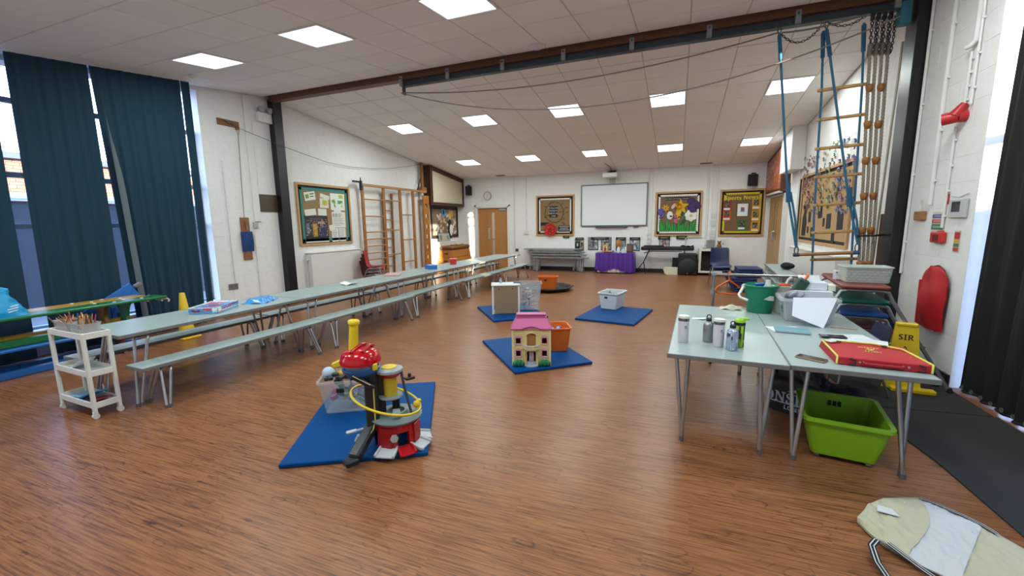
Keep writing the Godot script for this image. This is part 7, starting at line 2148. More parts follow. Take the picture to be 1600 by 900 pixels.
	m = MB.new(); m.lathe([Vector2(0, 0.315), Vector2(0.06, 0.318), Vector2(0.082, 0.335), Vector2(0.078, 0.345), Vector2(0, 0.34)], 20, rc)
	part(t, "middle_deck", m, mat("7d878c", 0.35))
	m = MB.new(); m.bar(Vector3(-0.09, 0.2, -0.02), Vector3(-0.09, 0.5, -0.02), 0.05, 0.04, Vector3(0, 0, 1), 0.006); m.box(Vector3(-0.06, 0.32, -0.03), Vector3(0.08, 0.03, 0.05), Basis(), 0.005); m.box(Vector3(0.0, 0.26, -0.06), Vector3(0.05, 0.11, 0.05), Basis(), 0.006)
	part(t, "lift_shaft", m, blackm)
	m = MB.new(); m.tube([Vector3(0.045, 0.505, 0.02), Vector3(0.06, 0.4, 0.03), Vector3(0.1, 0.2, 0.05)], 0.009, 8)
	part(t, "strut", m, mat("3a444c", 0.4))
	m = MB.new(); m.box(Vector3(0.1, 0.415, -0.08), Vector3(0.07, 0.02, 0.04), Basis(Vector3.UP, 0.4), 0.005); m.cyl(Vector3(0.1, 0.42, -0.08), Vector3(0.1, 0.45, -0.08), 0.012, -1, 10)
	part(t, "side_launcher", m, mat("3c1a20", 0.4))
	m = MB.new(); m.box(Vector3(0.0, 0.225, 0.07), Vector3(0.05, 0.05, 0.07), Basis(Vector3.RIGHT, 0.5), 0.006)
	part(t, "slide_chute", m, mat("8a9398", 0.4))
	m = MB.new(); m.box(Vector3(-0.29, 0.13, 0.03), Vector3(0.07, 0.016, 0.03), Basis(Vector3.UP, 0.3), 0.005); m.bar(Vector3(-0.27, 0.13, 0.03), Vector3(-0.2, 0.14, 0.03), 0.012, 0.012); m.box(Vector3(-0.25, 0.07, 0.02), Vector3(0.04, 0.05, 0.03), Basis(Vector3(0, 0, 1), -0.5), 0.006)
	part(t, "side_wing", m, pale)
	var ring := []
	for k in 40:
		var a := TAU * k / 40
		ring.append(Vector3(-0.06 + cos(a) * 0.22, 0.315 - 0.075 * cos(a) - 0.015 * sin(a), sin(a) * 0.21))
	m = MB.new(); m.tube(ring, 0.0085, 8, true)
	part(t, "yellow_hoop", m, yel)
	m = MB.new(); m.ell(Vector3(0.135, 0.265, 0.03), Vector3(0.026, 0.026, 0.02), 12, 8); m.ell(Vector3(0.15, 0.285, 0.02), Vector3(0.018, 0.014, 0.016), 10, 6)
	part(t, "yellow_rider", m, yel)

func build_dolls_house() -> void:
	var t := thing("dolls_house", "cream plastic doll's house with a pink mansard roof, balcony and green bushes", "doll's house", Vector3(-1.4, 0.031, -4.1), turn(19))
	var cream := mat("d9c887", 0.45); var pink := mat("c2588e", 0.4); var lil := mat("d49ab4", 0.45); var pale := mat("c3c4ca", 0.45); var inner := mat("9a6a3c", 0.6)
	var w := 0.385; var h := 0.4; var d := 0.18
	var m := MB.new()
	# front wall as a frame of strips around the openings
	var ops := [[-0.135, 0.09, 0.05, 0.075], [0.135, 0.09, 0.05, 0.075], [-0.135, 0.275, 0.05, 0.065], [0.135, 0.275, 0.05, 0.065]]
	var zf := d / 2
	var xs := [-w / 2, -0.16, -0.11, -0.045, 0.045, 0.11, 0.16, w / 2]
	var ys := [0.0, 0.035, 0.1, 0.165, 0.185, 0.235, 0.3, 0.345, h]
	for i in xs.size() - 1:
		for j in ys.size() - 1:
			var cx: float = (xs[i] + xs[i + 1]) / 2; var cy: float = (ys[j] + ys[j + 1]) / 2
			var open := (absf(cx) > 0.11 and absf(cx) < 0.16 and ((cy > 0.1 and cy < 0.165) or (cy > 0.235 and cy < 0.3))) or (absf(cx) < 0.045 and (cy < 0.165 and cy > 0.035 or cy > 0.185 and cy < 0.345))
			if not open: m.span(Vector3(xs[i], ys[j], zf - 0.012), Vector3(xs[i + 1], ys[j + 1], zf))
	part(t, "front_wall", m, cream)
	for s in [-1.0, 1.0]:
		m = MB.new(); m.span(Vector3(s * (w / 2 - 0.012), 0, -d / 2), Vector3(s * w / 2, h, d / 2 - 0.012), 0.002)
		part(t, "side_wall", m, cream)
		m = MB.new(); m.span(Vector3(s * 0.19 - 0.012, 0, zf), Vector3(s * 0.19 + 0.012, h, zf + 0.008), 0.003)
		part(t, "corner_quoin", m, mat("dfd096", 0.45))
		m = MB.new(); m.lathe([Vector2(0.011, 0), Vector2(0.009, 0.165), Vector2(0.013, 0.17)], 12, Vector3(s * 0.062, 0.0, zf + 0.012))
		part(t, "door_pillar", m, mat("ddcd92", 0.45))
		m = MB.new()
		for k in 5: m.ell(Vector3(s * 0.135 + 0.018 * (k - 2), 0.03 + 0.012 * (k % 2), zf + 0.028), Vector3(0.026, 0.032, 0.024), 10, 7)
		part(t, "bush", m, mat("14734c", 0.5))
	m = MB.new(); m.span(Vector3(-w / 2, 0, -d / 2), Vector3(w / 2, h, -d / 2 + 0.01)); m.span(Vector3(-w / 2 + 0.012, 0.17, -d / 2 + 0.01), Vector3(w / 2 - 0.012, 0.18, d / 2 - 0.012))
	part(t, "inner_wall", m, inner)
	m = MB.new(); m.span(Vector3(-w / 2 - 0.003, 0.173, zf - 0.01), Vector3(w / 2 + 0.003, 0.182, zf + 0.006), 0.002)
	part(t, "storey_band", m, mat("cdbb78", 0.45))
	# window surrounds
	for e in [[-0.135, 0.1325], [0.135, 0.1325], [-0.135, 0.2675], [0.135, 0.2675]]:
		m = MB.new()
		for s in [-1.0, 1.0]: m.span(Vector3(e[0] + s * 0.031 - 0.006, e[1] - 0.045, zf), Vector3(e[0] + s * 0.031 + 0.006, e[1] + 0.04, zf + 0.008), 0.002)
		m.span(Vector3(e[0] - 0.036, e[1] - 0.046, zf), Vector3(e[0] + 0.036, e[1] - 0.033, zf + 0.01), 0.003)
		var arch := PackedVector2Array()
		for k in 9: arch.append(Vector2(cos(PI * k / 8) * 0.036, 0.03 + sin(PI * k / 8) * 0.028))
		m.prism(arch, 0.008, Transform3D(Basis(), Vector3(e[0], e[1], zf)))
		part(t, "window_surround", m, lil)
	# doors, arch, balcony, steps
	m = MB.new(); m.span(Vector3(-0.025, 0.04, zf - 0.03), Vector3(0.025, 0.15, zf - 0.024), 0.002)
	var dr := part(t, "front_door", m, mat("b99ab0", 0.45))
	m = MB.new()
	for s in [-1.0, 1.0]: m.span(Vector3(s * 0.011 - 0.007, 0.07, zf - 0.024), Vector3(s * 0.011 + 0.007, 0.14, zf - 0.021))
	part(dr, "door_panel", m, mat("d3c0d0", 0.4))
	m = MB.new(); m.span(Vector3(-0.043, 0.186, zf - 0.03), Vector3(0.043, 0.35, zf - 0.022))
	part(t, "balcony_door", m, mat("a8743c", 0.5))
	for e in [[0.165, 0.055, 0.045], [0.345, 0.058, 0.045]]:
		m = MB.new()
		var pts := []
		for k in 13: pts.append(Vector3(cos(PI * k / 12) * e[1], e[0] - 0.03 + sin(PI * k / 12) * 0.035, zf + 0.004))
		m.tube(pts, 0.007, 6)
		part(t, "arch_moulding", m, mat("e0d29a", 0.45))
	m = MB.new(); m.lathe([Vector2(0, 0.165), Vector2(0.06, 0.165), Vector2(0.085, 0.175), Vector2(0.088, 0.19), Vector2(0, 0.19)], 16, Vector3(0, 0, zf - 0.02), Basis(Vector3.UP, 0), PI)
	var bal := part(t, "balcony", m, mat("d4c68e", 0.45))
	for k in 9:
		var a := PI * (k + 0.5) / 9
		m = MB.new(); m.cyl(Vector3(cos(a) * 0.08, 0.19, zf - 0.02 + sin(a) * 0.08), Vector3(cos(a) * 0.08, 0.218, zf - 0.02 + sin(a) * 0.08), 0.004, -1, 6)
		part(bal, "baluster", m, pale)
	m = MB.new(); m.lathe([Vector2(0.074, 0.216), Vector2(0.088, 0.216), Vector2(0.088, 0.226), Vector2(0.074, 0.226), Vector2(0.074, 0.216)], 16, Vector3(0, 0, zf - 0.02), Basis(), PI, false)
	part(bal, "balcony_rail", m, pale)
	m = MB.new(); m.lathe([Vector2(0, 0), Vector2(0.085, 0), Vector2(0.085, 0.014), Vector2(0.06, 0.014), Vector2(0.06, 0.04), Vector2(0, 0.04)], 18, Vector3(0, 0, zf - 0.02), Basis(), PI, false)
	part(t, "front_steps", m, mat("a9b0bc", 0.45))
	# mansard roof with a ridge and a scalloped eave
	m = MB.new()
	var a := [Vector3(-w / 2 - 0.022, h - 0.006, d / 2 + 0.022), Vector3(w / 2 + 0.022, h - 0.006, d / 2 + 0.022), Vector3(w / 2 + 0.022, h - 0.006, -d / 2), Vector3(-w / 2 - 0.022, h - 0.006, -d / 2)]
	var b := [Vector3(-0.152, h + 0.1, 0.05), Vector3(0.152, h + 0.1, 0.05), Vector3(0.152, h + 0.1, -d / 2), Vector3(-0.152, h + 0.1, -d / 2)]
	for k in 4: m.quad(a[k], a[(k + 1) % 4], b[(k + 1) % 4], b[k], a[k] + a[(k + 1) % 4] - Vector3(0, 2 * h - 0.2, 0))
	m.quad(b[0], b[1], b[2], b[3], Vector3.UP); m.quad(a[0], a[1], a[2], a[3], Vector3.DOWN)
	var rf := part(t, "roof", m, pink)
	m = MB.new(); m.span(Vector3(-0.158, h + 0.1, -d / 2), Vector3(0.158, h + 0.108, 0.056), 0.003); m.span(Vector3(-0.15, h + 0.108, -0.06), Vector3(0.15, h + 0.128, 0.045), 0.003); m.span(Vector3(-0.155, h + 0.128, -0.065), Vector3(0.155, h + 0.136, 0.05), 0.003)
	part(rf, "roof_crest", m, mat("b04a80", 0.4))
	m = MB.new()
	for k in 22:
		var x := -w / 2 - 0.012 + (w + 0.024) * k / 21.0
		if absf(x) < 0.07: continue
		m.ell(Vector3(x, h - 0.008, d / 2 + 0.02), Vector3(0.011, 0.009, 0.006), 8, 5)
	part(rf, "eave_scallops", m, mat("ab4a80", 0.4)).set_meta("kind", "stuff")
	m = MB.new()
	var cap := []
	for k in 13: cap.append(Vector3(-0.1 + 0.2 * k / 12.0, h - 0.006 + 0.026 * sin(PI * k / 12.0), d / 2 + 0.02))
	m.tube(cap, 0.009, 6)
	part(rf, "curved_eave", m, mat("b04a80", 0.4))

# ---------- things on and around the pair of tables ----------
func build_work_table() -> void:
	var y := 0.6405
	# five bottles
	var white := mat("d2cdd6", 0.4)
	for e in [[Vector3(0.062, y, -3.19), "white steel tumbler standing apart near the table edge"], [Vector3(0.288, y, -3.15), "white steel tumbler next to the two patterned bottles"]]:
		var t := thing("drink_tumbler", e[1], "bottle", e[0], Basis(), "white tumblers")
		var m := MB.new(); m.lathe([Vector2(0, 0), Vector2(0.032, 0), Vector2(0.034, 0.004), Vector2(0.037, 0.155), Vector2(0, 0.155)], 24)
		part(t, "body", m, white)
		m = MB.new(); m.lathe([Vector2(0.0372, 0.155), Vector2(0.0372, 0.176), Vector2(0, 0.176)], 24)
		part(t, "steel_band", m, mat("8a8e90", 0.25, 0.9))
		m = MB.new(); m.lathe([Vector2(0.0375, 0.176), Vector2(0.036, 0.192), Vector2(0.026, 0.19), Vector2(0, 0.188)], 24)
		part(t, "lid", m, mat("d9ddd6", 0.4))
		m = MB.new(); m.plate(0.018, 0.012, 0.0008, Vector3(0.012, 0.118, 0.0345)); m.plate(0.026, 0.003, 0.0008, Vector3(0.012, 0.106, 0.0345))
		part(t, "printed_mark", m, mat("7a7a80", 0.5)).set_meta("kind", "stuff")
	var metal := noise_mat("7d8286", "b4b8ba", 0.3, 18.0, 0.06, 3)
	metal.metallic = 0.75
	var pat := tex_mat(speckle(print_img(128, 128, "a9b6cc", 1, [[0, 0, 1, 0.2, "b4b9c0"]]), 8, 260, ["2a2f3a", "dfe4ea", "5f76a0", "cfd8e6", "3a4560", "1c2028"], 0.01, 0.05, Rect2(0, 0.3, 1, 0.7)), 0.28)
	pat.metallic = 0.35
	for e in [[Vector3(0.229, y, -3.25), metal, "plain engraved silver flask with a black loop lid", "1c1e22"], [Vector3(0.364, y, -3.08), pat, "silver flask with a blue and black print and black lid", "15171a"]]:
		var t := thing("drink_flask", e[2], "bottle", e[0])
		var m := MB.new(); m.lathe([Vector2(0, 0), Vector2(0.032, 0), Vector2(0.036, 0.006), Vector2(0.0365, 0.115), Vector2(0.033, 0.132), Vector2(0.022, 0.147), Vector2(0.017, 0.152), Vector2(0, 0.152)], 24)
		part(t, "body", m, e[1])
		m = MB.new(); m.lathe([Vector2(0.019, 0.15), Vector2(0.019, 0.168), Vector2(0.016, 0.172), Vector2(0, 0.172)], 18)
		var lid := part(t, "lid", m, mat(e[3], 0.4))
		m = MB.new()
		var ring := []
		for k in 14: ring.append(Vector3(cos(TAU * k / 14) * 0.014, 0.182 + sin(TAU * k / 14) * 0.014, 0))
		m.tube(ring, 0.004, 6, true)
		part(lid, "carry_loop", m, mat(e[3], 0.4))
	var gt := thing("sports_bottle", "lime green and black camouflage sports bottle with a flip spout", "bottle", Vector3(0.415, y, -3.175))
	var mm := MB.new(); mm.lathe([Vector2(0, 0), Vector2(0.03, 0), Vector2(0.033, 0.005), Vector2(0.034, 0.15), Vector2(0.03, 0.156), Vector2(0, 0.156)], 22)
	part(gt, "body", mm, tex_mat(speckle(print_img(96, 96, "8ab81c", 1, []), 2, 60, ["1d2412", "a3cf2a", "243014", "6f9a18"], 0.06, 0.18), 0.4))
	mm = MB.new(); mm.cyl(Vector3(0, 0.154, 0), Vector3(0, 0.174, 0), 0.036, -1, 22)
	part(gt, "black_collar", mm, mat("17191a", 0.5))
	mm = MB.new(); mm.lathe([Vector2(0.035, 0.174), Vector2(0.033, 0.19), Vector2(0.022, 0.198), Vector2(0, 0.2)], 22); mm.bar(Vector3(-0.01, 0.195, 0), Vector3(0.055, 0.2, 0.01), 0.022, 0.014, Vector3.UP, 0.004)
	part(gt, "flip_lid", mm, mat("93c41e", 0.4))
	mm = MB.new(); mm.sheet(func(u: float, v: float) -> Vector3: return Vector3((u - 0.5) * 0.11, 0.001 + 0.012 * u * u, (v - 0.5) * 0.07), 6, 3)
	solo("paper_slip", "curled slip of white paper behind the white tumbler", "paper", mm, mat("dfe2e8", 0.7), Vector3(0.2, y, -4.0), turn(-14))
	# green bucket with bottles inside
	var bk := thing("cleaning_bucket", "green plastic bucket with a white swing handle at the tables' seam", "bucket", Vector3(0.74, y, -4.49))
	var green := mat("0f7a5c", 0.42)
	mm = MB.new(); mm.lathe([Vector2(0, 0), Vector2(0.1, 0), Vector2(0.104, 0.006), Vector2(0.138, 0.24), Vector2(0.148, 0.243), Vector2(0.15, 0.258), Vector2(0.14, 0.262), Vector2(0.132, 0.25), Vector2(0.098, 0.012), Vector2(0, 0.01)], 32)
	part(bk, "pail", mm, green)
	mm = MB.new(); mm.tube([Vector3(-0.15, 0.235, 0.04), Vector3(-0.19, 0.17, 0.09), Vector3(-0.18, 0.15, 0.12)], 0.012, 8); mm.cyl(Vector3(-0.155, 0.24, 0.03), Vector3(-0.135, 0.24, 0.02), 0.02, -1, 12); mm.tube([Vector3(-0.18, 0.15, 0.12), Vector3(-0.12, 0.13, 0.16)], 0.012, 8)
	part(bk, "handle", mm, mat("d4d6d2", 0.4))
	mm = MB.new(); mm.prism(PackedVector2Array([Vector2(-0.05, 0), Vector2(0.0, 0.03), Vector2(0.04, 0.028), Vector2(0.045, -0.015), Vector2(0.0, -0.012)]), 0.001, Transform3D(Basis(Vector3.UP, 0.35) * Basis(Vector3.RIGHT, 0.14), Vector3(0.055, 0.14, 0.111)))
	part(bk, "sticker", mm, mat("d6d9d2", 0.6))
	for e in [[Vector3(-0.02, 0.05, 0.02), 0.045, 0.2, "b9d4e6", "clear spray bottle lying back inside the green bucket"], [Vector3(0.06, 0.05, -0.02), 0.035, 0.25, "d9dcd8", "white bottle standing inside the green bucket"]]:
		mm = MB.new(); mm.lathe([Vector2(0, 0), Vector2(e[1], 0), Vector2(e[1], e[2] * 0.75), Vector2(e[1] * 0.6, e[2] * 0.9), Vector2(e[1] * 0.6, e[2]), Vector2(0, e[2])], 16)
		solo("spray_bottle", e[4], "bottle", mm, mat(e[3], 0.35), Vector3(0.74, y, -4.49) + e[0])
	mm = MB.new(); mm.bar(Vector3(-0.05, 0, 0), Vector3(0.03, 0.005, 0), 0.03, 0.025, Vector3.UP, 0.006); mm.bar(Vector3(0.0, -0.04, 0), Vector3(0.01, 0.0, 0), 0.025, 0.025, Vector3.RIGHT, 0.005)
	solo("spray_trigger", "blue spray trigger sticking out of the green bucket", "trigger", mm, mat("1a49b0", 0.35), Vector3(0.735, y + 0.262, -4.46), turn(20))
	mm = MB.new(); mm.sheet(func(u: float, v: float) -> Vector3: return Vector3((u - 0.5) * 0.24, 0.004 + 0.035 * sin(u * PI) * sin(v * PI) + 0.006 * sin(u * 14.0 + v * 5.0), (v - 0.5) * 0.12), 18, 10)
	solo("folded_cloth", "crumpled cream cloth on the far edge of the bottle table", "cloth", mm, mat("c9c6b4", 0.9), Vector3(0.53, y, -4.56), turn(-4))
	# paper tub
	var tb := Vector3(1.05, y, -4.25)
	var clear := mat("cdd4d8", 0.3, 0.0, {"transparency": BaseMaterial3D.TRANSPARENCY_ALPHA}); 
	clear = clear.duplicate(); clear.albedo_color.a = 0.5
	bin("paper_tub", "clear plastic tub overflowing with paper on the right table", 0.33, 0.26, 0.39, 0.32, 0.2, clear, tb, -3, "", 0.022)
	mm = MB.new(); mm.box(Vector3.ZERO, Vector3(0.07, 0.1, 0.003), Basis(Vector3.UP, PI / 2), 0.001)
	solo("tub_label", "blue picture label on the side of the paper tub", "label", mm, tex_mat(speckle(print_img(32, 48, "8fb4c4", 1, []), 3, 20, ["3a6a86", "d9e0dc", "1f3040"], 0.1, 0.3), 0.5), tb + Vector3(-0.192, 0.11, 0.03), turn(-3))
	for e in [[Vector3(0.03, 0.225, -0.02), Vector3(0.27, 0.07, 0.2), "d6dbe4", "white ream of paper lying across the paper tub"], [Vector3(0.035, 0.295, -0.04), Vector3(0.2, 0.065, 0.14), "dfe2ea", "smaller white block of paper on top of the tub's ream"], [Vector3(0.165, 0.285, -0.02), Vector3(0.05, 0.05, 0.13), "d9dccf", "stack of cream-edged cards at the corner of the paper tub"], [Vector3(0.0, 0.1, -0.02), Vector3(0.27, 0.16, 0.19), "c9cfd6", "white papers filling the inside of the paper tub"]]:
		mm = MB.new(); mm.box(Vector3.ZERO, e[1], Basis(), 0.003)
		solo("paper_stack", e[3], "paper", mm, mat(e[2], 0.75), tb + e[0], turn(-3))
	mm = MB.new()
	mm.sheet(func(u: float, v: float) -> Vector3: return Vector3((u - 0.5) * 0.16, 0.05 * v, -0.04 * v + 0.03 * sin(u * 3.0)), 8, 4)
	solo("paper_sheet", "crumpled white sheet sticking up at the back of the paper tub", "paper", mm, mat("e2e5ea", 0.7), tb + Vector3(0.02, 0.329, -0.04), turn(8))
	mm = MB.new()
	mm.sheet(func(u: float, v: float) -> Vector3:
		var p := Vector3(cos(u * TAU) * sin(v * PI) * 0.065, -cos(v * PI) * 0.035, sin(u * TAU) * sin(v * PI) * 0.045)
		return p * (1.0 + 0.22 * sin(u * 31.0 + v * 7.0) * sin(v * PI)), 36, 16)
	solo("patterned_scarf", "bunched grey and white patterned fabric at the corner of the paper tub", "fabric", mm, noise_mat("6a6a7c", "cfcbd0", 0.9, 22.0, 0.2, 2), tb + Vector3(-0.1, 0.225, 0.07))
	var gc := thing("green_case", "dark green plastic tool case standing tilted in the paper tub", "case", tb + Vector3(-0.15, 0.08, -0.04), turn(-10) * Basis(Vector3(0, 0, 1), -0.45))
	mm = MB.new(); mm.box(Vector3(0, 0.15, 0), Vector3(0.085, 0.3, 0.16), Basis(), 0.012)
	part(gc, "case_body", mm, mat("23453a", 0.45))
	mm = MB.new(); mm.tube([Vector3(0, 0.3, -0.05), Vector3(0.0, 0.34, -0.04), Vector3(0.0, 0.34, 0.04), Vector3(0, 0.3, 0.05)], 0.01, 8)
	part(gc, "handle", mm, mat("d8672a", 0.4), "bright orange handle")
	mm = MB.new()
	mm.prism(PackedVector2Array([Vector2(-0.2, 0.19), Vector2(0.1, 0.205), Vector2(0.0, -0.06), Vector2(-0.21, 0.03)]), 0.0015, Transform3D(Basis(Vector3.RIGHT, -0.52), Vector3(0, 0.05, 0)))
	solo("drawing_paper", "large blank sheet of paper leaning against the front of the paper tub", "paper", mm, mat("dde2ec", 0.65), Vector3(1.105, y, -3.965), turn(-4))
	var wb := thing("wicker_basket", "small white basket with a red cloth behind the green case", "basket", Vector3(0.93, y, -4.545))
	mm = MB.new(); mm.tub(0.13, 0.11, 0.16, 0.13, 0.25, 0.006, 0.008, 0.02)
	part(wb, "basket_body", mm, noise_mat("b9b7ae", "d6d4cb", 0.8, 40.0, 0.3, 2))
	mm = MB.new(); mm.ell(Vector3(0, 0.25, 0), Vector3(0.065, 0.022, 0.05), 12, 6)
	part(wb, "red_lining", mm, mat("b5442c", 0.8))
	mm = MB.new(); mm.tube([Vector3(0.02, 0.26, 0), Vector3(0.04, 0.31, 0), Vector3(0.06, 0.33, 0.01)], 0.012, 6)
	part(wb, "ribbon", mm, mat("d9dad6", 0.7))
	# books, phones, sheets
	var bo := thing("exercise_book", "blue-grey exercise book lying on white sheets near the tables' seam", "book", Vector3(0.85, y + 0.004, -3.76), turn(-6))
	mm = MB.new(); mm.box(Vector3(0, 0.004, 0), Vector3(0.23, 0.007, 0.17), Basis(), 0.001)
	part(bo, "pages", mm, mat("d4d8da", 0.7))
	mm = MB.new(); mm.box(Vector3(0.001, 0.009, 0.001), Vector3(0.234, 0.002, 0.174))
	part(bo, "cover", mm, mat("6f9aa6", 0.55))
	mm = MB.new(); mm.plate(0.24, 0.17, 0.002)
	solo("paper_sheet", "white sheet poking out beneath the blue-grey exercise book", "paper", mm, mat("dee1e6", 0.7), Vector3(0.82, y + 0.001, -3.81), turn(16) * Basis(Vector3.RIGHT, -PI / 2))
	for e in [[Vector3(0.8, y, -3.022), 33.0, "smartphone with a gold edge lying before the red book bag", "3d3630", "a08a70"], [Vector3(1.08, y + 0.006, -3.635), -2.0, "black smartphone lying on white sheets behind the red book bag", "24262c", "3a3c42"]]:
		var ph := thing("smartphone", e[2], "phone", e[0], turn(-e[1]))
		mm = MB.new(); mm.box(Vector3(0, 0.005, 0), Vector3(0.16, 0.01, 0.075), Basis(), 0.004)
		part(ph, "case", mm, mat(e[4], 0.3, 0.4))
		mm = MB.new(); mm.box(Vector3(0, 0.0105, 0), Vector3(0.15, 0.001, 0.067))
		part(ph, "screen", mm, mat(e[3], 0.12))
	for e in [[Vector3(1.18, y + 0.001, -3.66), 10.0, 0.28, 0.2, "printed white sheet beneath the black smartphone"], [Vector3(1.27, y + 0.004, -3.56), -18.0, 0.2, 0.16, "white sheet with a green band beside the black smartphone"]]:
		mm = MB.new(); mm.plate(e[2], e[3], 0.002)
		solo("paper_sheet", e[4], "paper", mm, tex_mat(print_img(64, 48, "d9dde2", 1, lines(0.08, 0.12, 0.8, 5, 0.1, "9aa0aa", 8) + ([[0, 0.75, 1, 0.12, "5f9a7a"]] if e[1] < 0 else [])), 0.7), e[0], turn(e[1]) * Basis(Vector3.RIGHT, -PI / 2))
	mm = MB.new(); mm.cyl(Vector3(-0.08, 0.004, 0), Vector3(0.08, 0.004, 0.005), 0.0035, -1, 6); mm.cyl(Vector3(0.08, 0.004, 0.005), Vector3(0.096, 0.004, 0.006), 0.0035, 0.0008, 6)
	solo("pencil", "orange pencil lying beside the paper tub", "pencil", mm, mat("c47a48", 0.5), Vector3(1.24, y, -3.97), turn(-8))
	build_book_bag(y)
	build_under_table()
	build_stools()
	build_rail()
	build_apron()

func build_book_bag(y: float) -> void:
	var t := thing("book_bag", "red school book bag with yellow piping lying on the right table", "bag", Vector3(1.145, y, -3.175), turn(-5))
	var red := mat("b11a24", 0.6)
	# body: a low wedge, the handle spine towards the room
	var m := MB.new()
	m.sheet(func(u: float, v: float) -> Vector3:
		var x := lerpf(-0.215, 0.215, u)
		var e := minf(u, 1.0 - u)
		return Vector3(x, 0.048 - 0.012 * v + 0.006 * sin(u * PI) * sin(v * PI * 2.0), lerpf(0.225, -0.2, v) + 0.0 * e), 20, 14)
	m.box(Vector3(0, 0.024, 0.226), Vector3(0.43, 0.048, 0.012), Basis(), 0.005)
	m.quad(Vector3(-0.215, 0.0, 0.23), Vector3(-0.215, 0.048, 0.23), Vector3(-0.215, 0.036, -0.2), Vector3(-0.235, 0.0, -0.16), Vector3.LEFT)
	m.quad(Vector3(0.215, 0.0, 0.23), Vector3(0.215, 0.048, 0.23), Vector3(0.215, 0.036, -0.2), Vector3(0.215, 0.0, -0.2), Vector3.RIGHT)
	m.quad(Vector3(-0.215, 0.0, -0.2), Vector3(0.215, 0.0, -0.2), Vector3(0.215, 0.036, -0.2), Vector3(-0.215, 0.036, -0.2), Vector3.FORWARD)
	m.quad(Vector3(-0.215, 0.001, 0.23), Vector3(0.215, 0.001, 0.23), Vector3(0.215, 0.001, -0.2), Vector3(-0.215, 0.001, -0.2), Vector3.DOWN)
	part(t, "body", m, red)
	m = MB.new(); m.tube([Vector3(-0.213, 0.004, 0.233), Vector3(-0.213, 0.05, 0.232), Vector3(-0.214, 0.044, 0.0), Vector3(-0.215, 0.038, -0.2)], 0.006, 6)
	part(t, "yellow_piping", m, mat("d2cf5a", 0.6))
	m = MB.new(); m.tube([Vector3(0.215, 0.004, 0.233), Vector3(0.216, 0.05, 0.232), Vector3(0.2, 0.047, 0.06), Vector3(0.18, 0.045, -0.1), Vector3(0.06, 0.042, -0.19), Vector3(-0.2, 0.039, -0.2)], 0.006, 6)
	part(t, "yellow_piping", m, mat("d2cf5a", 0.6))
	m = MB.new(); m.box(Vector3(-0.17, 0.046, -0.16), Vector3(0.07, 0.003, 0.05), Basis(Vector3.UP, 0.7), 0.001)
	part(t, "corner_tab", m, mat("cfcfc9", 0.6))
	m = MB.new(); m.tube([Vector3(-0.09, 0.03, 0.236), Vector3(-0.085, 0.024, 0.25), Vector3(0.085, 0.024, 0.25), Vector3(0.09, 0.03, 0.236)], 0.008, 6)
	part(t, "handle", m, mat("9c1520", 0.6))
	for x in [-0.14, 0.17]:
		m = MB.new(); m.tube([Vector3(x - 0.015, 0.045, 0.236), Vector3(x + 0.012, 0.04, 0.246), Vector3(x + 0.012, 0.014, 0.246), Vector3(x - 0.015, 0.008, 0.236)], 0.005, 6)
		part(t, "strap_ring", m, mat("2a1a24", 0.5))
	for x in [-0.105, 0.115]:
		m = MB.new(); m.cyl(Vector3(x, 0.026, 0.232), Vector3(x, 0.026, 0.236), 0.006, -1, 10)
		part(t, "press_stud", m, mat("c9c4c4", 0.3, 0.8))
	for e in [[-0.13, -0.16], [0.1, -0.14]]:
		m = MB.new(); m.box(Vector3(e[0], 0.045, e[1]), Vector3(0.03, 0.006, 0.02), Basis(), 0.002)
		part(t, "clasp", m, mat("1d1418", 0.5))
	# yellow embroidered crest: curved lines of letters around a small cross
	var yel := mat("d3b45c", 0.7)
	m = MB.new()
	for k in 7: m.box(Vector3(-0.045 + 0.015 * k, 0.0465, -0.055 - 0.006 * sin(PI * k / 6.0)), Vector3(0.009, 0.002, 0.012), Basis(Vector3.UP, 0.2 * (3 - k)))
	for k in 6: m.box(Vector3(-0.035 + 0.014 * k, 0.049, 0.045 + 0.006 * sin(PI * k / 5.0)), Vector3(0.008, 0.002, 0.014), Basis(Vector3.UP, -0.2 * (2.5 - k)))
	m.box(Vector3(0.0, 0.048, -0.005), Vector3(0.012, 0.002, 0.06), Basis(Vector3.UP, 0.3)); m.box(Vector3(0.0, 0.048, -0.015), Vector3(0.05, 0.002, 0.01), Basis(Vector3.UP, 0.3)); m.box(Vector3(0.005, 0.048, 0.018), Vector3(0.045, 0.002, 0.008), Basis(Vector3.UP, -0.3))
	part(t, "embroidered_crest", m, yel).set_meta("kind", "stuff")

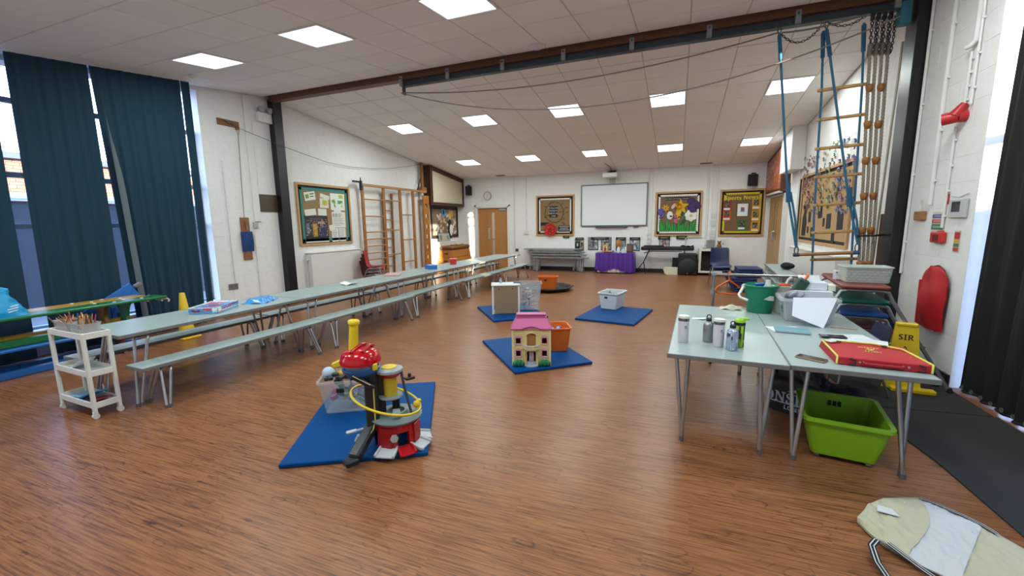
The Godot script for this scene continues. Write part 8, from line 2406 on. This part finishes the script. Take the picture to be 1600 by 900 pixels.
func build_under_table() -> void:
	# lime crate
	var lime := mat("7fae1c", 0.4, 0.0, {"backlight_enabled": true, "backlight": Color(0.28, 0.42, 0.05)})
	var t := bin("lime_crate", "lime green translucent plastic crate under the right table", 0.33, 0.42, 0.42, 0.5, 0.25, lime, Vector3(1.035, 0.03, -3.2), -8.5, "", 0.02)
	var m := MB.new()
	for k in 3: m.box(Vector3(-0.03 + 0.028 * k, 0.19, -0.228), Vector3(0.02, 0.035, 0.006))
	part(t, "vent_slots", m, mat("1d2a0a", 0.8)).set_meta("kind", "stuff")
	for sx in [-1.0, 1.0]:
		for sz in [-1.0, 1.0]:
			m = MB.new(); m.cyl(Vector3(sx * 0.13 - 0.012, -0.014, sz * 0.17), Vector3(sx * 0.13 + 0.012, -0.014, sz * 0.17), 0.016, -1, 12); m.box(Vector3(sx * 0.13, -0.002, sz * 0.17), Vector3(0.03, 0.012, 0.03), Basis(), 0.003)
			part(t, "castor", m, mat("8a8c88", 0.5))
	for e in [[Vector3(1.0, 0.1, -3.15), Vector3(0.22, 0.05, 0.16), "d08a3c", "orange flat box lying inside the lime crate"], [Vector3(1.13, 0.09, -3.2), Vector3(0.05, 0.1, 0.05), "d4622a", "small orange toy standing inside the lime crate"], [Vector3(0.97, 0.07, -3.3), Vector3(0.12, 0.06, 0.12), "c9c02a", "yellow toy brick lying inside the lime crate"]]:
		m = MB.new(); m.box(Vector3.ZERO, e[1], Basis(Vector3.UP, 0.3), 0.006)
		solo("crate_toy", e[3], "toy", m, mat(e[2], 0.45), e[0])
	# black sports bag with white lettering
	var bg := thing("sports_bag", "black carrier bag with large white lettering under the seam of the tables", "bag", Vector3(0.93, 0.0, -3.72), turn(-33))
	var nz := FastNoiseLite.new(); nz.seed = 12; nz.frequency = 6.0
	m = MB.new()
	m.sheet(func(u: float, v: float) -> Vector3:
		var a := u * TAU
		var sx := signf(cos(a)) * pow(absf(cos(a)), 0.35); var sz := signf(sin(a)) * pow(absf(sin(a)), 0.35)
		var r := 1.0 - 0.5 * smoothstep(0.6, 1.0, v)
		var p := Vector3(sx * 0.19 * (1.0 - 0.25 * smoothstep(0.6, 1.0, v)), 0.36 * v, sz * 0.09 * r)
		var q := nz.get_noise_3dv(p * 1.5) * 0.05 * smoothstep(0.55, 0.9, v)
		return p + Vector3(q, q, q), 40, 18)
	part(bg, "bag_body", m, mat("0e0e10", 0.5))
	var wt := mat("b9c6e0", 0.5)
	text(bg, "lettering", "LONSDALE", 0.088, 0.002, wt, Transform3D(Basis().scaled(Vector3(0.86, 1, 1)), Vector3(0, 0.125, 0.0915)), "Droid Serif")
	text(bg, "lettering", "LONDON", 0.035, 0.002, wt, Transform3D(Basis(), Vector3(0.03, 0.05, 0.0915)))
	m = MB.new(); m.plate(0.37, 0.008, 0.002, Vector3(0, 0.082, 0.0905))
	part(bg, "printed_line", m, wt)
	m = MB.new(); m.prism(PackedVector2Array([Vector2(-0.09, -0.005), Vector2(-0.04, 0.02), Vector2(0.0, 0.04), Vector2(0.05, 0.025), Vector2(0.1, 0.0), Vector2(0.04, 0.005), Vector2(0.0, 0.015), Vector2(-0.03, 0.0)]), 0.002, Transform3D(Basis(), Vector3(0.04, 0.185, 0.0905)))
	part(bg, "printed_emblem", m, wt)
	m = MB.new(); m.sheet(func(u: float, v: float) -> Vector3: return Vector3(-0.05 + 0.13 * v + 0.07 * u, 0.42 - 0.2 * v + 0.02 * sin(u * PI), 0.03 + 0.05 * v), 8, 10)
	part(bg, "folded_lining", m, mat("5a5350", 0.8))
	m = MB.new()
	m.sheet(func(u: float, v: float) -> Vector3:
		var a := u * TAU; var r := sin(v * PI)
		var p := Vector3(cos(a) * 0.17 * r, 0.1 - 0.1 * cos(v * PI), sin(a) * 0.12 * r)
		return p + p.normalized() * nz.get_noise_3dv(p * 2.0) * 0.04 + Vector3(0, 0.02, 0), 24, 14)
	solo("black_jacket", "black jacket bundled on the floor behind the lime crate", "jacket", m, mat("0f1012", 0.85), Vector3(1.25, 0.0, -3.86), turn(15))

func build_stools() -> void:
	var steel := mat("a0a5a8", 0.35, 0.75)
	var set_ := [[0.90, "7c3a34", 1.645, -5.15, 1.0, "tallest gym table with a dull red top, carrying the white basket", 0.36], [0.745, "14625a", 1.69, -5.2, 0.82, "second tallest gym table with a dark green top", 0.37], [0.6, "1b4f9a", 1.72, -5.24, 0.66, "third gym table with a blue top behind the right table", 0.38], [0.46, "6a302c", 1.72, -5.28, 0.5, "lowest gym table with a dull red top under the blue one", 0.36]]
	for k in set_.size():
		var e: Array = set_[k]
		var t := thing("gym_table", e[5], "gym table", Vector3(e[2], 0.008, e[3]), turn(-6), "nested gym tables by the right wall")
		var h: float = e[0] - 0.008; var l: float = e[4]
		var m := MB.new(); m.box(Vector3(0, h - 0.02, 0), Vector3(e[6], 0.04, l), Basis(), 0.014)
		part(t, "padded_top", m, mat(e[1], 0.5))
		var spread := 0.16 + 0.47 * (h / 0.9)
		for s in [-1.0, 1.0]:
			m = MB.new()
			var z: float = s * (l / 2 - 0.04)
			m.tube([Vector3(-spread * 1.02, 0.0, z + s * 0.06), Vector3(-e[6] / 2 - 0.02, h - 0.13, z), Vector3(-e[6] / 2 + 0.01, h - 0.065, z), Vector3(-e[6] / 2 + 0.06, h - 0.05, z), Vector3(e[6] / 2 - 0.06, h - 0.05, z), Vector3(e[6] / 2 - 0.01, h - 0.065, z), Vector3(e[6] / 2 + 0.02, h - 0.13, z), Vector3(spread * 1.02, 0.0, z + s * 0.06)], 0.016, 10)
			var fr := part(t, "end_frame", m, steel)
			m = MB.new(); m.tube([Vector3(-spread * 0.72, h * 0.42, z + s * 0.025), Vector3(spread * 0.72, h * 0.42, z + s * 0.025)], 0.013, 8)
			part(fr, "cross_bar", m, steel)
			for q in [-1.0, 1.0]:
				m = MB.new(); m.cyl(Vector3(q * spread * 1.02, 0.0, z + s * 0.06), Vector3(q * spread * 1.0, 0.04, z + s * 0.058), 0.022, 0.02, 12)
				part(fr, "rubber_foot", m, mat("17181a", 0.7))
	# basket on the red top
	var b := thing("mesh_basket", "white plastic lattice basket on the dull red gym table", "basket", Vector3(1.66, 0.902, -4.93), turn(-4))
	var white := mat("c2c9c2", 0.5)
	var m := MB.new(); m.tub(0.33, 0.22, 0.36, 0.25, 0.15, 0.004, 0.008, 0.02)
	part(b, "basket_body", m, white)
	m = MB.new()
	for j in 5:
		for k in 17:
			var y := 0.025 + 0.025 * j
			m.box(Vector3(-0.155 + 0.0194 * k, y, 0.112 + 0.1 * y), Vector3(0.02, 0.004, 0.004), Basis(Vector3(0, 0, 1), 0.6 if (k + j) % 2 else -0.6))
	part(b, "lattice", m, mat("9aa39c", 0.5)).set_meta("kind", "stuff")
	m = MB.new(); m.box(Vector3(0, 0.045, 0), Vector3(0.07, 0.09, 0.05), Basis(), 0.004)
	solo("label_box", "small white label box on the red gym table beside the lattice basket", "box", m, tex_mat(print_img(24, 32, "d9dade", 1, [[0.15, 0.15, 0.25, 0.15, "2a2c34"], [0.15, 0.45, 0.7, 0.06, "8a8c94"]]), 0.5), Vector3(1.49, 0.902, -5.05), turn(-4))
	# yellow wet floor sign
	var s := thing("wet_floor_sign", "yellow folding caution wet floor sign behind the red book bag", "sign", Vector3(1.9, 0.008, -4.62), turn(-16))
	var yel := mat("d9b70f", 0.4)
	for q in [-1.0, 1.0]:
		m = MB.new()
		m.prism(PackedVector2Array([Vector2(-0.13, 0.0), Vector2(0.13, 0.0), Vector2(0.12, 0.08), Vector2(0.075, 0.56), Vector2(-0.075, 0.56), Vector2(-0.12, 0.08)]), 0.018, Transform3D(Basis(Vector3.RIGHT, -q * 0.14) if q > 0 else Basis(Vector3.RIGHT, 0.14), Vector3(0, 0, q * 0.09 - 0.009)))
		part(s, "panel", m, yel)
	m = MB.new(); m.box(Vector3(0, 0.565, 0), Vector3(0.15, 0.03, 0.06), Basis(), 0.008)
	part(s, "hinge_top", m, mat("e0bf14", 0.4))
	var tilt := Basis(Vector3.RIGHT, -0.14)
	var org := Vector3(0, 0, 0.1)
	var ink := mat("1a1710", 0.6)
	text(s, "lettering", "SIR", 0.05, 0.001, ink, Transform3D(tilt, org + tilt * Vector3(0.0, 0.46, 0.0)))
	m = MB.new()
	var tri_pts := [Vector3(-0.062, 0.27, 0.001), Vector3(0.062, 0.27, 0.001), Vector3(0.0, 0.38, 0.001)]
	m.xf = Transform3D(tilt, org)
	for k in 3: m.bar(tri_pts[k], tri_pts[(k + 1) % 3], 0.008, 0.002, Vector3(0, 0, 1))
	m.bar(Vector3(-0.015, 0.285, 0.001), Vector3(0.01, 0.32, 0.001), 0.008, 0.002, Vector3(0, 0, 1)); m.bar(Vector3(0.01, 0.32, 0.001), Vector3(-0.005, 0.345, 0.001), 0.008, 0.002, Vector3(0, 0, 1)); m.bar(Vector3(0.005, 0.31, 0.001), Vector3(0.03, 0.285, 0.001), 0.006, 0.002, Vector3(0, 0, 1))
	part(s, "warning_triangle", m, ink).set_meta("kind", "stuff")
	text(s, "lettering", "CAUTION", 0.03, 0.001, ink, Transform3D(tilt, org + tilt * Vector3(0, 0.225, 0.0)))
	text(s, "lettering", "WET FLOOR", 0.03, 0.001, ink, Transform3D(tilt, org + tilt * Vector3(0, 0.16, 0.0)))
	m = MB.new(); m.box(Vector3(0, 0.02, 0), Vector3(0.3, 0.04, 0.07), Basis(), 0.008)
	solo("yellow_mop_head", "low yellow plastic bar lying on the carpet before the wet floor sign", "bar", m, yel, Vector3(1.93, 0.008, -4.47), turn(-4))

func build_rail() -> void:
	var t := thing("clothes_rail", "low steel clothes rail with orange hangers behind the green bucket", "clothes rail", Vector3(0.8, 0, -4.93))
	var steel := mat("a4a8ac", 0.3, 0.85)
	var m := MB.new(); m.tube([Vector3(-0.45, 0.935, 0), Vector3(0.43, 0.935, 0)], 0.014, 10)
	part(t, "top_bar", m, steel)
	for s in [-1.0, 1.0]:
		m = MB.new(); m.tube([Vector3(s * 0.43, 0.05, 0), Vector3(s * 0.43, 0.75, 0)], 0.017, 10); m.tube([Vector3(s * 0.43, 0.7, 0), Vector3(s * 0.43, 0.935, 0)], 0.0135, 10)
		part(t, "upright", m, steel)
		m = MB.new(); m.cyl(Vector3(s * 0.43, 0.72, 0), Vector3(s * 0.43, 0.78, 0), 0.023, 0.021, 12); m.box(Vector3(s * 0.43, 0.935, 0), Vector3(0.05, 0.04, 0.04), Basis(), 0.008)
		part(t, "collar", m, mat("7f858c", 0.5))
		m = MB.new(); m.tube([Vector3(s * 0.43, 0.055, -0.17), Vector3(s * 0.43, 0.055, 0.17)], 0.014, 10)
		part(t, "foot_bar", m, steel)
		for q in [-1.0, 1.0]:
			m = MB.new(); m.cyl(Vector3(s * 0.43 - 0.012, 0.022, q * 0.16), Vector3(s * 0.43 + 0.012, 0.022, q * 0.16), 0.022, -1, 14); m.box(Vector3(s * 0.43, 0.045, q * 0.16), Vector3(0.03, 0.02, 0.03), Basis(), 0.004)
			part(t, "castor", m, mat("2c2e32", 0.6))
	for e in [[0.52, 25.0, "bright orange plastic hanger on the rail next to the upright"], [1.16, 60.0, "bright orange plastic hanger on the rail above the green case"]]:
		m = MB.new()
		m.tube([Vector3(0.0, 0.01, 0), Vector3(0.018, 0.028, 0), Vector3(0.0, 0.04, 0), Vector3(-0.022, 0.02, 0), Vector3(-0.005, -0.02, 0), Vector3(0, -0.05, 0)], 0.006, 6)
		m.tube([Vector3(0, -0.05, 0), Vector3(0.13, -0.14, 0), Vector3(0.15, -0.19, 0), Vector3(0.12, -0.21, 0), Vector3(-0.12, -0.18, 0), Vector3(-0.15, -0.15, 0), Vector3(-0.13, -0.12, 0), Vector3(0, -0.05, 0)], 0.009, 6)
		solo("clothes_hanger", e[2], "hanger", m, mat("dd5f24", 0.4), Vector3(e[0], 0.925, -4.93), turn(e[1]), "orange hangers on the rail")
	# folded blue gym mats
	var blue := mat("1b2d5c", 0.45)
	var spots := [[1.36, 0.0, -10.2, 6.0], [1.38, 0.1, -10.22, 2.0], [1.35, 0.2, -10.2, -4.0], [1.4, 0.3, -10.21, 3.0], [1.42, 0.4, -10.2, 1.0]]
	var names := ["navy folded gym mat at the bottom of the pile behind the clothes rail", "navy folded gym mat second from the bottom of the pile", "navy folded gym mat in the middle of the pile", "navy folded gym mat second from the top of the pile", "navy folded gym mat on top of the pile"]
	for k in 5:
		var e: Array = spots[k]
		var mt := thing("folded_mat", names[k], "gym mat", Vector3(e[0], e[1], e[2]), turn(e[3]), "navy gym mats in a pile")
		for j in 2:
			m = MB.new(); m.box(Vector3(0, 0.025 + 0.05 * j, 0), Vector3(0.46, 0.047, 0.62), Basis(), 0.014)
			part(mt, "folded_half", m, blue)
	m = MB.new(); m.box(Vector3.ZERO, Vector3(0.05, 0.42, 0.6), Basis(Vector3(0, 0, 1), 0.5), 0.014)
	solo("leaning_mat", "navy gym mat leaning against the side of the pile", "gym mat", m, blue, Vector3(1.06, 0.2, -10.18))

func build_apron() -> void:
	# canvas bag lying flat: two edge curves, three panels between them
	var up := [Vector2(0.884, -2.384), Vector2(0.985, -2.55), Vector2(1.081, -2.639), Vector2(1.276, -2.715), Vector2(1.42, -2.6), Vector2(1.475, -2.5), Vector2(1.54, -2.38), Vector2(1.64, -2.3), Vector2(1.75, -2.22)]
	var lo := [Vector2(0.884, -2.384), Vector2(0.905, -2.3), Vector2(0.944, -2.22), Vector2(1.002, -2.163), Vector2(1.09, -2.11), Vector2(1.2, -2.04), Vector2(1.32, -1.99), Vector2(1.46, -1.95), Vector2(1.62, -1.95)]
	var nz := FastNoiseLite.new(); nz.seed = 21; nz.frequency = 7.0
	var at := func(c: Array, f: float) -> Vector2:
		var g := clampf(f, 0.0, 1.0) * (c.size() - 1); var i := mini(int(g), c.size() - 2)
		return c[i].lerp(c[i + 1], g - i)
	var panel := func(u0: float, u1: float, lift: float, bow: float, v0: float, v1: float) -> MB:
		var m := MB.new()
		for side in 2:
			m.sheet(func(u: float, v: float) -> Vector3:
				var vv := lerpf(v0, v1, v)
				var f: float = lerpf(u0, u1, u) + bow * sin(vv * PI) * u
				var p: Vector2 = at.call(up, f).lerp(at.call(lo, f), vv)
				var e := smoothstep(0.0, 0.12, minf(vv, 1.0 - vv))
				var hgt := 0.011 + lift + e * (0.016 + 0.5 * (nz.get_noise_2d(p.x * 2.2, p.y * 2.2) * 0.03 + absf(nz.get_noise_2d(p.x * 6.0 + p.y * 2.0, p.y * 3.0)) * 0.02))
				return Vector3(p.x, maxf(hgt, 0.01) if side == 0 else 0.009, p.y), 26, 26)
		return m
	var t := thing("canvas_bag", "beige and white canvas bag with striped straps lying flat on the wooden floor", "bag", Vector3.ZERO)
	var beige := noise_mat("a9a68c", "bab79e", 0.9, 14.0, 0.2, 3)
	part(t, "beige_base", panel.call(0.52, 1.0, 0.0, 0.0, 0.0, 1.0), beige)
	part(t, "white_panel", panel.call(0.25, 0.55, 0.004, 0.0, 0.0, 1.0), noise_mat("b4b7b8", "c4c7c8", 0.85, 20.0, 0.2, 3))
	part(t, "beige_flap", panel.call(0.0, 0.36, 0.008, 0.05, 0.0, 1.0), beige)
	var m := MB.new(); m.prism(PackedVector2Array([Vector2(-0.045, -0.02), Vector2(-0.025, 0.035), Vector2(0.03, 0.02), Vector2(0.04, -0.035)]), 0.003, Transform3D(Basis(Vector3.RIGHT, -PI / 2), Vector3(1.03, 0.048, -2.47)))
	part(t, "white_tag", m, mat("c6cac8", 0.7))
	var strap := func(pts: Array, w: float) -> void:
		for e in [[0.0, w, "15161c"], [w * 0.22, w * 0.14, "c9c9c6"], [-w * 0.22, w * 0.14, "c9c9c6"]]:
			var mb := MB.new()
			mb.sheet(func(u: float, v: float) -> Vector3:
				var g := u * (pts.size() - 1); var i := mini(int(g), pts.size() - 2)
				var p: Vector3 = pts[i].lerp(pts[i + 1], g - i)
				var q: Vector3 = (pts[i + 1] - pts[i]).normalized()
				var sd := Vector3(q.z, 0, -q.x).normalized()
				return p + sd * (e[0] + (v - 0.5) * e[1]) + Vector3(0, 0.0012 if e[0] != 0.0 else 0.0, 0), 40, 2)
			part(t, "strap" if e[0] == 0.0 else "strap_stripe", mb, mat(e[2], 0.8))
	strap.call([Vector3(1.25, 0.03, -2.685), Vector3(1.3, 0.034, -2.645), Vector3(1.37, 0.034, -2.585), Vector3(1.42, 0.034, -2.525), Vector3(1.445, 0.034, -2.47)], 0.028)
	strap.call([Vector3(0.945, 0.036, -2.225), Vector3(0.985, 0.03, -2.165), Vector3(1.03, 0.02, -2.11), Vector3(1.08, 0.012, -2.06), Vector3(1.12, 0.012, -1.98)], 0.03)
	strap.call([Vector3(0.945, 0.03, -2.225), Vector3(0.9, 0.05, -2.21), Vector3(0.865, 0.05, -2.16), Vector3(0.86, 0.03, -2.08), Vector3(0.88, 0.012, -1.98)], 0.03)

func _ready() -> void:
	rng.seed = 11
	light_the_hall()
	build_hall()
	build_dining_rows()
	build_chairs()
	build_gym_left()
	build_trolley()
	build_table_things()
	build_left_wall()
	build_back_wall()
	build_right_wall()
	build_toys()
	build_work_table()
